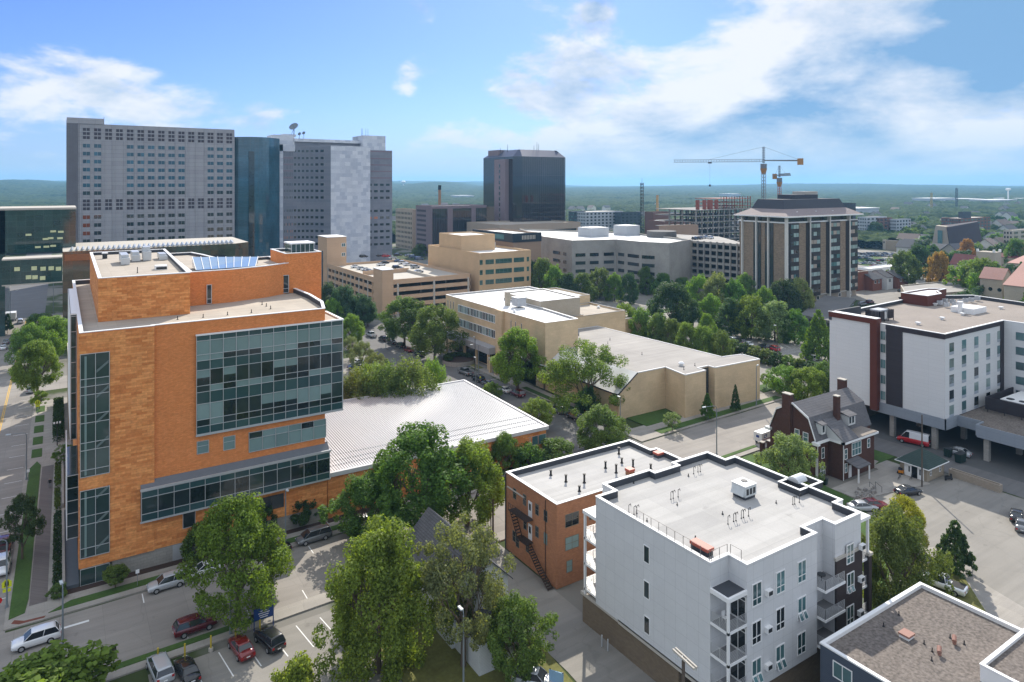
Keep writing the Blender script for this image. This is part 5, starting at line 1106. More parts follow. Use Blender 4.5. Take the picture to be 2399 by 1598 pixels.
for i, x in enumerate(zx):
    for j, z in enumerate(zs_):
        w = 1.75 if i < 4 else 1.3; m = MB(); FHY.box(m, x, x+w, z, z+.6, 0, .05, plain('window_grille', (.33, .37, .42), .5)); q = m.build('window', ht)
        m = MB(); FHY.box(m, x, x+w, z+.6, z+2.35, 0, .04, R.choice([GTEAL, GTEAL, GDARK, BLIND])); m.build('pane', q)
for j, z in enumerate(zs_):
    for y in (66.0, 61.5): window(ht, FHW, y-1.6, y, z+.6, z+2.3, HLG, GTEAL, .06)
# roof things
sc = thing('screened_chiller', 'roof chiller behind a dark slatted screen on the hotel', 'air conditioner', (158, 84.5, 22.6)); sx0, sy0 = G(2089, 752, 22.6)
m = MB(); sx0 -= 1.5
for (p, q) in (((-2.6, -1.6), (-.8, -1.6)), ((.9, -1.6), (3.0, -1.6)), ((3.0, -1.6), (3.0, 1.6)), ((-2.6, -1.6), (-2.6, 1.6)), ((-2.6, 1.6), (3.0, 1.6))):
    a, b3 = (sx0+p[0], sy0+2+p[1]), (sx0+q[0], sy0+2+q[1]); n = max(2, int(math.hypot(b3[0]-a[0], b3[1]-a[1])/.3))
    for i in range(n): t = (i+.5)/n; x, y = a[0]+(b3[0]-a[0])*t, a[1]+(b3[1]-a[1])*t; m.box(x-.13, x+.13, y-.06, y+.06, 23.1, 25.0, HD)
    for e in (a, b3): m.box(e[0]-.06, e[0]+.06, e[1]-.06, e[1]+.06, 22.6, 25.0, HD)
m.build('screen', sc); m = MB(); m.box(sx0-1.6, sx0+1.8, sy0+.9, sy0+3.2, 22.9, 25.1, plain('unit_casing', (.42, .44, .46), .5)); m.box(sx0-.5, sx0+.5, sy0+.5, sy0+.9, 23.2, 24.6, ALU); m.build('casing', sc)
x, y = G(2280, 736, 22.6); t = thing('rooftop_plant_box', 'big white rooftop plant box with round flue on the hotel roof', 'roof structure', (x, y, 22.6)); m = MB(); m.box(x-1, x+5.5, y-.5, y+4.5, 22.6, 23.9, WHITE); m.build('casing', t); m = MB(); m.tube((x-1.4, y+2.2, 22.6), (x-1.4, y+2.2, 25.0), .5, .5, WHITE, 12); m.tube((x-1.4, y+2.2, 25.0), (x-1.4, y+2.2, 25.4), .65, .65, WHITE, 12); m.build('flue', t)
for i, (u, v) in enumerate(((2214, 712), (2232, 714), (2250, 715), (2262, 711), (2276, 709), (2192, 712), (2202, 716), (2238, 721), (2218, 721), (2290, 706))):
    x, y = G(u, v, 22.6); t = thing('condenser_unit', 'small white condenser in the cluster along the hotel roof rail', 'air conditioner', (x, y, 22.6), 0, 'condensers on the hotel roof'); m = MB(); m.box(x-.5, x+.5, y-.5, y+.5, 22.9, 23.9, MATS['unit_casing']); m.build('casing', t); m = MB(); m.tube((x, y, 23.9), (x, y, 23.96), .4, .4, DARKM, 10); m.build('fan', t)
for i, (u, v) in enumerate(((2191, 716), (2207, 749), (2255, 739), (2151, 761), (2345, 724), (2279, 728))):
    x, y = G(u, v, 22.6); t = thing('roof_vent', 'white mushroom vent on the hotel roof', 'roof vent', (x, y, 22.6), 0, 'mushroom vents on the hotel roof'); m = MB(); m.box(x-.25, x+.25, y-.25, y+.25, 22.6, 22.95, WHITE); m.build('neck', t); m = MB(); m.box(x-.45, x+.45, y-.45, y+.45, 22.95, 23.2, WHITE); m.build('cap', t)
m0 = thing('stair_penthouse', 'rust brown penthouse with white roof at the back of the hotel roof', 'roof structure', (176, 95, 22)); pc = [G(2156, 707, 22.6), G(2195, 714, 22.6), G(2245, 700, 22.6), G(2278, 703, 22.6), G(2190, 688, 22.6)]
block(m0, [(181, 88.5), (188, 88.5), (192, 91.5), (198, 92), (194, 95), (181, 95)], 22.5, 25.2, HBR, ROOFW, WHITE, .3, .3)
t = thing('screened_air_handler', 'white air handler with fans behind a black screen on the low hotel terrace', 'air conditioner', (160, 60, 6.45))
m = MB(); m.box(159.3, 159.5, 50, 66.6, 6.9, 9.4, HD); m.box(159.5, 172, 66.4, 66.6, 6.9, 9.4, HD)
for y in (51, 54, 57, 60, 63, 66): m.box(159.2, 159.3, y, y+.15, 6.45, 8, HD)
m.build('screen', t); m = MB(); m.box(161.5, 171, 58, 64.5, 6.9, 9.0, MATS['unit_casing']); m.box(161.3, 171.2, 57.8, 64.7, 9.0, 9.12, WHITE); m.build('casing', t)
m = MB()
for x, y in ((162.8, 63.4), (162.8, 61.2), (162.8, 59.2)): m.tube((x, y, 9.1), (x, y, 9.22), .7, .7, DARKM, 14)
m.build('fan', t)
# ================================================================ brick gambrel house
RB = brick('red_brown_brick', (.078, .036, .028), (.10, .046, .034), (.08, .05, .04), .4, .12, .012, var=.2, big=.2); SH2 = brick('asphalt_shingle', (.155, .15, .155), (.13, .127, .135), (.10, .10, .105), .6, .25, .02, .95, .5, .3)
bh = thing('brick_house', 'dark red brick house with gambrel shingle roof, dormers and three chimneys', 'house', (113.7, 74.7, 0))
X0, X1 = 113.7, 131.2; prof = [(74.7, 6.9), (76.1, 10.6), (79.4, 12.5), (82.8, 10.6), (84.3, 6.9)]
m = MB(); m.prism([(X0, 74.7), (X1, 74.7), (X1, 84.3), (X0, 84.3)], 0, 6.9, RB); m.poly([(X0, y, z) for y, z in prof], RB); m.poly([(X1, y, z) for y, z in prof], RB); m.prism([(117.4, 71.9), (127.6, 71.9), (127.6, 74.7), (117.4, 74.7)], 0, 6.75, RB); m.build('wall', bh)
m = MB()
for i in range(4):
    (ya, za), (yb, zb_) = prof[i], prof[i+1]; e = .35 if i == 0 else 0; e2 = .35 if i == 3 else 0
    m.hexa([(X0-.15, ya-e*.4, za-e), (X1+.15, ya-e*.4, za-e), (X1+.15, yb+e2*.4, zb_-e2), (X0-.15, yb+e2*.4, zb_-e2), (X0-.15, ya-e*.4, za-e+.18), (X1+.15, ya-e*.4, za-e+.18), (X1+.15, yb+e2*.4, zb_-e2+.18), (X0-.15, yb+e2*.4, zb_-e2+.18)], SH2)
m.build('roof', bh)
m = MB()
for i in range(4):
    (ya, za), (yb, zb_) = prof[i], prof[i+1]; m.hexa([(X0-.28, ya, za-.12), (X0-.1, ya, za-.12), (X0-.1, yb, zb_-.12), (X0-.28, yb, zb_-.12), (X0-.28, ya, za+.24), (X0-.1, ya, za+.24), (X0-.1, yb, zb_+.24), (X0-.28, yb, zb_+.24)], WHITE)
m.box(X0-.7, X0+.1, 73.9, 75.1, 6.3, 6.8, WHITE); m.box(X0-.7, X0+.1, 83.9, 85.0, 6.3, 6.8, WHITE); m.box(X0, 117.3, 74.2, 74.7, 6.45, 6.8, WHITE); m.box(117.0, 128.2, 71.4, 71.95, 6.5, 6.85, WHITE); m.box(117.0, 117.4, 71.4, 74.5, 6.5, 6.85, WHITE); m.build('eaves_trim', bh)
m = MB()   # side wing roof: steep shingled gable plane falling to the front plus a flat gravel part
m.hexa([(117.2, 71.5, 6.85), (121.8, 71.5, 6.85), (121.8, 79.3, 11.9), (117.2, 77.6, 11.0), (117.2, 71.5, 7.0), (121.8, 71.5, 7.0), (121.8, 79.3, 12.1), (117.2, 77.6, 11.2)], SH2)
m.build('wing_roof', bh)
m = MB(); m.box(121.8, 128.0, 71.5, 76.0, 6.85, 6.98, GRAV); m.poly([(117.19, 71.6, 6.9), (117.19, 76.0, 6.9), (117.19, 77.6, 11.0)], WSID); m.poly([(117.18, 77.6, 11.0), (117.18, 76.0, 6.9), (117.18, 71.6, 6.9)], WSID); m.build('wing_flat_roof', bh)
def chim(x, y, z1, w=1.1, l=.8): m = MB(); m.box(x-l/2, x+l/2, y-w/2, y+w/2, 6, z1, RB); m.box(x-l/2-.06, x+l/2+.06, y-w/2-.06, y+w/2+.06, z1, z1+.15, CONC); m.build('chimney', bh)
chim(113.6, 80.4, 14.0, 1.7, 1.0); chim(131.1, 80.4, 14.0, 1.5, 1.0); chim(121.2, 75.4, 13.6, .9, .9)
m = MB(); m.box(113.35, 113.7, 79.4, 81.5, 0, 12, RB); m.build('chimney_breast', bh)
for (x, y, w, z0) in ((115.0, 74.9, 1.1, 7.9), (122.9, 74.6, 2.2, 8.1)):
    m = MB(); m.box(x, x+w, y-.5, y+2.0, z0, z0+1.75, WSID); m.hexa([(x-.2, y-.8, z0+1.7), (x+w+.2, y-.8, z0+1.7), (x+w+.2, y+2.6, z0+2.5), (x-.2, y+2.6, z0+2.5), (x-.2, y-.8, z0+1.82), (x+w+.2, y-.8, z0+1.82), (x+w+.2, y+2.6, z0+2.62), (x-.2, y+2.6, z0+2.62)], SH2); d_ = m.build('dormer', bh)
    n = 1 if w < 1.5 else 2
    for i in range(n): m = MB(); a = x+.25+i*(w-.4)/n*1.02; Face('Y', y-.5).box(m, a, a+.55, z0+.35, z0+1.5, 0, .03, GDARK); m.build('window', d_)
for (a0, a1, z0, z1) in ((78.0, 79.0, 6.2, 8.0), (76.2, 77.3, 6.1, 7.9), (82.2, 83.2, 3.6, 5.4)): window(bh, Face('X', X0), a0, a1, z0, z1, WHITE, GTEAL, .1, (), (.5,), .08)
for (a0, a1, z0, z1, fc, vb) in ((117.9, 118.8, 3.6, 5.5, 'Y', ()), (120.2, 123.2, 3.7, 6.1, 'Y', (.33, .66)), (125.2, 126.1, 4.2, 5.9, 'Y', ()), (118.0, 118.8, 1.2, 2.9, 'Y', ()), (121.6, 122.5, 1.6, 2.8, 'Y', ())): window(bh, Face('Y', 71.9), a0, a1, z0, z1, WHITE, GTEAL, .1, vb, (.5,), .08)
window(bh, Face('Y', 74.7), 115.3, 116.2, 3.4, 5.4, WHITE, GTEAL, .1, (), (.5,), .08); window(bh, Face('Y', 74.7), 114.9, 116.4, .4, 2.0, WHITE, GTEAL, .1, (.33, .66), (.5,), .08)
m = MB(); m.tube((113.9, 74.5, 0), (113.9, 74.5, 6.5), .07, .07, WHITE, 6); m.tube((117.5, 71.8, 0), (117.5, 71.8, 6.5), .07, .07, WHITE, 6); m.build('downpipe', bh)
m = MB(); m.hexa([(118.2, 69.4, 2.7), (122.2, 69.4, 2.7), (122.2, 71.9, 3.3), (118.2, 71.9, 3.3), (118.2, 69.4, 2.85), (122.2, 69.4, 2.85), (122.2, 71.9, 3.45), (118.2, 71.9, 3.45)], SH2); p_ = m.build('porch_roof', bh)
m = MB()
for x in (118.5, 121.9): m.box(x-.1, x+.1, 69.5, 69.7, .1, 2.7, WHITE)
m.build('porch_post', bh)
m = MB(); Face('Y', 71.9).box(m, 119.2, 120.1, .1, 2.3, 0, .06, WHITE); m.build('door', bh)
gg = thing('bike_shed', 'small tan brick garage with green hipped roof and white doors', 'garage', (129, 63.2, 0))
x0, x1, y0, y1 = 129.2, 135.3, 63.3, 68.0
m = MB(); m.prism([(x0, y0), (x1, y0), (x1, y1), (x0, y1)], 0, 2.6, brick('buff_brick', (.34, .28, .21), (.30, .25, .185), (.26, .23, .18), .4, .14, .012)); m.build('wall', gg)
m = MB(); GSH = brick('green_shingle', (.05, .075, .068), (.042, .065, .06), (.035, .05, .045), .5, .2, .02, .95); c4 = [(x0-.6, y0-.6), (x1+.6, y0-.6), (x1+.6, y1+.6), (x0-.6, y1+.6)]
for i in range(4): m.poly([(*c4[i], 2.5), (*c4[(i+1) % 4], 2.5), (132.3, 65.7, 4.8)], GSH)
m.poly([(*p, 2.5) for p in c4[::-1]], WHITE); m.build('roof', gg)
m = MB(); ring(m, c4, -.05, .1, 2.38, 2.52, WHITE); m.build('gutter', gg)
fx = Face('X', x0); m = MB(); fx.box(m, 63.8, 67.2, .1, 2.3, 0, .04, WHITE); q_ = m.build('door_panel', gg); m = MB(); fx.box(m, 64.9, 65.9, .1, 2.2, .04, .06, BLACK); fx.box(m, 64.3, 64.55, .9, 1.9, .04, .06, GDARK); fx.box(m, 66.2, 66.45, .9, 1.9, .04, .06, GDARK); m.build('doorway', q_)
for a in (130.3, 133.6): window(gg, Face('Y', y0), a, a+.55, .9, 2.1, WHITE, GDARK, .08, (), (.5,), .05)
def bike(x, y, a, lab):
    t = thing('bicycle', lab, 'bicycle', (x, y, 0), a); m = MB()
    for dx in (-.5, .5):
        w = MB(); pr = None
        for k in range(15):
            an = 2*math.pi*k/14; p = (dx+.33*math.cos(an), 0, .33+.33*math.sin(an)); 
            if pr: w.tube(pr, p, .025, .025, RUBBER, 4, False)
            pr = p
        w.build('wheel', t)
    for p, q in (((-.5, 0, .33), (-.15, 0, .75)), ((-.15, 0, .75), (.38, 0, .8)), ((.38, 0, .8), (-.02, 0, .33)), ((-.02, 0, .33), (-.5, 0, .33)), ((-.02, 0, .33), (-.2, 0, .9)), ((.36, 0, .95), (.5, 0, .33)), ((.36, -.25, .97), (.36, .25, .97))): m.tube(p, q, .022, .022, DARKM, 4, False)
    m.build('frame', t); m = MB(); m.box(-.3, -.1, -.06, .06, .9, .95, DARKM); m.build('saddle', t)
bike(*G(2107, 1124), .2, 'bicycle at the left end of the rack by the green-roofed shed'); bike(*G(2136, 1124), .1, 'bicycle nearest the shed doors')
t = thing('garden_cart', 'orange garden machine parked beside the shed wall', 'garden machine', (*G(2112, 1110), 0)); x, y = G(2112, 1110)
m = MB(); m.rbox(x, y, 1.5, .8, .35, .8, .3, plain('orange_plastic', (.55, .20, .02), .5)); m.rbox(x-.4, y, .5, .6, .8, 1.2, .3, DARKM); m.build('body', t)
m = MB()
for dx in (-.5, .5): m.tube((x+dx, y-.45, .25), (x+dx, y+.45, .25), .25, .25, RUBBER, 10)
m.build('wheel', t)
t = thing('motor_scooter', 'dark covered motor scooter by the shed corner', 'scooter', (*G(2222, 1125), 0)); x, y = G(2222, 1125); m = MB(); m.rbox(x, y, 1.3, .35, .25, .75, -.4, DARKM); m.rbox(x+.5, y-.2, .15, .3, .5, 1.1, -.4, DARKM); m.rbox(x-.3, y+.1, .6, .3, .75, .85, -.4, RUBBER); m.build('body', t); m = MB(); m.tube((x+.6, y-.35, .22), (x+.6, y-.2, .22), .22, .22, RUBBER, 10); m.tube((x-.55, y+.12, .22), (x-.55, y+.3, .22), .22, .22, RUBBER, 10); m.build('wheel', t)
t = thing('retaining_wall', 'long pale block planter wall between the lot and the service lane', 'wall', (136, 55, 0)); m = MB()
c5 = [(135.3, 54.3), (136.4, 54.3), (136.6, 62.6), (135.5, 62.6)]; BLK = brick('pale_block', (.36, .30, .24), (.33, .28, .22), (.27, .23, .19), .45, .2, .015)
ring(m, c5, 0, .22, 0, 1.25, BLK); m.build('block_wall', t); m = MB(); m.poly([(*p, .95) for p in inset(c5, .2)], MULCH); m.build('soil', t)
t = thing('retaining_wall', 'short end of a block wall at the right edge by the lane', 'wall', (138, 50, 0)); m = MB(); m.box(142.6, 143.4, 46, 51.2, 0, 1.3, BLK); m.build('block_wall', t)
def bin_(u, v, lab, w=1.6, h=1.3, c=(.015, .035, .03)):
    x, y = G(u, v); t = thing('dumpster', lab, 'bin', (x, y, 0)); M_ = plain('bin_green', c, .5); m = MB(); m.hexa([(x-w*.42,y-.5,.1),(x+w*.42,y-.5,.1),(x+w*.42,y+.5,.1),(x-w*.42,y+.5,.1),(x-w/2,y-.6,h),(x+w/2,y-.6,h),(x+w/2,y+.6,h),(x-w/2,y+.6,h)], M_); m.build('body', t); m = MB(); m.box(x-w/2-.04, x+w/2+.04, y-.64, y+.64, h, h+.08, DARKM); m.build('lid', t)
bin_(2250, 1083, 'wide dark green dumpster under the hotel edge', 2.3, 1.7); bin_(2221, 1070, 'narrow dark bin left of the wide dumpster', 1.2, 1.6)
bin_(1930, 1135, 'grey-green bin beside the brick house wall', .8, 1.1)
t = thing('rockery', 'heap of pale stones edging the patio near the red-roofed car', 'rockery', (*G(2030, 1165), 0)); m = MB()
for i in range(60):
    x, y = G(2003+R.random()*50, 1148+R.random()*22); s_ = R.uniform(.15, .4); m.rbox(x, y, s_, s_*R.uniform(.6, 1), 0, s_*.7+R.random()*.5, R.random()*3, plain('rock_pale', (.30, .28, .26), .9))
m.build('stones', t)
t = thing('handrail', 'black steel handrails on the patio steps', 'handrail', (*G(2050, 1150), 0)); m = MB()
for du in (0, 14):
    a, b3 = G(2037+du, 1142), G(2052+du, 1155); m.tube((*a, .1), (*a, 1.0), .03, .03, DARKM, 4); m.tube((*b3, .1), (*b3, 1.0), .03, .03, DARKM, 4); m.tube((*a, 1), (*b3, 1), .03, .03, DARKM, 4)
m.build('rail', t)
# mail truck: white box body with blue mark
x, y = G(1790, 1035); mt = thing('delivery_truck', 'boxy white mail truck with blue eagle-like emblem parked behind the brick house', 'truck', (x, y, 0), math.radians(3)); DT = plain('truck_white', (.74, .74, .72), .4, .03)
m = MB(); m.box(-2.2, 1.5, -.95, .95, .6, 2.35, DT); m.hexa([(1.5,-.93,.6),(2.3,-.85,.6),(2.3,.85,.6),(1.5,.93,.6),(1.5,-.93,1.45),(2.3,-.8,1.1),(2.3,.8,1.1),(1.5,.93,1.45)], DT); m.build('body', mt)
m = MB(); m.hexa([(1.5,-.85,1.45),(1.95,-.8,1.3),(1.95,.8,1.3),(1.5,.85,1.45),(1.5,-.85,2.25),(1.6,-.8,2.25),(1.6,.8,2.25),(1.5,.85,2.25)], GDARK); m.build('windscreen', mt)
BLU = plain('mail_blue', (.02, .05, .22), .5, .02); REDS = plain('mail_red', (.45, .03, .04), .5, .02)
m = MB(); m.hexa([(-1.5,-.965,1.35),(-.5,-.965,1.35),(-.35,-.965,1.95),(-1.35,-.965,1.95),(-1.5,-.955,1.35),(-.5,-.955,1.35),(-.35,-.955,1.95),(-1.35,-.955,1.95)], BLU); m.poly([(-1.2,-.97,1.5),(-.62,-.97,1.5),(-.55,-.97,1.62),(-1.3,-.97,1.85)], WHITE); m.hexa([(-2.21,-.35,1.35),(-2.21,.35,1.35),(-2.2,.35,1.35),(-2.2,-.35,1.35),(-2.21,-.35,1.85),(-2.21,.35,1.85),(-2.2,.35,1.85),(-2.2,-.35,1.85)], BLU); m.build('emblem', mt)
m = MB(); m.box(-2.2, 1.9, -.962, -.952, .95, 1.03, REDS); m.box(-2.2, 1.9, -.962, -.952, 1.06, 1.12, BLU); m.build('stripe', mt)
for dx in (-1.4, 1.4):
    for s_ in (-1, 1): m = MB(); m.tube((dx, s_*.7, .35), (dx, s_*.93, .35), .35, .35, RUBBER, 12); m.build('wheel', mt)
for u, w_ in ((1786, 'left'), (1803, 'right')): x, y = G(u, 1065 if u < 1790 else 1062); t = thing('gate_pier', w_+' tall red brick gate pier by the mail truck', 'gate pier', (x, y, 0)); m = MB(); m.box(x-.35, x+.35, y-.35, y+.35, 0, 2.4, RB); m.build('shaft', t); m = MB(); m.box(x-.45, x+.45, y-.45, y+.45, 2.4, 2.55, CONC); m.build('cap', t)
# ================================================================ tan hall and office
TST = brick('tan_stone', (.62, .475, .30), (.57, .44, .275), (.50, .38, .24), 1.5, .6, .010, .85, .5, .10, .2, .2, .22)
th_ = thing('sports_hall', 'windowless tan stone hall with grey flat roof and pale sloped side', 'hall', (105.2, 117.7, 0))
hz_ = 9.85
hall = [(110.8, 117.7), (119.8, 117.7), (118.6, 110.3), (125.6, 110.4), (125.6, 112.5), (129.2, 112.5), (129.2, 110.8), (144.9, 110.2), (142.0, 117.5), (138.6, 117.5), (137.0, 163), (113.2, 163.0), (112.0, 150)]
m = MB(); hc = [(110.8, 117.7), (119.8, 117.7), (118.6, 110.4), (125.6, 110.5), (125.6, 113.0), (129.2, 113.0), (129.2, 111), (144.9, 110.4), (145.2, 116), (138.8, 117), (137.2, 163), (113, 163)]
for i in range(len(hc)-1): m.poly([(*hc[i], 0), (*hc[i+1], 0), (*hc[i+1], hz_), (*hc[i], hz_)], TST)
m.poly([(105.2, 117.7, 0), (110.8, 117.7, 0), (110.8, 117.7, hz_), (105.2, 117.7, 5.9)], TST); m.poly([(105.2, 165, 0), (105.2, 117.7, 0), (105.2, 117.7, 5.9), (105.2, 165, 5.9)], TST); m.build('wall', th_)
HR = roadmat('roof_ballast_grey', (.34, .32, .295), 6, .03, .9, 0)
m = MB(); m.poly([(*p, hz_) for p in hc]+[(110.8, 163, hz_)], HR); m.build('flat_roof', th_)
m = MB(); m.hexa([(104.9, 117.6, 5.75), (110.8, 117.6, hz_), (110.8, 165, hz_), (104.9, 165, 5.75), (104.9, 117.6, 5.95), (110.8, 117.6, hz_+.15), (110.8, 165, hz_+.15), (104.9, 165, 5.95)], ROOFW); m.build('sloped_roof', th_)
m = MB(); m.box(104.75, 105.0, 117.5, 165, 5.6, 5.95, DARKM); m.hexa([(104.9,117.45,5.65),(110.85,117.45,hz_-.1),(110.85,117.6,hz_-.1),(104.9,117.6,5.65),(104.9,117.45,5.97),(110.85,117.45,hz_+.17),(110.85,117.6,hz_+.17),(104.9,117.6,5.97)], DARKM); m.build('eaves', th_)
m = MB(); cc = [(*p,) for p in hc]
for i in range(len(cc)-1):
    a, b3 = Vector((*cc[i], 0)), Vector((*cc[i+1], 0)); d = (b3-a).normalized(); nn = Vector((d.y, -d.x, 0)); o_, i_ = nn*.08, -nn*.25
    m.hexa([a+o_+Vector((0,0,hz_-.1)), b3+o_+Vector((0,0,hz_-.1)), b3+i_+Vector((0,0,hz_-.1)), a+i_+Vector((0,0,hz_-.1)), a+o_+Vector((0,0,hz_+.12)), b3+o_+Vector((0,0,hz_+.12)), b3+i_+Vector((0,0,hz_+.12)), a+i_+Vector((0,0,hz_+.12))], ROOFW)
m.build('roof_edge', th_)
m = MB(); m.box(125.62, 129.18, 112.85, 113.0, .2, hz_-.3, GDARK)
for x in (126.5, 127.4, 128.3): m.box(x-.06, x+.06, 112.78, 112.86, .2, hz_-.3, DARKM)
for z in (2.5, 5, 7.5): m.box(125.6, 129.2, 112.79, 112.85, z, z+.1, DARKM)
m.build('recessed_window', th_)
m = MB(); Face('X', 105.2).box(m, 128, 130.2, .1, 3.3, 0, .05, plain('pale_door', (.55, .54, .52), .6)); m.build('door', th_)
lw = (105.2, 117.7)
def dome(x, y, z, lab, s=1.0, grp=None):
    t = thing('dome_vent', lab, 'roof vent', (x, y, z), 0, grp); m = MB(); m.tube((x, y, z), (x, y, z+.5*s), .45*s, .4*s, ALU, 12); m.build('neck', t); m = MB(); m.tube((x, y, z+.5*s), (x, y, z+.7*s), .75*s, .7*s, WHITE, 14); m.tube((x, y, z+.7*s), (x, y, z+1.0*s), .7*s, .3*s, WHITE, 14); m.build('dome', t)
dome(*G(1596, 857, hz_), hz_, 'white dome vent near the front edge of the tan hall roof', 1.0)
x, y = G(1369, 763, hz_); t = thing('rooftop_unit', 'pale grey cooling unit where hall roof meets the office block', 'air conditioner', (x, y, hz_)); m = MB(); m.box(x-1.6, x+1.6, y-1.3, y+1.3, hz_+.3, hz_+2.1, MATS['ac_casing']); m.box(x-1.8, x+1.8, y-.9, y+.9, hz_+2.1, hz_+2.4, MATS['ac_casing']); m.build('casing', t); m = MB(); m.box(x-1.4, x+1.4, y-1.1, y+1.1, hz_, hz_+.3, DARKM); m.build('curb', t)
pipes([G(u, v, hz_) for u, v in ((1429, 797), (1356, 787), (1602, 866), (1628, 857), (1424, 806), (1504, 831))], hz_, 'small vent pipe or drain on the big grey hall roof', 'vents on the hall roof', .7, False, .07)
# office
tb = thing('office_building', 'tan stone office with two strip windows and stepped pale roofs', 'office building', (105.2, 146, 0))
oz = 17.2
block(tb, [(105.2, 145.8), (115.8, 145.6), (117.5, 165), (117.8, 185), (138, 186), (138, 201), (105.2, 201)], 0, oz, TST, ROOFW, WHITE, .5, .3, ROOFG, capz=.06, names=('wall', 'roof_deck', 'parapet_cap'))
block(tb, [(117.6, 165.5), (132, 165), (133, 185.5), (117.9, 185.5)], 0, oz+1.6, brick('pale_stone_block', (.42,.37,.29), (.40,.35,.27), (.34,.30,.24), 1.2, .5, .01), ROOFW, WHITE, .3, .3, names=('upper_wall', 'upper_roof', 'upper_cap'))
block(tb, [(117, 163), (149, 163.6), (149, 181), (133, 181), (133, 165.3)], 0, 13.4, TST, ROOFT, ROOFG, .5, .3, names=('east_wing_wall', 'east_wing_roof', 'east_wing_cap'))
block(tb, [(133, 181), (149, 181), (149, 200), (138.1, 200), (138.1, 186), (133, 186)], 0, 16.0, TST, ROOFW, ROOFG, .5, .3, names=('north_wing_wall', 'north_wing_roof', 'north_wing_cap'))
block(tb, [(149.1, 172), (166, 172), (166, 192), (149.1, 192)], 0, 8.5, TST, ROOFT, ROOFG, .4, .3, names=('annex_wall', 'annex_roof', 'annex_cap'))
fo = Face('X', 105.2)
m = MB(); fo.box(m, 165.6, 169, 0, 17.25, 0, .9, TST); fo.box(m, 146.5, 150, 0, 17.25, 0, .02, TST); m.build('pier', tb)
for z0, z1 in ((13.0, 15.2), (8.6, 10.9)):
    n = 26; ya, yb = 169.5, 192.5; cols = lin(ya, yb, n)
    g = MB()
    for a in cols: fo.box(g, a-.06, a+.06, z0, z1, .02, .14, WHITE)
    fo.box(g, ya, yb, z0-.1, z0+.05, .02, .16, WHITE); fo.box(g, ya, yb, z1-.05, z1+.1, .02, .16, WHITE); w_ = g.build('strip_window', tb)
    for i in range(n): p = MB(); fo.box(p, cols[i]+.06, cols[i+1]-.06, z0, z1, 0, .05, R.choice([GTEAL, BLIND, GDARK])); p.build('pane', w_)
for y in (195.5, 197.3, 199.2): window(tb, fo, y, y+.5, 12.8, 15.6, WHITE, GDARK, .05)
for y in (159.5, 161.8, 156.6): window(tb, fo, y, y+.45, 12.4, 15.2, WHITE, GDARK, .05)
m = MB(); fo.box(m, 169, 196, 4.6, 6.4, 0, 3.0, plain('canopy_fascia', (.36, .36, .37), .6)); m.build('entrance_canopy', tb)
m = MB()
for y in (170, 177, 184, 191, 195.5): m.box(102.4, 103.0, y-.3, y+.3, 0, 4.7, TST)
m.build('canopy_column', tb)
m = MB(); fo.box(m, 169.3, 196, .2, 4.5, 0, .03, GDARK); m.build('entrance_glazing', tb)
t = thing('entrance_porch', 'small flat-roofed stone porch with glass roof end by the flower bed', 'porch', (101.5, 166, 0)); m = MB(); m.box(98.5+2.6, 104.8, 163.5, 167.5, 3.7, 4.3, CONC); m.build('roof', t); m = MB()
for x, y in ((101.5, 164), (101.5, 167), (104.3, 164)): m.box(x-.35, x+.35, y-.35, y+.35, 0, 3.7, TST)
m.build('pier', t)
x, y = G(1075, 850); t = thing('round_planter', 'round stone planter with clipped green hedge in front of the office', 'planter', (x, y, 0)); m = MB(); m.tube((x, y, 0), (x, y, 1.3), 4.9, 4.9, STONE, 28, False); m.tube((x, y, 1.3), (x, y, .9), 4.7, 4.7, MULCH, 28); m.build('stone_ring', t)
g_ = np.random.default_rng(4); n_ = 6000; an = g_.uniform(-.2, 3.5, n_); rd = g_.uniform(2.4, 4.5, n_); cz = 1.0+g_.uniform(0, 1.2, n_)**1.0
nr = g_.normal(size=(n_, 3))+[0, 0, .6]; nr /= np.linalg.norm(nr, axis=1)[:, None]
me = quadmesh('clipped_hedge', np.stack([rd*np.cos(an), rd*np.sin(an), cz], 1), nr, .22, g_, LEAF); o = bpy.data.objects.new('clipped_hedge', me); COL.objects.link(o); o.parent = t; o.color = GREEN['mid']+(1,)
dome(*G(1402, 722, 12.9), 12.9, 'white dome vent on the tan office east wing roof, far one', .8); dome(*G(1205, 732, 16.7), 16.7, 'white vent near the tan office roof front corner', .8); dome(*G(1316, 724, 12.9), 12.9, 'white vent by the upper block on the tan office roof', .8)
boxthing('roof_hatch', 'rust-coloured hatch on the east wing roof of the tan office', 'roof hatch', *G(1341, 731, 12.9), 12.9, 2.4, 1.4, .8, WHITE, MATS['rust_pink'])
x, y = G(1216, 708, oz+1); t = thing('rooftop_unit', 'grey box unit on the raised part of the tan office roof', 'air conditioner', (x, y, oz)); m = MB(); m.box(x-1.5, x+1.5, y-1.5, y+1.5, oz, oz+2.4, MATS['unit_casing']); m.build('casing', t); m = MB(); m.box(x-1.7, x+1.7, y-1.7, y+1.7, oz+2.4, oz+2.6, ALU); m.build('lid', t)
x, y = G(1189, 712, oz); t = thing('chimney', 'slender square stone chimney rising from the tan office', 'chimney', (x, y, 10)); m = MB(); m.box(x-.6, x+.6, y-.6, y+.6, 10, oz+3.4, MATS['pale_stone_block']); m.build('stack', t); m = MB(); m.box(x-.7, x+.7, y-.7, y+.7, oz+3.4, oz+3.6, CONC); m.build('cap', t)
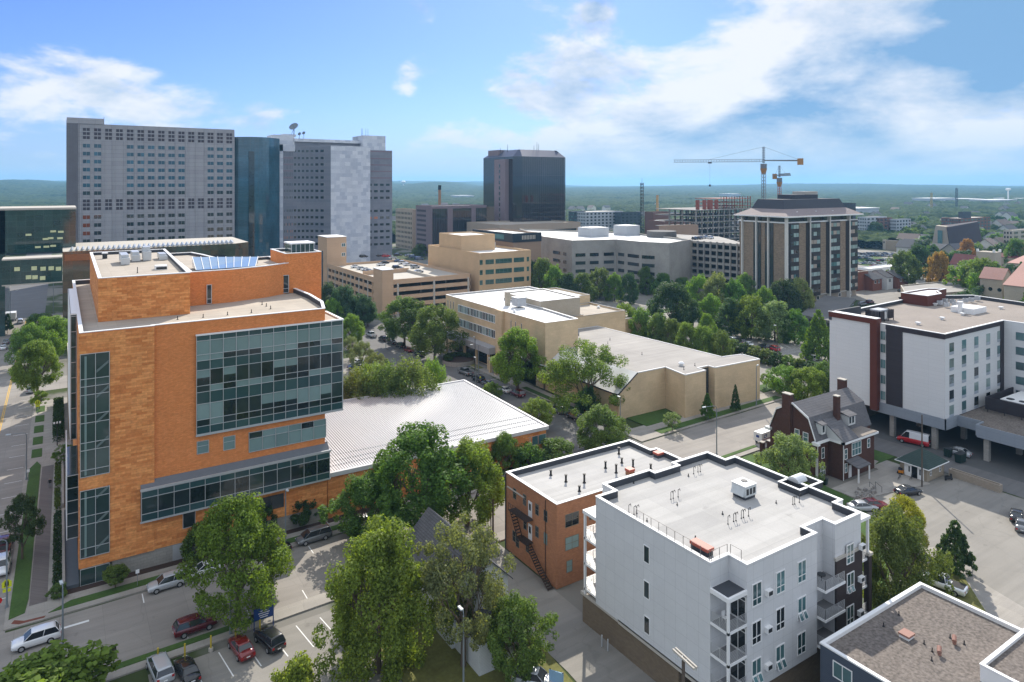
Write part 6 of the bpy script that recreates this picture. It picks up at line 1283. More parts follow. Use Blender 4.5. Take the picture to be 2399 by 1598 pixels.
# ================================================================ parking ramp
RT = brick('ramp_tan_precast', (.54, .375, .245), (.52, .36, .235), (.44, .31, .20), 9, 1.5, .02, .85, 0, .10, .15, .2, .12)
rp = thing('parking_ramp', 'tan precast parking ramp with open decks and cars on its roof', 'parking garage', (110, 266, 0))
rx0, rx1, ry0, ry1 = 109.5, 150, 263.5, 335; lv = [0, 3.2, 6.4, 9.6, 12.8]
m = MB()
for z in lv[1:]: m.box(rx0+.3, rx1-.3, ry0+.3, ry1-.3, z-.3, z, CONC)
m.build('deck', rp)
m = MB()
for z in lv[1:]:
    top = z+1.15
    if z == 12.8: m.box(rx0, rx1, ry0, ry0+.3, z-.6, z+1.4, RT); m.box(rx0, rx0+.3, ry0, ry1, z-.6, z+1.6, RT); m.box(rx0, rx1, ry1-.3, ry1, z-.6, z+1.1, RT); m.box(rx1-.3, rx1, ry0, ry1, z-.6, z+1.1, RT)
    else: m.box(rx0, rx1, ry0, ry0+.3, z-.5, top, RT); m.box(rx0, rx0+.3, ry0, ry1, z-.5, top, RT)
m.box(rx0, rx1, ry0, ry0+.3, 0, 1.0, RT); m.box(rx0, rx0+.3, ry0, ry1, 0, 1.0, RT)
m.build('spandrel', rp)
m = MB()
for i in range(3): x = rx0+6+i*16.5; m.box(x, x+.8, ry0-.12, ry0+.4, 0, 12.6, CONC)
for i in range(13): y = ry0+6+i*5.2; m.box(rx0-.1, rx0+.4, y, y+.9, 0, 12.6, RT if i % 2 else CONC)
for x in (118, 130, 142):
    for y in (272, 284, 296, 308, 320): m.box(x, x+.6, y, y+.6, 0, 12.6, CONC)
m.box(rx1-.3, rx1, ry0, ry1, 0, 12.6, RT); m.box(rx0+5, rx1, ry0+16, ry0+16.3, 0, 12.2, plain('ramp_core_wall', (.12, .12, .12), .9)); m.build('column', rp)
m = MB(); m.box(rx0-.6, rx0+4.2, ry0-.6, ry0+9, 0, 18.3, RT); m.box(rx0-.75, rx0+4.35, ry0-.75, ry0+9.1, 18.3, 18.6, WHITE); m.build('corner_tower', rp)
m = MB(); m.box(rx0-.3, rx0+5, ry1-2, ry1+12, 0, 27, RT); m.box(rx0+5, rx0+9.5, ry1-2, ry1+12, 0, 27, RT); m.build('stair_tower', rp)
m = MB(); m.box(rx0-.5, rx0+9.7, ry1-2.2, ry1+12.2, 27, 27.3, WHITE); m.build('tower_coping', rp)
for z in (18.5, 25-1.8): window(rp, Face('Y', ry1-2), rx0+7, rx0+9, z-1, z+.8, WHITE, GTEAL, .15, (.5,), (), .08)
m = MB(); Face('X', rx0-.3).box(m, ry1+4, ry1+6, 2, 20, 0, .06, GDARK); m.build('stair_window', rp)
m = MB(); m.box(rx0+3, rx0+25, ry0+30, ry0+30.5, 12.8, 14.6, RT); m.box(rx0+24, rx0+24.5, ry0+4, ry0+30, 12.8, 13.9, CONC); m.build('ramp_wall', rp)
def rcar(u, v, a, kd, cl, lab): x, y = G(u, v, 12.9); farcar(x, y, math.radians(a), kd, cl, lab, None, 12.8)
for (u, v, kd, cl, lab) in ((920, 606, 'sedan', 'silver', 'silver car at the head of the middle roof row'), (933, 613, 'sedan', 'blue', 'blue-grey car second in the middle roof row'), (944, 618, 'suv', 'white', 'white SUV third in the middle roof row'), (955, 622, 'sedan', 'white', 'white car fourth in the middle roof row'), (973, 628, 'suv', 'silver', 'silver SUV at the lower end of the middle roof row'), (902, 617, 'sedan', 'black', 'black car beside the ramp wall'), (893, 622, 'sedan', 'white', 'white car beside the ramp wall'), (930, 629, 'suv', 'black', 'black car behind the corner tower'), (942, 633, 'sedan', 'grey', 'grey car right of the corner tower'), (981, 638, 'sedan', 'silver', 'silver car by the front parapet of the ramp'),
     (852, 603, 'suv', 'black', 'black jeep at the far left of the ramp roof'), (891, 601, 'sedan', 'black', 'black car left of the red one on the ramp roof'), (905, 602, 'suv', 'red', 'red car on the far side of the ramp roof'), (932, 600, 'suv', 'black', 'black SUV right of the red one on the ramp roof'), (957, 601, 'sedan', 'grey', 'grey sedan in the far right trio on the ramp roof'), (968, 604, 'suv', 'blue', 'dark blue SUV in the far right trio on the ramp roof'), (982, 609, 'minivan', 'blue', 'blue-grey SUV nearest of the far right trio'), (1024, 620, 'suv', 'white', 'white SUV alone at the right side of the ramp roof'), (1048, 628, 'pickup', 'black', 'black pickup at the right side of the ramp roof'), (833, 627, 'sedan', 'white', 'white car on the left roof bay'), (847, 631, 'sedan', 'silver', 'silver car on the left roof bay'), (857, 633, 'sedan', 'white', 'pale car on the left roof bay'), (866, 637, 'sedan', 'blue', 'blue car on the left roof bay'), (873, 640, 'suv', 'silver', 'silver SUV next to the corner tower')):
    rcar(u, v, 2, kd, cl, lab)
# ================================================================ second tan office behind
TT = brick('ochre_stone', (.56, .39, .23), (.53, .37, .22), (.45, .32, .19), 1.4, .5, .012, .85, .5, .08, .2, .2, .12)
t2 = thing('office_building', 'ochre four-storey office with green windows behind the ramp', 'office building', (152.7, 260.6, 0))
X_, Y_ = 152.7, 260.6; ye = PX(1003, 580, X_)[0]; xe = PY(1243.7, 589, Y_)[0]
block(t2, [(X_, Y_), (xe, Y_), (xe, ye), (X_, ye)], 0, 23.0, TT, ROOFW, TT, .8, .5, TT)
f2 = Face('Y', Y_); cells = []
z6 = Zm(800, 540, 2.941)
for (xa, xb) in ((952, 973), (992, 1050), (1061, 1174), (1187, 1258), (1276, 1292)):
    a0, a1 = PY(*z6(xa, 200), Y_)[0], PY(*z6(xb, 200), Y_)[0]
    for zb_ in (18.0, 13.6, 9.2, 4.8): window(t2, f2, a0, a1, zb_, zb_+2.1, plain('green_frame', (.12, .2, .17), .5), glass('green_glass', (.02, .055, .05), .4), .12, tuple(k/max(1, round((a1-a0)/2.4)) for k in range(1, max(1, round((a1-a0)/2.4)))), (.3,), .08)
yp = PX(1023, 560, X_+2)[0]
block(t2, [(X_+1, ye-32), (X_+19, ye-32), (X_+19, ye-10), (X_+1, ye-10)], 20, 29.5, TT, ROOFW, TT, .5, .5, names=('penthouse_wall', 'penthouse_roof', 'penthouse_cap'))
m = MB(); m.box(X_+14, X_+22, Y_+22, Y_+30, 22.5, 25.3, CONC); m.build('plant_box', t2)
# ================================================================ far buildings, grid aligned, from the near corner's pixel and depth
def corner(u, d, uL=None, uR=None):
    x, y = AT(u, d); yl = PX(uL, 500, x)[0] if uL is not None else y+20; xr = PY(uR, 500, y)[0] if uR is not None else x+20
    return x, y, xr, yl
def towerbox(t, x0, x1, y0, y1, z0, z1, wall, roof, cap=None, ph=.8, names=('wall', 'roof_deck', 'parapet_cap')):
    return block(t, [(x0, y0), (x1, y0), (x1, y1), (x0, y1)], z0, z1, wall, roof, cap, ph, .5, wall, names)
# ---- grey granite hospital slab
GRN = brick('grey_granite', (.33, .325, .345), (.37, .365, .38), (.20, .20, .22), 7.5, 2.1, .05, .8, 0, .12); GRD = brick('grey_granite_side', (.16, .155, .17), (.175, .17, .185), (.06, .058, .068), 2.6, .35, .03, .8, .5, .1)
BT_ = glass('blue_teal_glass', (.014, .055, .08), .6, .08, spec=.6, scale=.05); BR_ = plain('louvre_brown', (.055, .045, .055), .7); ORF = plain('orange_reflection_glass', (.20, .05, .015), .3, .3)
d1 = 358; x0, y0, x1, _ = corner(182.4, d1, 170, 549); yl = y0+32; xs0 = PY(156.5, 300, y0)[0]
h1 = thing('hospital_tower', 'broad grey granite hospital slab with rows of paired blue windows', 'building', (x0, y0, 0))
ztop = ZV(289, d1); ze_ = PY(549, 299.5, y0)[1]; xh = PY(243, 290, y0)[0]
towerbox(h1, x0, x1, y0, yl, 0, ztop, GRN, CONC); 
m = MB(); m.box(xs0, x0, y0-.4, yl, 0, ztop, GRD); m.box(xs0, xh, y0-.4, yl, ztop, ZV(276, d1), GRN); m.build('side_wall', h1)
m = MB(); fh = Face('Y', y0); nb = 15; bw = (x1-x0-1.5)/nb
for i in range(nb+1): fh.box(m, x0+1.2+i*bw-.35, x0+1.2+i*bw+.35, 20, ztop-.5, 0, .35, GRN)
m.build('pilaster', h1)
cells = []
def zrow(v): return PY(193, v, y0)[1]
for i in range(nb):
    a = x0+1.2+i*bw; blank = i in (2, 3, 10, 11)
    for k, v in enumerate((341, 359.5, 378, 397, 415.5, 434, 452.5, 509, 528, 547, 565.5)):
        if blank: continue
        z = zrow(v); 
        for s_ in (0, 1): cells.append((a+bw*.2+s_*bw*.33, a+bw*.2+s_*bw*.33+bw*.30, z-1.0, z+.9, k, i))
    for v in (303, 312.5, 322, 471, 480, 489.5):
        z = zrow(v)
        for s_ in (0, 1): cells.append((a+bw*.2+s_*bw*.33, a+bw*.2+s_*bw*.33+bw*.28, z-.75, z+.75, -1, i))
rest = MB(); k_ = 0
for (a0, a1, z0, z1, k, i) in cells:
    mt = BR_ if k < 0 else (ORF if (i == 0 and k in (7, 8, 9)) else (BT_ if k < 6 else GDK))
    if k >= 0 and k_ < 100: m = MB(); fh.box(m, a0, a1, z0, z1, -.02, .06, mt); m.build('window', h1); k_ += 1
    else: fh.box(rest, a0, a1, z0, z1, -.02, .06, mt)
rest.build('window', h1, kind='stuff')
m = MB()
for u in (502, 540): x = PY(u, 295, y0+8)[0]; m.tube((x, y0+8, ztop-3), (x, y0+8, ZV(287, d1)), .2, .2, DARKM, 5); m.tube((x, y0+8, ZV(287, d1)), (x+2.2*(1 if u < 520 else -1), y0+8, ZV(287, d1)), .2, .2, DARKM, 5)
m.tube((x0+12, y0+8, 80), (x0+12, y0+8, ZV(268, d1)), .15, .08, DARKM, 5); m.build('roof_mast', h1)
# ---- curved blue glass link tower
d2 = 402; xa, ya = AT(540, d2); xb = PY(655, 330, ya)[0]
h2 = thing('glass_tower', 'blue-green glass tower between the granite slab and the marble tower', 'building', (xa, ya, 0))
GTW = brick('reflective_curtain_wall', (.018, .075, .115), (.026, .095, .14), (.05, .10, .13), 1.5, 1.9, .06, .05, 0, .6, .07, .9, .9)
m = MB(); n = 14; pts = [(xa+(xb-xa)*i/n, ya-9*math.sin(math.pi*i/n)) for i in range(n+1)]; m.prism(pts+[(xb, ya+30), (xa, ya+30)], 0, ZV(321, d2), GTW, CONC); m.build('curtain_wall', h2)
m = MB(); i = 4; x = xa+(xb-xa)*.30; m.box(x, x+3.2, ya-8.6, ya-6, 8, ZV(355, d2), GDK); m.build('dark_slot', h2)
# ---- marble tower group
MRB = brick('mottled_marble', (.60, .63, .68), (.40, .44, .52), (.54, .57, .62), 3.4, 2.3, .02, .6, .37, .35, .12, .3, .12)
GWG = brick('grey_banded_wall', (.21, .22, .255), (.17, .185, .225), (.26, .275, .31), 4, 2, .03, .6, .5, .15)
d3 = 420; sx0_, sy_ = AT(775, d3); sx1_ = PY(867.5, 342, sy_)[0]; zt3 = ZV(341, d3)
h3 = thing('hospital_tower', 'marble-clad hospital tower with a projecting mottled pale slab', 'building', (sx0_, sy_, 0))
towerbox(h3, sx0_, sx1_, sy_, sy_+40, 0, zt3, MRB, CONC, names=('marble_slab', 'slab_roof', 'slab_cap'))
wy = sy_+16; wx0 = PY(654, 345, wy)[0]; wz = ZV(344, d3+14)
m = MB(); nn_ = 8; cv = [(sx0_-18*(1-i/nn_)**1.0, wy-16*(i/nn_)**2.2) for i in range(nn_+1)]
m.prism([(wx0, wy)]+cv+[(sx0_, sy_+40), (wx0, sy_+40)], 0, wz, GWG, CONC); m.build('left_wing', h3)
m = MB(); m.box(wx0-.3, wx0+2.2, wy-.35, wy+.2, 0, wz+.8, MRB); m.box(wx0-.3, sx0_-17, wy-.35, wy, wz-3.4, wz+.6, MRB); m.build('wing_edge', h3)
rx_ = PY(918.8, 349, sy_+6)[0]; towerbox(h3, sx1_, rx_, sy_+6, sy_+38, 0, ZV(349, d3+6), GWG, CONC, names=('right_wing', 'right_roof', 'right_cap'))
fw_, fr_ = Face('Y', wy), Face('Y', sy_+6); rest = MB(); k_ = 0
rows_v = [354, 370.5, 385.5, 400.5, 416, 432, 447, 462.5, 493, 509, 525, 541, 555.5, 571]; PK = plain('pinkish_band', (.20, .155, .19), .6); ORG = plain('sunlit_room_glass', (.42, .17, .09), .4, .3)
for r_, v in enumerate(rows_v):
    z = PY(700, v, wy)[1]; zR = PY(890, v+1, sy_+6)[1]
    if r_ < 5: fw_.box(rest, wx0+2.5, sx0_-18, z-.4, z+.4, 0, .08, PK)
    for i in range(6):
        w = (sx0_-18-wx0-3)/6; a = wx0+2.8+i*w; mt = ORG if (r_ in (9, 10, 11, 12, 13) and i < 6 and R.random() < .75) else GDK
        if r_ < 4: mt = glass('grey_panel_glass', (.06, .065, .08), .5, .2); zz0, zz1 = z-3.0, z-.6
        else: zz0, zz1 = z-.75, z+.75
        if k_ < 90: m = MB(); fw_.box(m, a+.3, a+w*.62, zz0, zz1, 0, .06, mt); m.build('window', h3); k_ += 1
        else: fw_.box(rest, a+.3, a+w*.62, zz0, zz1, 0, .06, mt)
    if r_ >= 5:
        for i in range(4): w = (rx_-sx1_-1)/4; fr_.box(rest, sx1_+.8+i*w, sx1_+.8+i*w+w*.6, zR-.7, zR+.7, 0, .06, ORG if (r_ == 9 and i < 2) else GDK)
    elif r_ < 5: fr_.box(rest, sx1_+.3, rx_-.5, zR-.4, zR+.4, 0, .07, PK)
    for i in range(1, nn_):   # windows along the concave part
        a, b3 = Vector((*cv[i-1], 0)), Vector((*cv[i], 0)); dd = (b3-a); nv = Vector((dd.y, -dd.x, 0)).normalized()*.1; p, q = a.lerp(b3, .2)+nv, a.lerp(b3, .75)+nv
        rest.hexa([p+Vector((0,0,z-.7)), q+Vector((0,0,z-.7)), q-nv+Vector((0,0,z-.7)), p-nv+Vector((0,0,z-.7)), p+Vector((0,0,z+.7)), q+Vector((0,0,z+.7)), q-nv+Vector((0,0,z+.7)), p-nv+Vector((0,0,z+.7))], GDK)
rest.build('window', h3, kind='stuff')
# setback storey and blocks on the roof
m = MB(); by = sy_+30; X = lambda u: PY(u, 330, by)[0]; Zz = lambda v: PY(760, v, by)[1]
m.box(X(690), X(873), by, by+14, zt3-8, Zz(327), GWG); m.box(X(688), X(876), by-1.5, by+15, Zz(334), Zz(327), MRB); m.box(X(639), X(690), by, by+14, zt3-8, Zz(320), MRB); m.box(X(665), X(696), by+2, by+12, Zz(322), Zz(317), MRB); m.build('setback_storey', h3)
m = MB(); m.box(X(843), X(895), by-6, by+14, zt3-8, Zz(315), MRB); m.build('lift_block', h3)
m = MB()
for u in (847, 849, 857, 862): m.tube((X(u), by, Zz(318)), (X(u), by, Zz(297)), .12, .08, DARKM, 4)
m.build('aerial', h3)
def dish(u, v, r, by_, tilt, lab, zb_):
    x, z = PY(u, v, by_); t = thing('satellite_dish', lab, 'satellite dish', (x, by_, zb_)); m = MB(); n = 20; dv = Vector((-.55, -.5, tilt)).normalized(); a = dv.orthogonal().normalized(); b = dv.cross(a); c0 = Vector((x, by_, z)); rings = []
    for k in range(6): rr = r*k/5; rings.append([c0+dv*(.28*r*(k/5)**2)+a*(rr*math.cos(2*math.pi*j/n))+b*(rr*math.sin(2*math.pi*j/n)) for j in range(n)])
    DM = plain('dish_grey', (.16, .19, .22), .5, .03); loft(m, rings, DM, False); rings2 = [[p-dv*.1 for p in q] for q in rings]; loft(m, rings2, DM, False); m.build('reflector', t, True)
    m = MB(); m.tube((x, by_+.5, zb_), c0-dv*.1, r*.09, r*.07, DARKM, 6); m.tube((x-r*.6, by_+.5, zb_), c0-dv*.3, r*.04, r*.04, DARKM, 5); m.build('mount', t)
    m = MB(); 
    for k in range(3): m.tube(rings[5][k*6], c0+dv*r*1.0, r*.02, r*.02, DARKM, 4)
    m.build('feed_arm', t)
dish(689, 298, 3.0, by+5, .65, 'big tilted satellite dish on the marble tower roof', Zz(319)); dish(702, 314, 1.1, by+5, .3, 'small dish left of the pair beside the big dish', Zz(326)); dish(712, 312, 1.1, by+5, .3, 'small dish right of the pair beside the big dish', Zz(326))
# ---- glass atrium building in front of the granite slab
d4 = 236; xa, ya = AT(147, d4); xr = PY(555, 575, ya)[0]; xr2 = PY(611, 590, ya)[0]
h4 = thing('atrium_building', 'low mirrored glass building with slanted fins along its roof edge', 'building', (xa, ya, 0)); zt4 = ZV(590, d4)
MIR = brick('mirror_glass', (.05, .07, .055), (.10, .075, .05), (.03, .05, .045), 3.1, 4, .03, .05, 0, .5, .2, .9, .8)
m = MB(); m.prism([(xa, ya), (xr, ya+3), (xr+6, ya+8), (xr+6, ya+40), (xa, ya+40)], 0, zt4, MIR, CONC); m.build('glass_wall', h4)
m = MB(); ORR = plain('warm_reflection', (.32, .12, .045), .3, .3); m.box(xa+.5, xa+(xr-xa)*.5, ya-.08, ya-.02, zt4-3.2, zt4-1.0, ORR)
for k in range(4): m.box(xa+(xr-xa)*.20, xr-4, ya-.05, ya+.06+3*.9, zt4-6.4-k*3.6, zt4-4.2-k*3.6, BLACK)
m.build('window_band', h4)
m = MB()
for i in range(34): x = xa+2+i*(xr-xa-2)/34; y = ya+.3+3*i/34; m.hexa([(x,y,zt4),(x+.5,y,zt4),(x+.5,y+4,zt4),(x,y+4,zt4),(x+.6,y-.2,zt4+.5),(x+1.1,y-.2,zt4+.5),(x+1.1,y+4,zt4+1.3),(x+.6,y+4,zt4+1.3)], ALU)
m.build('roof_fin', h4)
# ---- green glass building and skybridges at the left edge
d5 = 262; xq, yq = AT(-60, d5+20); 
GGW = brick('green_curtain_wall', (.012, .040, .038), (.022, .060, .055), (.045, .075, .072), 2.6, 2.0, .05, .07, 0, .7, .12, .9, .6)
h5 = thing('glass_building', 'dark green glass building bridging the avenue with lit offices', 'building', (-10, 300, 0)); yb_ = 300
xl, xr3 = PY(-40, 500, yb_)[0], PY(147, 500, yb_)[0]
zz1, zz0 = PY(70, 492, yb_)[1], PY(70, 592, yb_)[1]
m = MB(); m.box(xl, xr3+4, yb_, yb_+26, zz0, zz1, GGW); m.box(xl, PY(12, 500, yb_)[0], yb_, yb_+26, 0, zz1, GGW); m.build('glass_wall', h5); m = MB(); m.box(xl-.2, xr3+4.2, yb_-.2, yb_+26, zz1, zz1+.7, CONC); m.build('roof_coping', h5)
m = MB(); LIT = plain('lit_office', (.30, .33, .20), .6, .4); LIT.node_tree.nodes['Principled BSDF'].inputs['Emission Color'].default_value = (.8, .85, .5, 1); LIT.node_tree.nodes['Principled BSDF'].inputs['Emission Strength'].default_value = .12
for (u, v) in ((118, 540), (136, 541), (112, 556), (134, 556), (100, 558), (82, 577), (102, 576), (118, 574), (60, 548)): a, z = PY(u, v, yb_-.05); m.box(a, a+1.7, yb_-.08, yb_-.03, z-.7, z, LIT)
m.build('lit_window', h5)
yb2 = 262; sb = thing('skybridge', 'two-storey dark glass skybridge over the avenue with lit rooms', 'bridge', (-10, yb2, 0)); xl2, xr4 = PY(4, 620, yb2)[0], PY(146, 620, yb2)[0]; za, zb2 = PY(70, 664, yb2)[1], PY(70, 608, yb2)[1]
m = MB(); m.box(xl2, xr4, yb2, yb2+8, za, zb2, GGW); m.build('glass_wall', sb); m = MB(); m.box(xl2, xr4, yb2-.1, yb2+8, zb2, zb2+.4, CONC); m.box(xl2, xr4, yb2-.1, yb2+8, za-.4, za, CONC); m.build('deck_edge', sb)
m = MB()
for (u, v) in ((40, 629), (80, 627), (101, 628), (120, 627), (137, 628), (82, 648), (67, 648), (100, 650)): a, z = PY(u, v, yb2); m.box(a-.7, a+.7, yb2-.08, yb2-.03, z-.8, z+.4, LIT)
m.build('lit_window', sb)
# ---- black glass tower
BLG = brick('black_curtain_wall', (.018, .016, .020), (.024, .021, .026), (.06, .05, .058), 2.0, 60, .10, .04, 0, .4, .05, .95, .5); PNK = plain('pinkish_granite', (.20, .155, .17), .7, .06); 
d6 = 520; x0, y0, x1, yl = corner(1210, d6, 1132.5, 1330.5); zt6 = ZV(366, d6)
bt = thing('office_tower', 'black glass office tower with chamfered metal crown', 'building', (x0, y0, 0))
m = MB(); c = 5; m.prism([(x0+c, y0), (x1-3, y0), (x1, y0+3), (x1, yl), (x0, yl), (x0, y0+c)], 0, zt6, BLG); m.build('curtain_wall', bt)
PRC = plain('purple_grey_metal', (.085, .09, .13), .4, .06, metallic=.3); m = MB()
q0 = [(x0+c, y0), (x1-3, y0), (x1, y0+3), (x1, yl), (x0, yl), (x0, y0+c)]; q1 = inset(ccw(q0), 7); zt7 = ZV(350, d6+8); q0 = ccw(q0)
for i in range(6): m.poly([(*q0[i], zt6), (*q0[(i+1) % 6], zt6), (*q1[(i+1) % 6], zt7), (*q1[i], zt7)], PRC)
m.poly([(*p, zt7) for p in q1], PRC); m.build('crown', bt)
yt = PX(1158, 400, x0)[0]; m = MB(); m.box(x0-3.5, x0+1, PX(1183, 400, x0-3.5)[0], PX(1158, 400, x0-3.5)[0], 0, ZV(373, d6+10), PNK); m.build('stair_shaft', bt)
m = MB(); fs = Face('X', x0-3.5); ym = (PX(1183, 400, x0-3.5)[0]+PX(1158, 400, x0-3.5)[0])/2
for k in range(11): z = ZV(388, d6)-k*4.2; fs.box(m, ym-.8, ym+.8, z-1.3, z+1.3, 0, .1, GDK)
m.build('shaft_window', bt)
m = MB(); m.box(x0+2, x0+16, yl-20, yl-4, zt6, ZV(352, d6+30), PNK); m.build('plant_room', bt)
for u in (1172, 1189, 1251, 1258, 1262): pass
m = MB()
for u, v in ((1189, 338), (1251, 341), (1258, 333), (1262, 337), (1172, 346)): x, y = AT(u, d6+20); m.tube((x, y, zt7-2), (x, y, ZV(v, d6+20)), .2, .1, DARKM, 4)
m.build('aerial', bt)
# ---- pink and black wing
d7 = 505; x0, y0, x1, yl = corner(1011, d7, 974, 1140); zt = ZV(483, d7)
b7 = thing('office_building', 'pink granite and black glass wing left of the black tower', 'building', (x0, y0, 0)); towerbox(b7, x0, x1, y0, yl, 0, zt, PNK, ROOFW)
m = MB(); fy_, fx_ = Face('Y', y0), Face('X', x0)
for (ua, ub) in ((1013, 1048), (1061, 1104), (1115, 1140)): fy_.box(m, PY(ua, 500, y0)[0], PY(ub, 500, y0)[0], 2, zt-2, 0, .2, BLG)
m.build('glass_bay', b7); m = MB(); ya_, yb3 = PX(998, 500, x0)[0], PX(977, 500, x0)[0]
for k in range(9): z = zt-3-k*3.6; fx_.box(m, ya_, yb3, z-1.6, z, 0, .15, BR_)
m.build('louvre_band', b7)
# ---- beige block, chimney
d8 = 560; x0, y0, x1, yl = corner(966, d8, 927, 976); zt = ZV(491, d8)
b8 = thing('office_building', 'pale beige block with punched dark windows right of the marble tower', 'building', (x0, y0, 0)); BGE = plain('beige_stone', (.34, .28, .22), .8); towerbox(b8, x0, x1+4, y0, yl, 0, zt, BGE, ROOFW)
cells = []; fx_ = Face('X', x0)
for i in range(11):
    for k in range(8): a = y0+1.5+i*(yl-y0-2)/11; z = zt-2.5-k*3.9; cells.append((a, a+1.3, z-1.9, z))
farwindows(b8, fx_, cells, lambda c: GDK, 88)
x, y = AT(1030, 760); ch = thing('smokestack', 'orange brick smokestack with black top beyond the downtown blocks', 'chimney', (x, y, 0)); m = MB(); z = ZV(434, 760); m.tube((x, y, 0), (x, y, z-4), 1.7, 1.5, plain('stack_brick', (.36, .18, .09), .8), 14); m.build('stack', ch); m = MB(); m.tube((x, y, z-5), (x, y, z), 1.65, 1.6, BLACK, 14); m.build('black_top', ch)
# ---- tan podium, dark-banded block
d9 = 470; x0, y0, x1, yl = corner(1170, d9, 1162, 1360); zt = ZV(527, d9)
b9 = thing('low_building', 'wide tan podium block in front of the black tower', 'building', (x0, y0, 0)); towerbox(b9, x0, x1, y0, y0+45, 0, zt, BGE, ROOFT); m = MB(); Face('Y', y0).box(m, x0+40, x1-4, zt-7, zt-4.5, 0, .1, GDARK); m.build('window_band', b9)
d10 = 335; x0, y0, x1, yl = corner(1202, d10, 1108, 1268); zt = ZV(548, d10)
b10 = thing('library_building', 'pinkish-tan block with dark glass top storey and pale roof', 'building', (x0, y0, 0)); SAL = plain('salmon_stone', (.32, .225, .16), .8); towerbox(b10, x0, x1, y0, yl, 0, zt, SAL, ROOFW)
m = MB(); DBL = plain('dark_blue_band', (.025, .035, .048), .4); Face('X', x0).box(m, y0, yl, zt-4.2, zt+.2, 0, .3, DBL); Face('Y', y0).box(m, x0, x1, zt-4.2, zt+.2, 0, .3, DBL); m.build('top_storey', b10)
for (a, b3) in ((.20, .42), (.55, .70)): m = MB(); Face('X', x0).box(m, y0+(yl-y0)*a, y0+(yl-y0)*b3, zt-3.2, zt-.8, .3, .36, GTEAL); m.build('window', b10)
m = MB(); 
for k in range(9): a = x0+(x1-x0)*(.30+.055*k); Face('Y', y0).box(m, a, a+.5, zt-3.0, zt-1.0, .3, .38, CONC)
m.build('window_slats', b10)
for k in range(5): m = MB(); a = y0+8+k*(yl-y0)/5.5; Face('X', x0).box(m, a, a+1.2, zt-8.5, zt-7, 0, .08, GDARK); m.build('small_window', b10)
# ---- grey concrete block
GCC = plain('weathered_concrete', (.32, .305, .28), .9, .16, 1.2, .35, .12); GCD = plain('dark_weathered_concrete', (.135, .13, .125), .9, .2, 1.2, .3, .12)
d11 = 345; x, y = AT(1271, d11+25); 
cA, cB, cC, cD, cE, cF = AT(1271, 372), AT(1340, 345), AT(1443, 352), AT(1500, 338), AT(1568, 330), AT(1618, 352)
gc = thing('concrete_block', 'weathered grey concrete building with slit windows and rooftop plant boxes', 'building', (*cB, 0)); zt = ZV(562, 350)
block(gc, [cA, cB, cC, cD, cE, (cF[0], cF[1]), (cF[0]+10, cF[1]+60), (cA[0]+25, cA[1]+60)], 0, zt, GCC, ROOFW, CONC, .8, .6)
def wallwin(t, p, q, fa, fb, z0, z1, mt, name='slit_window', out=.12):
    a, b3 = Vector((*p, 0)), Vector((*q, 0)); d = (b3-a).normalized(); nn = Vector((d.y, -d.x, 0))*out; s_, e_ = a.lerp(b3, fa), a.lerp(b3, fb); m = MB()
    m.hexa([s_+nn+Vector((0,0,z0)), e_+nn+Vector((0,0,z0)), e_-nn*.2+Vector((0,0,z0)), s_-nn*.2+Vector((0,0,z0)), s_+nn+Vector((0,0,z1)), e_+nn+Vector((0,0,z1)), e_-nn*.2+Vector((0,0,z1)), s_-nn*.2+Vector((0,0,z1))], mt); m.build(name, t)
for z in (18, 14, 10, 6):
    for (p, q, L_) in ((cA, cB, ((.38, .62), (.72, .82))), (cB, cC, ((.08, .30), (.40, .60), (.72, .95))), (cC, cD, ((.1, .35), (.5, .95))), (cD, cE, ((.06, .5),))):
        for a, b3 in L_: wallwin(gc, p, q, a, b3, z-1.0, z+.6, GDARK)
m = MB(); x, y = AT(1390, 385); m.rbox(x, y, 13, 11, zt-.8, ZV(535, 375), 0, MATS['unit_casing']); x, y = AT(1468, 395); m.rbox(x, y, 10, 11, zt-.8, ZV(530, 385), 0, MATS['unit_casing']); m.build('plant_box', gc)
m = MB(); x, y = AT(1550, 380); m.tube((x, y, zt-.8), (x, y, ZV(541, 380)), 8, 8, GCD, 20); m.build('round_drum', gc)
# ---- white open parking structure
p0, p1, p2_ = AT(1620, 355), AT(1760, 330), AT(1700, 420)
r2 = thing('parking_garage', 'whitish open parking structure left of the brown tower', 'parking garage', (*p0, 0)); zt = ZV(566, 350)
pp = [p0, p1, (p1[0]+30, p1[1]+45), (p0[0]+25, p0[1]+45)]; m = MB()
for k in range(6):
    z = zt-k*3.3; m.prism(pp, z-1.1, z, GCC)
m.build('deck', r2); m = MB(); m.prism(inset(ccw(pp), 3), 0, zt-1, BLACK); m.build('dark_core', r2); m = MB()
for i in range(10): t_ = i/9; x, y = p0[0]+(p1[0]-p0[0])*t_, p0[1]+(p1[1]-p0[1])*t_; m.rbox(x, y, .7, .9, 0, zt+.3, math.atan2(p1[1]-p0[1], p1[0]-p0[0]), GCC)
m.build('column', r2)
for i, (u, v, c_) in enumerate(((1628, 561, 'black'), (1640, 564, 'black'), (1665, 566, 'white'), (1652, 562, 'silver'))): x, y = AT(u, 362+i*3); farcar(x, y, .3, 'suv', c_, 'car '+('nearest the left end', 'second from the left end', 'white one', 'silver one')[i]+' on the whitish parking structure roof', None, zt)
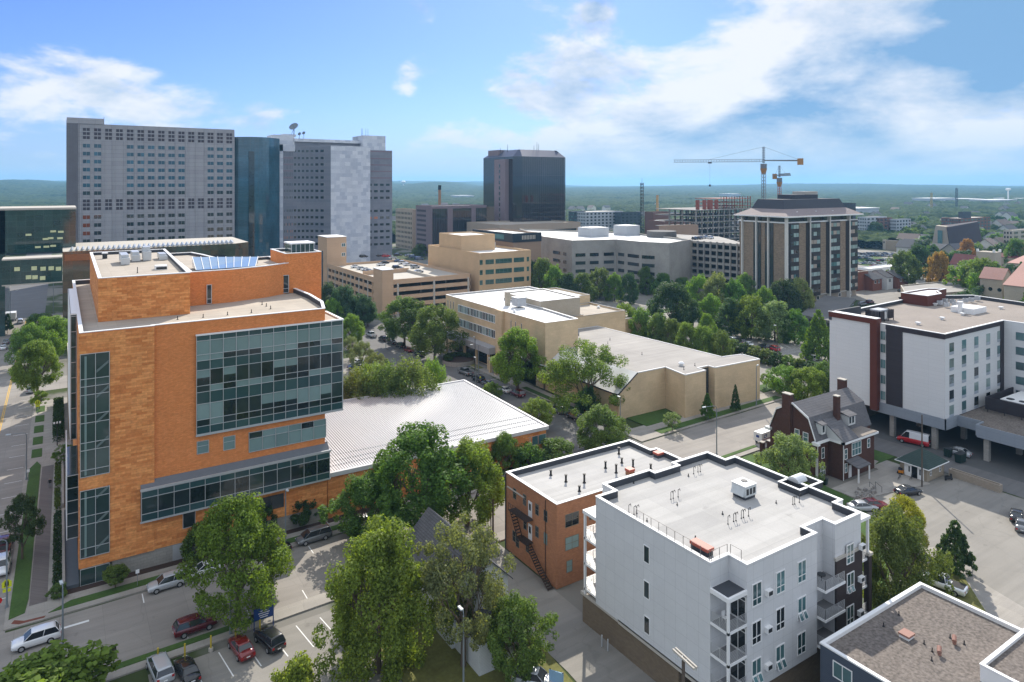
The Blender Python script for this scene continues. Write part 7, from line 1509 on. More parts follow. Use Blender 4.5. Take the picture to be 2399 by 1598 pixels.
# ---- brown brick apartment tower
BTB = brick('brown_tower_brick', (.32, .24, .17), (.22, .165, .12), (.26, .20, .145), .9, .3, .02, .9, .5, .3, .3, .2, .1)
x0, y0 = 265.3, 188.5; yl, x1 = 211.3+2, 319.0; zt = 36.0; ve = 39.0
bt2 = thing('apartment_tower', 'brown brick apartment tower with white fins, bay windows and mansard roof', 'apartment building', (x0, y0, 0))
m = MB(); m.prism([(x0, y0), (x1, y0), (x1, yl), (x0, yl)], 3, zt, BTB); m.prism([(x0+1, y0+1), (x1-1, y0+1), (x1-1, yl-1), (x0+1, yl-1)], zt, ve, GDARK); m.build('wall', bt2)
m = MB(); m.prism([(x0, y0), (x1, y0), (x1, yl), (x0, yl)], 0, 3, MATS['pale_block']); ring(m, [(x0, y0), (x1, y0), (x1, yl), (x0, yl)], -.4, .3, 2.8, 3.2, CONC); m.build('base_course', bt2); m = MB(); ring(m, [(x0, y0), (x1, y0), (x1, yl), (x0, yl)], -.5, .3, zt-.1, zt+.5, WHITE); m.build('cornice', bt2)
e0 = [(x0-2.2, y0-2.2), (x1+2.2, y0-2.2), (x1+2.2, yl+1.5), (x0-2.2, yl+1.5)]; e1 = inset(e0, 5.5); e2 = inset(e0, 7.5); MSH = plain('mansard_shingle', (.26, .215, .205), .8, .25, 2.5, .1, .2, .3); MDK = plain('mansard_dark', (.055, .058, .072), .8)
m = MB()
for i in range(4): m.poly([(*e0[i], ve), (*e0[(i+1) % 4], ve), (*e1[(i+1) % 4], 42.0), (*e1[i], 42.0)], MSH)
m.build('mansard_lower', bt2); m = MB()
for i in range(4): m.poly([(*e1[i], 42.0), (*e1[(i+1) % 4], 42.0), (*e2[(i+1) % 4], 46.2), (*e2[i], 46.2)], MDK)
m.poly([(*p, 46.2) for p in e2], MDK); m.box(x0+17, x1-17, y0+9, yl-8, 46.2, 48.2, MDK); m.box(x1-24, x1-14, y0+11, yl-7, 46.2, 49.6, CONC); m.build('mansard_upper', bt2)
m = MB(); ring(m, e0, -.1, .6, ve-.5, ve+.05, WHITE); m.build('eaves', bt2)
fX, fY = Face('X', x0), Face('Y', y0); FIN = plain('white_fin', (.62, .60, .56), .6)
m = MB(); m.box(x0-.9, x0+.2, y0-.9, y0+.2, 3, ve, FIN)
for u in (1792-18, 1802, 1741): y = PX(u, 600, x0)[0]; fX.box(m, y-.3, y+.3, 3, ve, 0, 1.1, FIN)
for u in (1892, 1938.5, 1984.5): x = PY(u, 600, y0)[0]; fY.box(m, x-.3, x+.3, 0, ve, 0, 1.6, FIN)
m.build('white_fin', bt2)
m = MB()
for (ua, ub) in ((1766, 1783), (1793, 1812)): fX.box(m, PX(ub, 600, x0)[0], PX(ua, 600, x0)[0], 3, zt, 0, .3, GDARK)
m.build('window_strip', bt2)
cells = []; k_ = 0; rest = MB(); FR = plain('bay_frame_dark', (.03, .025, .025), .5); CURT = plain('curtain_pale', (.33, .42, .40), .7, .3)
for (ua, ub) in ((1843, 1869), (1888, 1919), (1935, 1965), (1981, 2006)):
    a0, a1 = PY(ua, 600, y0)[0], PY(ub, 600, y0)[0]; m = MB(); m.prism([(a0, y0), (a0+.9, y0-1.3), (a1-.9, y0-1.3), (a1, y0)], 3, zt, FR); m.build('bay', bt2); fb_ = Face('Y', y0-1.3)
    for j in range(9):
        z = 4.6+j*3.62
        for s_ in range(3):
            w = (a1-a0-2.4)/3; a = a0+1.2+s_*w; mt = R.choice([CURT, CURT, BLIND, GDARK, GTEAL, plain('curtain_warm', (.36,.30,.25), .7)]); m = MB(); fb_.box(m, a+.1, a+w-.1, z, z+1.7, 0, .06, mt)
            if k_ < 100: m.build('window', bt2); k_ += 1
            else: fb_.box(rest, a+.1, a+w-.1, z, z+1.7, 0, .06, mt)
if rest.f: rest.build('window', bt2, kind='stuff')
m = MB()
for x in (275, 289, 302, 314): m.rbox(x, y0+1.5, 2.2, .8, 40.2, 40.9, .3, WHITE)
m.build('roof_vent', bt2)
for i in range(6): window(bt2, fY, x0+5+i*8.5, x0+7+i*8.5, .6, 2.4, WHITE, GDARK, .15, (), (), .1)
rb = thing('stair_block', 'plain red brick stair block at the right foot of the brown tower', 'building', (322, 186, 0)); xs, ys = AT(2008, 345); REDB = brick('plain_red_brick', (.22, .075, .045), (.19, .065, .04), (.15, .08, .06), .5, .2, .02)
block(rb, [(xs, ys), (xs+10, ys), (xs+10, ys+10), (xs, ys+10)], 0, ZV(638, 345), REDB, ROOFT, CONC)
pd = thing('parking_deck', 'low dark parking deck between the brown tower and the hotel', 'parking deck', (*G(1880, 790), 0)); q = [(213, 128), (262, 128), (262, 172), (213, 172)]
q = [G(1875, 760), G(1960, 780), G(2005, 720), G(1930, 712)]
m = MB(); m.prism(q, 2.9, 3.8, GCD, RA); m.build('deck', pd); m = MB()
for a in range(5): t_ = a/4; x, y = q[0][0]+(q[1][0]-q[0][0])*t_, q[0][1]+(q[1][1]-q[0][1])*t_; m.rbox(x+.5, y+.5, .8, .8, 0, 2.9, 0, GCD)
m.build('column', pd)
# ---- construction frame and cranes
d12 = 460; x0, y0 = AT(1632, d12); x1 = PY(1775, 500, y0)[0]; cf = thing('construction_frame', 'unfinished concrete frame with red formwork columns on top', 'construction site', (x0, y0, 0)); FRC = plain('bare_concrete', (.26, .25, .235), .9); ztf = ZV(492, d12); m = MB()
for k in range(9): z = ztf-k*4.0; m.box(x0, x1, y0, y0+38, z-.5, z, FRC)
m.build('floor_slab', cf); m = MB()
for i in range(12):
    for j in range(3): x = x0+1+i*(x1-x0-2)/11; m.box(x-.4, x+.4, y0+1+j*12, y0+1.8+j*12, 0, ztf, FRC)
m.build('column', cf); m = MB(); RFW = plain('red_formwork', (.24, .075, .055), .7)
for u in (1637, 1653, 1664, 1668, 1681): x = PY(u, 480, y0+3)[0]; m.box(x-.8, x+.8, y0+3, y0+5, ztf, ztf+6.5, RFW)
m.build('formwork_column', cf); m = MB(); xf = PY(1690, 480, y0+6)[0]
for k in range(3): m.box(xf, x1, y0+6, y0+30, ztf+1.5+k*2.6, ztf+1.9+k*2.6, RFW)
for k in range(12): x = xf+k*(x1-xf)/11; m.box(x-.2, x+.2, y0+6, y0+6.5, ztf, ztf+8.5, RFW if k % 3 else FRC)
m.build('scaffold', cf)
def lattice(m, p, q, w, h, mt, n, r=.09):
    p, q = Vector(p), Vector(q); d = (q-p).normalized(); up = Vector((0, 0, 1)) if abs(d.z) < .7 else Vector((1, 0, 0)); s_ = d.cross(up).normalized(); u_ = s_.cross(d).normalized(); L_ = (q-p).length
    co = [s_*w/2-u_*h/2, -s_*w/2-u_*h/2, -s_*w/2+u_*h/2, s_*w/2+u_*h/2] if abs(d.z) > .7 else [s_*w/2-u_*h/2, -s_*w/2-u_*h/2, u_*h/2]
    for c_ in co: m.tube(p+c_, q+c_, r, r, mt, 4)
    k = len(co)
    for i in range(n):
        a, b3 = p+d*L_*i/n, p+d*L_*(i+1)/n
        for j in range(k): m.tube(a+co[j], b3+co[(j+1) % k], r*.7, r*.7, mt, 3, False); m.tube((a+b3)/2+co[j], (a+b3)/2+co[(j+1) % k], r*.6, r*.6, mt, 3, False)
def crane(u, d, vtop, vjib, uj, dj, uc, dc, mastc, lab, vbase=490, hook=None):
    x, y = AT(u, d); t = thing('tower_crane', lab, 'crane', (x, y, 0)); zt_, zj = ZV(vtop, d), ZV(vjib, d)
    MC = plain('crane_'+mastc, {'red': (.34, .085, .04), 'grey': (.16, .17, .19)}[mastc], .6); GR = plain('crane_grey', (.16, .17, .19), .6); YC = plain('crane_counterweight', (.34, .17, .05), .7)
    m = MB(); lattice(m, (x, y, 0), (x, y, zj-9), 2.2, 2.2, MC, 26, .16); m.build('mast', t); m = MB(); m.box(x-1.6, x+1.6, y-1.6, y+1.6, zj-6, zj-2.5, GR); m.hexa([(x-1,y-1,zj-10),(x+1,y-1,zj-10),(x+1,y+1,zj-10),(x-1,y+1,zj-10),(x-1.8,y-1.8,zj-6),(x+1.8,y-1.8,zj-6),(x+1.8,y+1.8,zj-6),(x-1.8,y+1.8,zj-6)], YC); m.build('slewing_cab', t)
    jx, jy = AT(uj, dj); cx_, cy_ = AT(uc, dc); m = MB(); lattice(m, (x, y, zj), (jx, jy, zj), 1.5, 2.0, GR, 34, .12); m.build('jib', t)
    m = MB(); m.tube((x, y, zj), (cx_, cy_, zj-.5), .5, .5, GR, 4); m.tube((x, y, zj+.3), (cx_, cy_, zj), .25, .25, GR, 4); m.build('counter_jib', t); m = MB(); m.rbox(cx_, cy_, 4, 3, zj-3.5, zj+1.2, math.atan2(cy_-y, cx_-x), YC); m.build('counterweight', t)
    m = MB(); lattice(m, (x, y, zj-2), (x, y, zt_), 1.2, 1.2, GR, 7, .12); m.build('apex', t); mx, my = x+(jx-x)*.6, y+(jy-y)*.6; m = MB(); m.tube((x, y, zt_), (mx, my, zj+1), .09, .09, GR, 3); m.tube((x, y, zt_), (cx_, cy_, zj), .09, .09, GR, 3); m.build('stay_cable', t)
    if hook: hx, hy = x+(jx-x)*hook, y+(jy-y)*hook; m = MB(); m.box(hx-1, hx+1, hy-1, hy+1, zj-2, zj-1, DARKM); m.tube((hx, hy, zj-1), (hx, hy, zj-18), .06, .06, DARKM, 3); m.box(hx-.5, hx+.5, hy-.5, hy+.5, zj-19.5, zj-18, DARKM); m.build('hook_block', t)
crane(1789, 520, 344, 376, 1578, 535, 1875, 512, 'grey', 'tall tower crane with long jib over the construction frame', hook=.59)
crane(1826, 600, 388, 410, 1851, 560, 1815, 615, 'red', 'shorter red crane seen nearly end-on, right of the tall one')
# ---- mid-distance blocks: (u corner, d, uL, uR, vtop, material, label)
DT_ = plain('dark_slate_wall', (.045, .055, .07), .7); LG_ = plain('light_grey_render', (.42, .44, .47), .7); RBK = plain('dull_red_brick', (.17, .085, .065), .85); CRM = plain('cream_render', (.45, .41, .34), .8)
def simple(u, d, uL, uR, vt, wall, lab, roof=CONC, wz=None, cat='building', name='building', wm=None, nx=6, nz=4, z0=0):
    x, y, xr, yl = corner(u, d, uL, uR); zt = ZV(vt, d); t = thing(name, lab, cat, (x, y, 0)); yl = max(yl, y+6); xr = max(xr, x+6)
    block(t, [(x, y), (xr, y), (xr, yl), (x, yl)], z0, zt, wall, roof, None, .5, .4)
    cells = []
    if wm:
        H_ = min(zt-2, nz*3.3); 
        for k in range(nz):
            z = zt-1.2-k*3.2
            if z < 2: break
            for i in range(nx): a = x+(xr-x)*(i+.25)/nx; cells.append(('Y', a, a+(xr-x)/nx*.5, z-1.6, z))
            for i in range(nx): a = y+(yl-y)*(i+.25)/nx; cells.append(('X', a, a+(yl-y)/nx*.5, z-1.6, z))
        fy2, fx2 = Face('Y', y), Face('X', x)
        for c_ in cells: m = MB(); (fy2 if c_[0] == 'Y' else fx2).box(m, *c_[1:], 0, .1, wm); m.build('window', t)
    return t, x, y, xr, yl, zt
simple(1372, 690, 1333, 1460, 497, LG_, 'white apartment building with dark balconies beyond the black tower', wm=GDARK, nx=10, nz=5); simple(1455, 700, 1440, 1502, 498, DT_, 'dark slate apartment wing right of the white one', wm=GDARK, nx=5, nz=4); simple(1345, 700, 1332, 1372, 496, DT_, 'dark slate apartment wing left of the white one', wm=GTEAL, nx=4, nz=4)
simple(1555, 560, 1515, 1640, 498+20, RBK, 'low brick block with pale roof before the construction frame', roof=ROOFW); simple(1560, 430, 1545, 1636, 530, SAL, 'salmon-brown windowless block behind the concrete building', roof=ROOFW); simple(1530, 620, 1510, 1570, 497, RBK, 'pinkish low hall beyond the concrete building', roof=ROOFW)
simple(1990, 520, 1960, 2005, 476, DT_, 'dark block with rusty rooftop behind the brown tower'); 
simple(2030, 680, 2009, 2078, 509, LG_, 'white apartment building with dark balconies right of the brown tower', wm=GDARK, nx=5, nz=6); simple(2060, 688, 2050, 2090, 511, RBK, 'brick-coloured stair wing of the white apartments', wm=GDARK, nx=3, nz=6); simple(2100, 690, 2088, 2134, 514, LG_, 'second white apartment building next to the brick wing', wm=GDARK, nx=5, nz=6)
simple(2250, 690, 2205, 2320, 512, RBK, 'long brick office with banded windows behind the church', wm=GTEAL, nx=9, nz=5); simple(2262, 705, 2245, 2275, 497, DT_, 'dark plant tower on the brick office roof')
simple(2372, 520, 2368, 2420, 540, CRM, 'cream block with balconies at the right edge', wm=GDARK, nx=3, nz=5)
simple(2120, 550, 2068, 2180, 565, CRM, 'low flat-roofed parish hall in front of the dark church', roof=ROOFW, wm=GDARK, nx=8, nz=1); simple(2200, 525, 2075, 2290, 572, MATS['buff_brick'], 'long low covered walkway building beside the dark church', roof=CONC)
simple(2040, 410, 2008, 2118, 630, WHITE, 'long white flat-roofed car shed in the big car park', roof=ROOFW)
# red brick row houses
for i, (u, d, uL, uR, vt, lab) in enumerate(((2045, 345, 2033, 2066, 655, 'red brick row house nearest the stair block'), (2078, 350, 2068, 2092, 650, 'narrow white-fronted row house'), (2105, 352, 2092, 2128, 652, 'red brick row house at the right end'))):
    x, y, xr, yl = corner(u, d, uL, uR); t = thing('row_house', lab, 'house', (x, y, 0)); yl = y+12; gable(t, x, xr, y, yl, ZV(vt, d), ZV(vt, d)+3, 'X', SHG, .4, REDB if i != 1 else WSID); window(t, Face('Y', y), x+1.5, x+3, 3.5, 5.2, WHITE, GDARK, .12); window(t, Face('Y', y), xr-3.4, xr-1.9, 3.5, 5.2, WHITE, GDARK, .12)
x, y, xr, yl = corner(2234, 345, 2170, 2259); t = thing('bungalow', 'orange brick bungalow with pale pink gable roof', 'house', (x, y, 0)); gable(t, x, xr, y, yl, 4.5, 7.6, 'Y', plain('pink_shingle', (.40, .27, .21), .8), .5, MATS['orange_fine_brick'])
for k in range(4): window(t, Face('X', x), y+2+k*(yl-y)/4.3, y+3.6+k*(yl-y)/4.3, 1.5, 3.2, WHITE, GDARK, .12)
lf = thing('low_building', 'long flat grey-roofed brick building behind the hotel', 'building', (*G(2120, 715), 0)); c = [G(2124, 712), G(2330, 730), G(2400, 690), G(2300, 668), G(2160, 690)]
block(lf, [AT(2124, 300), AT(2320, 318), AT(2330, 345), AT(2262, 352), AT(2110, 330)], 0, 5.0, MATS['buff_brick'], HR, CONC, .4, .4)
# dark church
cx0, cy0 = AT(2270, 526); cs = thing('church', 'modern church with steep dark roof and stone gable with tall window', 'church', (cx0, cy0, 0)); dc = 450
ax0, bx0 = AT(2178, 515), AT(2228, 503); za, zb_ = ZV(605, 515), ZV(531, 509); e_ = AT(2300, 550)
g0, g1, gt0, gt1 = AT(2178, 521), AT(2228, 497), AT(2192, 517), AT(2217, 503); k0, k1 = AT(2303, 591), AT(2335, 556)
m = MB(); V3 = lambda p, z: (p[0], p[1], z); zt = ZV(530, 510); STN = plain('church_stone', (.36, .31, .24), .85)
m.hexa([V3(g0, 0), V3(g1, 0), V3(AT(2236, 510), 0), V3(AT(2186, 529), 0), V3(gt0, zt), V3(gt1, zt), V3(AT(2222, 512), zt), V3(AT(2198, 526), zt)], STN); m.build('stone_gable', cs)
m = MB(); m.hexa([V3(g1, 8), V3(AT(2302, 532), 8), V3(AT(2292, 562), 8), V3(AT(2186, 529), 8), V3(gt1, zt-.5), V3(AT(2292, 544), zt+1.5), V3(AT(2288, 552), zt+1.5), V3(gt0, zt-.5)], plain('church_dark_roof', (.045, .035, .04), .8)); m.build('roof', cs)
m = MB(); m.hexa([V3(g1, 0), V3(AT(2308, 529), 0), V3(AT(2292, 564), 0), V3(AT(2186, 529), 0), V3(g1, 8), V3(AT(2308, 529), 8), V3(AT(2292, 564), 8), V3(AT(2186, 529), 8)], STN); m.build('wall', cs)
wallwin(cs, g0, g1, .42, .60, 3, zt-3, GTEAL, 'tall_window', .6)
# red-roofed church buildings at the right
RTL = plain('red_tile_roof', (.115, .028, .030), .8, .15, 2); PKT = plain('pink_tile_roof', (.42, .24, .20), .8, .15, 2); LST = brick('limestone', (.42, .37, .30), (.39, .345, .28), (.34, .30, .25), 1.4, .6, .015)
def ch(u, d, uL, uR, ve, vr, ax, roof, lab, nm='church_wing'):
    x, y, xr, yl = corner(u, d, uL, uR); t = thing(nm, lab, 'church', (x, y, 0)); gable(t, x, xr, y, yl, ZV(ve, d), ZV(vr, d), ax, roof, .4, LST); return t, x, y, xr, yl
t, x, y, xr, yl = ch(2282, 392, 2226, 2305, 622, 600, 'Y', RTL, 'half-timbered wing with dark red roof')
for k in range(4): window(t, Face('X', x), y+2+k*(yl-y)/4.4, y+4+k*(yl-y)/4.4, 3, 5, WHITE, GDARK, .25)
ch(2425, 400, 2338, 2520, 608, 578, 'Y', RTL, 'stone church nave with big dark red roof'); ch(2440, 372, 2362, 2530, 622, 607, 'Y', PKT, 'lower aisle wing with dusty pink roof')
x, y, xr, yl = corner(2330, 378, 2287, 2346); t = thing('church_tower', 'square stone church tower with pale corner tops', 'church', (x, y, 0)); zt = ZV(592, 378); m = MB(); m.box(x, xr, y, yl, 0, zt, LST); m.build('wall', t)
for a, b3 in ((x, y), (xr-1, y), (x, yl-1)): m = MB(); m.box(a, a+1, b3, b3+1, zt, zt+1.4, WHITE); m.build('corner_top', t)
t, x, y, xr, yl = ch(2348, 292, 2296, 2372, 655, 632, 'Y', PKT, 'limestone church transept with round windows and pale pink roof', 'church')
for k in range(2): m = MB(); m.tube((x-.12, yl-4-k*3.4, 8.5), (x+.05, yl-4-k*3.4, 8.5), .8, .8, GDARK, 14); m.build('round_window', t)
t, x, y, xr, yl = ch(2440, 262, 2352, 2530, 676, 628, 'Y', PKT, 'limestone church nave with large pale pink tile roof', 'church')
m = MB(); f_ = Face('X', x); f_.box(m, y+10, y+14, 1, 5, 0, .1, GDARK); m.build('arched_window', t)
# ---- scattered houses and sheds in the distance
HM = []
for wc, rc in (((.55, .55, .53), (.11, .11, .115)), ((.62, .60, .55), (.19, .15, .13)), ((.36, .33, .29), (.09, .09, .10))):
    t = thing('h', 'x', 'y'); gable(t, -6, 6, -4.5, 4.5, 5.5, 8.6, 'X', plain('far_roof_%d' % len(HM), rc, .85), .5, plain('far_wall_%d' % len(HM), wc, .8)); HM.append([(c.name.split('.')[0], c.data) for c in t.children]); 
    for c in list(t.children): bpy.data.objects.remove(c)
    bpy.data.objects.remove(t)
def house(u, d):
    if 1980 < u < 2130 and d < 720: return
    x, y = AT(u, d); t = thing('suburban_house', 'small gabled house half hidden among the distant town trees', 'house', (x, y, 0), R.uniform(-.2, .2)+R.choice([0, math.pi/2]), 'houses among the distant trees'); s_ = R.uniform(.9, 1.4)
    for nm, me in R.choice(HM): o = bpy.data.objects.new(nm, me); COL.objects.link(o); o.parent = t
    t.scale = (s_, s_, s_*1.15)
for _ in range(90): house(R.uniform(1340, 2450), 480*(1700/480)**R.random())
for _ in range(25): house(R.uniform(2000, 2450), R.uniform(450, 800))
for _ in range(12): house(R.uniform(920, 1120), R.uniform(750, 1600))
for i, (u, d, w, v, lab) in enumerate(((2190, 1900, 120, 466, 'long white warehouse on the plain, left one'), (2270, 2000, 90, 467, 'white warehouse beside the water tower'), (2330, 1800, 130, 470, 'wide white warehouse group at the right'), (2380, 2100, 100, 466, 'white factory hall near the right edge'), (1075, 2400, 60, 459, 'white hall on the wooded slope'), (1715, 2600, 50, 455, 'small white hall far on the plain'), (2010, 1100, 60, 490, 'low white shed right of the brown tower'))):
    x, y = AT(u, d); t = thing('warehouse', lab, 'warehouse', (x, y, 0)); m = MB(); z = ZV(v, d); m.box(x, x+w, y, y+60, 0, z, LG_); m.build('wall', t); m = MB(); m.box(x-1, x+w+1, y-1, y+61, z, z+1.5, ROOFW); m.build('roof', t)
def mast(u, d, vt, lab, r=.5, mt=None):
    x, y = AT(u, d); t = thing('radio_mast', lab, 'mast', (x, y, 0)); z = ZV(vt, d); m = MB(); lattice(m, (x, y, 0), (x, y, z), r*2, r*2, mt or DARKM, 18, r*.22); m.build('lattice', t); m = MB(); m.tube((x, y, z), (x, y, z+4), .15, .1, DARKM, 4); m.build('aerial', t)
mast(1504, 620, 428, 'lattice radio mast left of the cranes', 1.0); mast(2241, 1500, 441, 'thin radio mast over the right plain', 1.6); mast(2182, 1400, 452, 'short yellow mast over the right plain', 1.4, plain('mast_yellow', (.4, .3, .08), .7))
for (u, d, v, lab) in ((945, 4200, 425, 'water tower on the left ridge'), (2362, 1900, 442, 'white water tower at the far right')):
    x, y = AT(u, d); s_ = d/1900; zb_ = float(hillz(np.array([x]), np.array([y]))[0]); z = max(ZV(v, d), zb_+28); t = thing('water_tower', lab, 'water tower', (x, y, zb_)); m = MB(); m.tube((x, y, zb_), (x, y, z-6*s_), 2.2*s_, 1.6*s_, WHITE, 10); m.build('stem', t); m = MB(); loft(m, [[(x+r*s_*math.cos(a*.5236), y+r*s_*math.sin(a*.5236), z+h*s_) for a in range(12)] for r, h in ((1.6, -6), (5.5, -4), (6.5, -1.5), (5.5, .5), (2, 1.6))], WHITE); m.build('tank', t)
x, y = AT(1540, 640); t = thing('smokestack', 'thin yellow-tan stack beyond the concrete building', 'chimney', (x, y, 0)); z = ZV(457, 640); m = MB(); m.tube((x, y, 0), (x, y, z), 1.5, 1.1, plain('stack_tan', (.42, .27, .12), .8), 10); m.build('stack', t)
# ================================================================ street furniture
POLE = plain('galvanised_pole', (.22, .25, .27), .5, .05, metallic=.3); BRNZ = plain('bronze_pole', (.06, .05, .045), .5)
def lamp(u, v, vt, lab, arm=(-2.2, 0), mt=POLE, head=True, name='street_lamp'):
    x, y = G(u, v); d = H*F/(v-HY); h = (v-vt)/F*d; t = thing(name, lab, 'street lamp', (x, y, 0)); m = MB(); m.tube((x, y, 0), (x, y, .5), .2, .16, mt, 8); m.build('base', t)
    m = MB(); m.tube((x, y, .3), (x, y, h-.5), .12, .08, mt, 8); ex, ey = x+arm[0], y+arm[1]; pv = Vector((x, y, h-.5))
    if arm != (0, 0):
        for k in range(1, 6): a = k/5*math.pi/2; q = Vector((x+(ex-x)*.35*(1-math.cos(a)), y+(ey-y)*.35*(1-math.cos(a)), h-.5+.5*math.sin(a))); m.tube(pv, q, .06, .06, mt, 6, False); pv = q
        m.tube(pv, (ex, ey, h), .05, .05, mt, 6)
    m.build('pole', t)
    if head: m = MB(); L_ = math.hypot(*arm) or 1; m.rbox(ex+arm[0]/L_*.25, ey+arm[1]/L_*.25, .75, .3, h-.1, h+.06, math.atan2(arm[1], arm[0]) if arm != (0, 0) else 0, plain('lamp_head', (.5, .55, .56), .4)); m.build('lamp_head', t)
lamp(62, 1125, 1013, 'curved-arm street lamp leaning over the avenue by the lawn tip', (-2.4, .4))
lamp(16, 1425, 1262, 'silver street lamp at the corner of avenue and street', (-2.0, 0)); lamp(147, 1545, 1372, 'silver street lamp rising in front of the moving white car', (-.1, .6))
lamp(540, 1487, 1385, 'plain lamp post by the near kerb before the maple', (0, .5)); lamp(669, 1283, 1143, 'tall lamp post with small sign at the kerb by the glass bay', (0, -.6))
lamp(1772, 951, 857, 'street lamp by the tan hall corner', (.6, .2)); lamp(1679, 1066, 950, 'street lamp with long arm over the street behind the pale flats', (-2.6, .6)); lamp(1821, 862, 763, 'car park lamp post by the red SUV', (0, .5), BRNZ)
lamp(970, 890, 806, 'street lamp on the side street by the willows', (1.8, .4)) if False else None
lamp(1121, 878, 806, 'curved street lamp by the round planter', (-1.8, .3)); lamp(1113, 868, 790, 'dark pole with signal behind the curved lamp', (0, .3), BRNZ); lamp(1115, 902, 838, 'thin lamp pole in front of the grey pickup', (0, .3)); lamp(904, 818, 770, 'thin pole beside the parked cars of the side street', (0, .3))
lamp(1086, 1640, 1432, 'grey lamp post in front of the thin grey-green tree', (0, .4)); lamp(1453, 1004+12, 930, 'pale pole at the bottom corner of the hall', (0, .2)); lamp(24, 755, 682, 'curved lamp on the shaded avenue, left side', (1.8, .2)); lamp(125, 735, 660, 'curved lamp on the shaded avenue, right side', (-1.8, .2))
lamp(1912, 1155, 1068, 'white lamp pole beside the brick house downpipe', (-.8, 0), WHITE)
t = thing('lamp_post', 'old-style twin globe lamp post by the avenue hedge', 'street lamp', (*G(134, 1045), 0)); x, y = G(134, 1045); m = MB(); m.tube((x, y, 0), (x, y, 4.6), .09, .06, DARKM, 8); m.tube((x-.5, y, 4.5), (x+.5, y, 4.5), .03, .03, DARKM, 4); m.build('pole', t)
for dx in (-.5, 0, .5): m = MB(); m.tube((x+dx, y, 4.55), (x+dx, y, 4.9), .14, .16, WHITE, 8); m.build('globe', t)
def pole(u, v, vt, lab, xarm=True, r=.16, arm=1.3):
    x, y = G(u, v); d = H*F/(v-HY); h = (v-vt)/F*d; t = thing('utility_pole', lab, 'utility pole', (x, y, 0)); WD = plain('pole_wood', (.10, .08, .065), .9); m = MB(); m.tube((x, y, 0), (x, y, h), r, r*.75, WD, 8); m.build('pole', t)
    if xarm:
        m = MB(); m.rbox(x, y, arm*2, .12, h-.7, h-.55, .5, CONC); m.rbox(x, y, arm*2, .12, h-1.4, h-1.25, .5, CONC); m.build('crossarm', t); m = MB()
        for k in (-1, -.5, .5, 1): m.tube((x+k*arm*math.cos(.5), y+k*arm*math.sin(.5), h-.55), (x+k*arm*math.cos(.5), y+k*arm*math.sin(.5), h-.3), .05, .05, WHITE, 6)
        m.build('insulator', t)
    return x, y, h
pole(1155, 1262, 1165, 'dark wooden pole to the left of the brown flats, taller one', False); pole(1150, 1250, 1150, 'slender pole just left of the taller dark one', False, .08); pole(2160, 1140, 972, 'wooden utility pole between shed roof and red van', False, .14)
px_, py_, ph_ = AT(1601, 52)[0], AT(1601, 52)[1], ZV(1542, 52)
t = thing('utility_pole', 'utility pole head with white crossarms at the bottom edge before the pale flats', 'utility pole', (px_, py_, 0)); m = MB(); m.tube((px_, py_, 0), (px_, py_, ph_-.2), .16, .13, MATS['pole_wood'], 10); m.build('pole', t); m = MB()
m.rbox(px_+.0, py_, 2.4, .12, ph_-.15, ph_, 1.45, CONC); m.rbox(px_+.28, py_, 2.4, .12, ph_-.15, ph_, 1.45, CONC); m.build('crossarm', t); m = MB()
for k in range(6): m.tube((px_+.15+.1*math.sin(k*9), py_-1.1+k*.45, ph_-.35), (px_+.15, py_-1.1+k*.45, ph_-.05), .06, .05, ALU, 6)
m.build('insulator', t)
# yellow posts of the small car park, blue sign
YP = plain('yellow_post', (.55, .42, .04), .6)
for i, (u, v) in enumerate(((370, 1555), (433, 1545), (494, 1525), (552, 1502), (609, 1487))):
    x, y = G(u, v); t = thing('bollard', 'yellow painted post with concrete foot at the head of a parking bay', 'bollard', (x, y, 0), 0, 'yellow posts of the small car park'); m = MB(); m.tube((x, y, .35), (x, y, 1.75), .09, .09, YP, 8); m.build('post', t); m = MB(); m.tube((x, y, 0), (x, y, .35), .28, .25, CONC, 10); m.build('footing', t)
x, y = G(618, 1478); t = thing('sign', 'blue car park sign with white lettering on two posts', 'sign', (x, y, 0)); SB = plain('sign_blue', (.02, .055, .20), .4, .02)
m = MB(); m.box(x-1.05, x+1.05, y-.04, y+.04, 1.5, 2.75, SB); m.box(x-1.08, x+1.08, y-.05, y+.05, 2.75, 2.82, MATS['mail_blue']); m.build('board', t); m = MB()
for dx in (-1.1, 1.1): m.tube((x+dx, y, 0), (x+dx, y, 2.85), .06, .06, SB, 6)
m.build('post', t); m = MB()
for zz_, w in ((2.45, .8), (2.2, 1.3), (1.95, 1.1), (1.72, .9)): m.box(x-w/2, x+w/2, y-.055, y-.045, zz_-.04, zz_+.04, WHITE)
m.build('lettering', t)
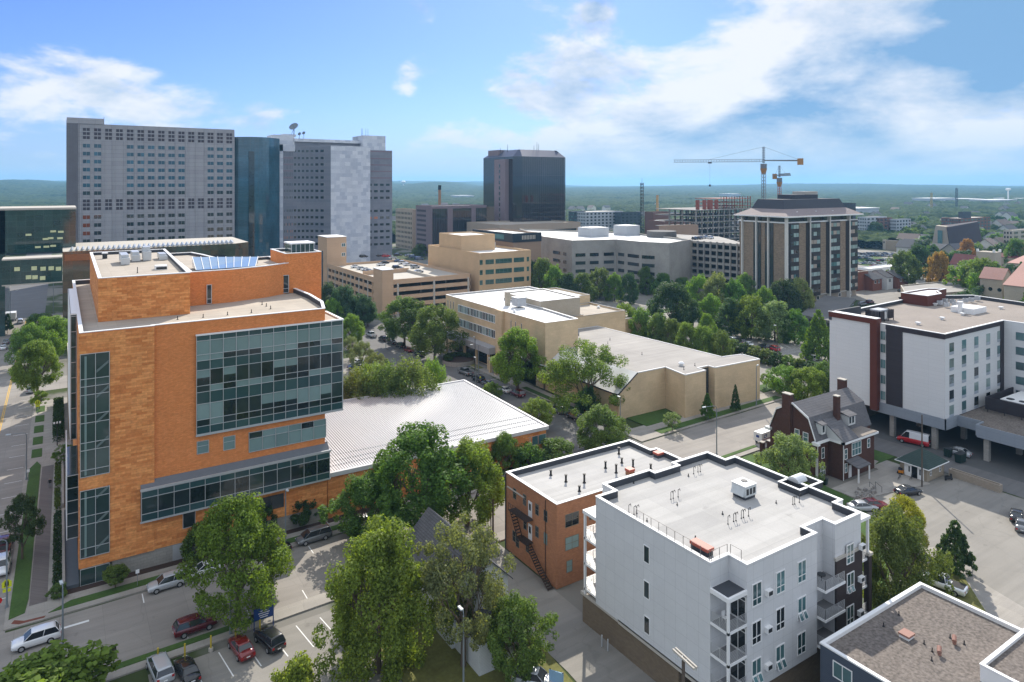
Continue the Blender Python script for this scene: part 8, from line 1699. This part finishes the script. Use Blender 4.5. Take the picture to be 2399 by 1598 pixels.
def signpost(u, v, lab, h=2.4, kind='small', col=None):
    x, y = G(u, v); t = thing('sign', lab, 'sign', (x, y, 0)); m = MB(); m.tube((x, y, 0), (x, y, h), .035, .035, POLE, 6); m.build('post', t); m = MB()
    if kind == 'pent':
        c = plain('sign_fluorescent', (.62, .66, .02), .5, .02); w = .5; m.hexa([(x-w,y-.06,h-.6),(x+w,y-.06,h-.6),(x+w,y-.03,h-.6),(x-w,y-.03,h-.6),(x-w,y-.06,h+.1),(x+w,y-.06,h+.1),(x+w,y-.03,h+.1),(x-w,y-.03,h+.1)], c); m.hexa([(x-w,y-.06,h+.1),(x+w,y-.06,h+.1),(x+w,y-.03,h+.1),(x-w,y-.03,h+.1),(x-.02,y-.06,h+.5),(x+.02,y-.06,h+.5),(x+.02,y-.03,h+.5),(x-.02,y-.03,h+.5)], c); m.box(x-.42, x+.42, y-.06, y-.03, h-1.15, h-.75, c); m.build('board', t)
        m = MB()
        for dx in (-.16, .14): m.box(x+dx-.06, x+dx+.06, y-.07, y-.062, h-.2, h+.1, BLACK); m.tube((x+dx, y-.07, h+.18), (x+dx, y-.062, h+.18), .06, .06, BLACK, 8); m.hexa([(x+dx-.12,y-.07,h-.5),(x+dx-.05,y-.07,h-.5),(x+dx-.05,y-.062,h-.5),(x+dx-.12,y-.062,h-.5),(x+dx-.04,y-.07,h-.2),(x+dx+.03,y-.07,h-.2),(x+dx+.03,y-.062,h-.2),(x+dx-.04,y-.062,h-.2)], BLACK); m.box(x+dx+.03, x+dx+.08, y-.07, y-.062, h-.5, h-.2, BLACK)
        m.build('walking_figures', t); return
    m.box(x-.22, x+.22, y-.05, y-.03, h-.5, h, col or WHITE); m.build('board', t)
signpost(16, 1425, 'fluorescent yellow school crossing sign with two walking figures at the corner', 3.2, 'pent'); signpost(88, 972, 'fluorescent yellow crossing sign by the avenue grass strip', 3.0, 'pent'); signpost(1125, 905, 'yellow crossing sign by the grey pickup', 2.6, 'small', plain('sign_fluorescent', (.62, .66, .02)))
signpost(66, 1130, 'small white and blue sign on the lawn tip beside the avenue lamp', 2.3); signpost(267, 1565, 'brown-backed no parking sign on the near kerb', 2.4, 'small', BRNZ); signpost(322, 1375, 'small white parking sign by the silver SUV', 2.3); signpost(439, 1345, 'parking meter post behind the silver SUV', 1.3); signpost(590, 1480, 'thin sign post left of the blue sign', 2.0, 'small', BRNZ); signpost(527, 1462, 'slim post beside the maple trunk', 2.2, 'small', BRNZ)
signpost(1817, 875, 'little blue-white sign on the car park island', 1.8, 'small', plain('sign_lightblue', (.25, .40, .55)))
# red stop sign corner at the very left edge
x, y = G(3, 1450); t = thing('stop_sign', 'red octagonal sign cut by the left edge at the street corner', 'sign', (x-.3, y, 0)); m = MB(); m.tube((x-.3, y, 0), (x-.3, y, 2.6), .04, .04, POLE, 6); m.build('post', t); m = MB(); m.tube((x-.3, y-.06, 2.3), (x-.3, y-.03, 2.3), .42, .42, plain('sign_red', (.55, .015, .015), .4, .02), 8); m.build('board', t)
# banner signs by the alley
x, y = G(1303, 1620); t = thing('sign', 'framed board sign at the alley mouth by the rounded tree', 'sign', (x, y, 0)); m = MB(); m.rbox(x, y, 1.6, .1, .7, 2.1, -1.0, MATS['sign_lightblue']); m.build('board', t); m = MB(); m.rbox(x-.35, y+.6, .1, .1, 0, 2.2, 0, DARKM); m.rbox(x+.4, y-.6, .1, .1, 0, 2.2, 0, DARKM); m.build('post', t)
for i, (u, v) in enumerate(((1410, 1515), (1424, 1525))):
    x, y = G(u, v); t = thing('bollard', ('left' if i == 0 else 'right')+' grey pipe bollard guarding the meters by the podium wall', 'bollard', (x, y, 0)); m = MB(); m.tube((x, y, 0), (x, y, 1.3), .08, .08, ALU, 8); m.build('post', t); m = MB(); m.tube((x, y, 1.3), (x, y, 1.36), .09, .05, ALU, 8); m.build('cap', t)
# person on the pavement
def person(x, y, h, lab, shirt, trouser, ang):
    me = bpy.data.meshes.new('body'); s_ = h/1.75
    J = [(0,0,.95),(0,0,1.15),(0,0,1.4),(0,0,1.52),(0,0,1.68), (-.1,0,.92),(-.13,.12,.5),(-.13,-.02,.08),(-.13,.14,.04), (.1,0,.92),(.12,-.08,.5),(.12,-.25,.1),(.12,-.12,.05), (-.2,0,1.4),(-.26,-.06,1.12),(-.25,.08,.88), (.2,0,1.4),(.27,.04,1.12),(.27,.16,.9)]
    E_ = [(0,1),(1,2),(2,3),(3,4),(0,5),(5,6),(6,7),(7,8),(0,9),(9,10),(10,11),(11,12),(2,13),(13,14),(14,15),(2,16),(16,17),(17,18)]
    rad = [.14,.14,.16,.06,.105,.10,.07,.045,.04,.10,.07,.045,.04,.07,.05,.035,.07,.05,.035]
    me.from_pydata([tuple(c*s_ for c in j) for j in J], E_, []); o = bpy.data.objects.new('person', me); COL.objects.link(o); o.location = (x, y, .14); o.rotation_euler = (0, 0, ang)
    sk_ = o.modifiers.new('skin', 'SKIN'); sv = me.skin_vertices[0].data
    for i, r in enumerate(rad): sv[i].radius = (r*s_, r*s_)
    sv[0].use_root = True; o.modifiers.new('sub', 'SUBSURF').levels = 1; o.modifiers['sub'].render_levels = 2
    mt = bpy.data.materials.new('clothes'); mt.use_nodes = True; n = mt.node_tree; b = n.nodes['Principled BSDF']; b.inputs['Roughness'].default_value = .9; c = N(n, 'ShaderNodeTexCoord'); sp = N(n, 'ShaderNodeSeparateXYZ'); n.links.new(c.outputs['Object'], sp.inputs[0]); r_ = N(n, 'ShaderNodeValToRGB'); n.links.new(math_(n, 'DIVIDE', sp.outputs[2], 1.8*s_), r_.inputs[0]); cr = r_.color_ramp; cr.interpolation = 'CONSTANT'; cr.elements[0].position = 0; cr.elements[0].color = (.02,.02,.02,1); cr.elements[1].position = .06; cr.elements[1].color = trouser+(1,)
    for p, cc in ((.53, shirt), (.84, (.35,.2,.14)), (.925, (.03,.02,.015))): e = cr.elements.new(p); e.color = cc+(1,)
    n.links.new(r_.outputs[0], b.inputs['Base Color']); me.materials.append(mt); tag(o, lab, 'person')
person(*G(117, 1146), 1.75, 'person in black top and grey trousers walking along the avenue pavement', (.012, .012, .014), (.18, .19, .2), math.pi)
# people and vehicles on the shaded avenue
x, y = G(30, 750); t = thing('delivery_truck', 'white box truck standing in the shaded avenue', 'truck', (x, y, 0), math.pi/2)
m = MB(); m.box(-3.2, 1.6, -1.1, 1.1, .8, 3.3, DT); m.build('box_body', t); m = MB(); m.box(1.7, 3.2, -1.0, 1.0, .5, 1.5, DT); m.hexa([(1.7,-1,1.5),(3.1,-1,1.5),(3.1,1,1.5),(1.7,1,1.5),(1.7,-.9,2.4),(2.5,-.9,2.4),(2.5,.9,2.4),(1.7,.9,2.4)], GDARK); m.build('cab', t)
for dx in (-2.2, 2.3):
    for s_ in (-1, 1): m = MB(); m.tube((dx, s_*.8, .42), (dx, s_*1.08, .42), .42, .42, RUBBER, 12); m.build('wheel', t)
# balcony things of the pale flats
x, y = 54.2, 45.3; t = thing('garden_chair', 'white folding chair on the upper corner balcony', 'chair', (x, y, 10.52)); m = MB(); m.box(x-.22, x+.22, y-.22, y+.22, 10.9, 10.95, WHITE); m.build('seat', t); m = MB(); m.box(x-.22, x+.22, y+.2, y+.24, 10.95, 11.45, WHITE); m.build('backrest', t)
for a in (-.2, .2):
    for b in (-.2, .2): m = MB(); m.box(x+a-.02, x+a+.02, y+b-.02, y+b+.02, 10.52, 10.9, WHITE); m.build('leg', t)
t = thing('patio_table', 'dark patio table on the side balcony of the pale flats', 'table', (68.4, 44.3, 10.52)); m = MB(); m.tube((68.4, 44.3, 11.2), (68.4, 44.3, 11.26), .45, .45, DARKM, 14); m.build('tabletop', t); m = MB(); m.tube((68.4, 44.3, 10.52), (68.4, 44.3, 11.2), .05, .05, DARKM, 6); m.build('leg', t)
# ---------------------------------------------------------------- haze
hb = MB(); hb.box(-12500, 12500, -12500, 12500, -1.5, 175, BLACK); hz_o = hb.build('haze'); hz_o['kind'] = 'stuff'; hz_o.data.materials.clear()
hm = bpy.data.materials.new('haze'); hm.use_nodes = True; hn = hm.node_tree; hn.nodes.clear(); ho = N(hn, 'ShaderNodeOutputMaterial'); pv_ = N(hn, 'ShaderNodeVolumePrincipled'); pv_.inputs['Color'].default_value = (.30, .64, 1.0, 1); pv_.inputs['Density'].default_value = 1.05e-4; pv_.inputs['Anisotropy'].default_value = .25
hn.links.new(pv_.outputs[0], ho.inputs['Volume']); hz_o.data.materials.append(hm)
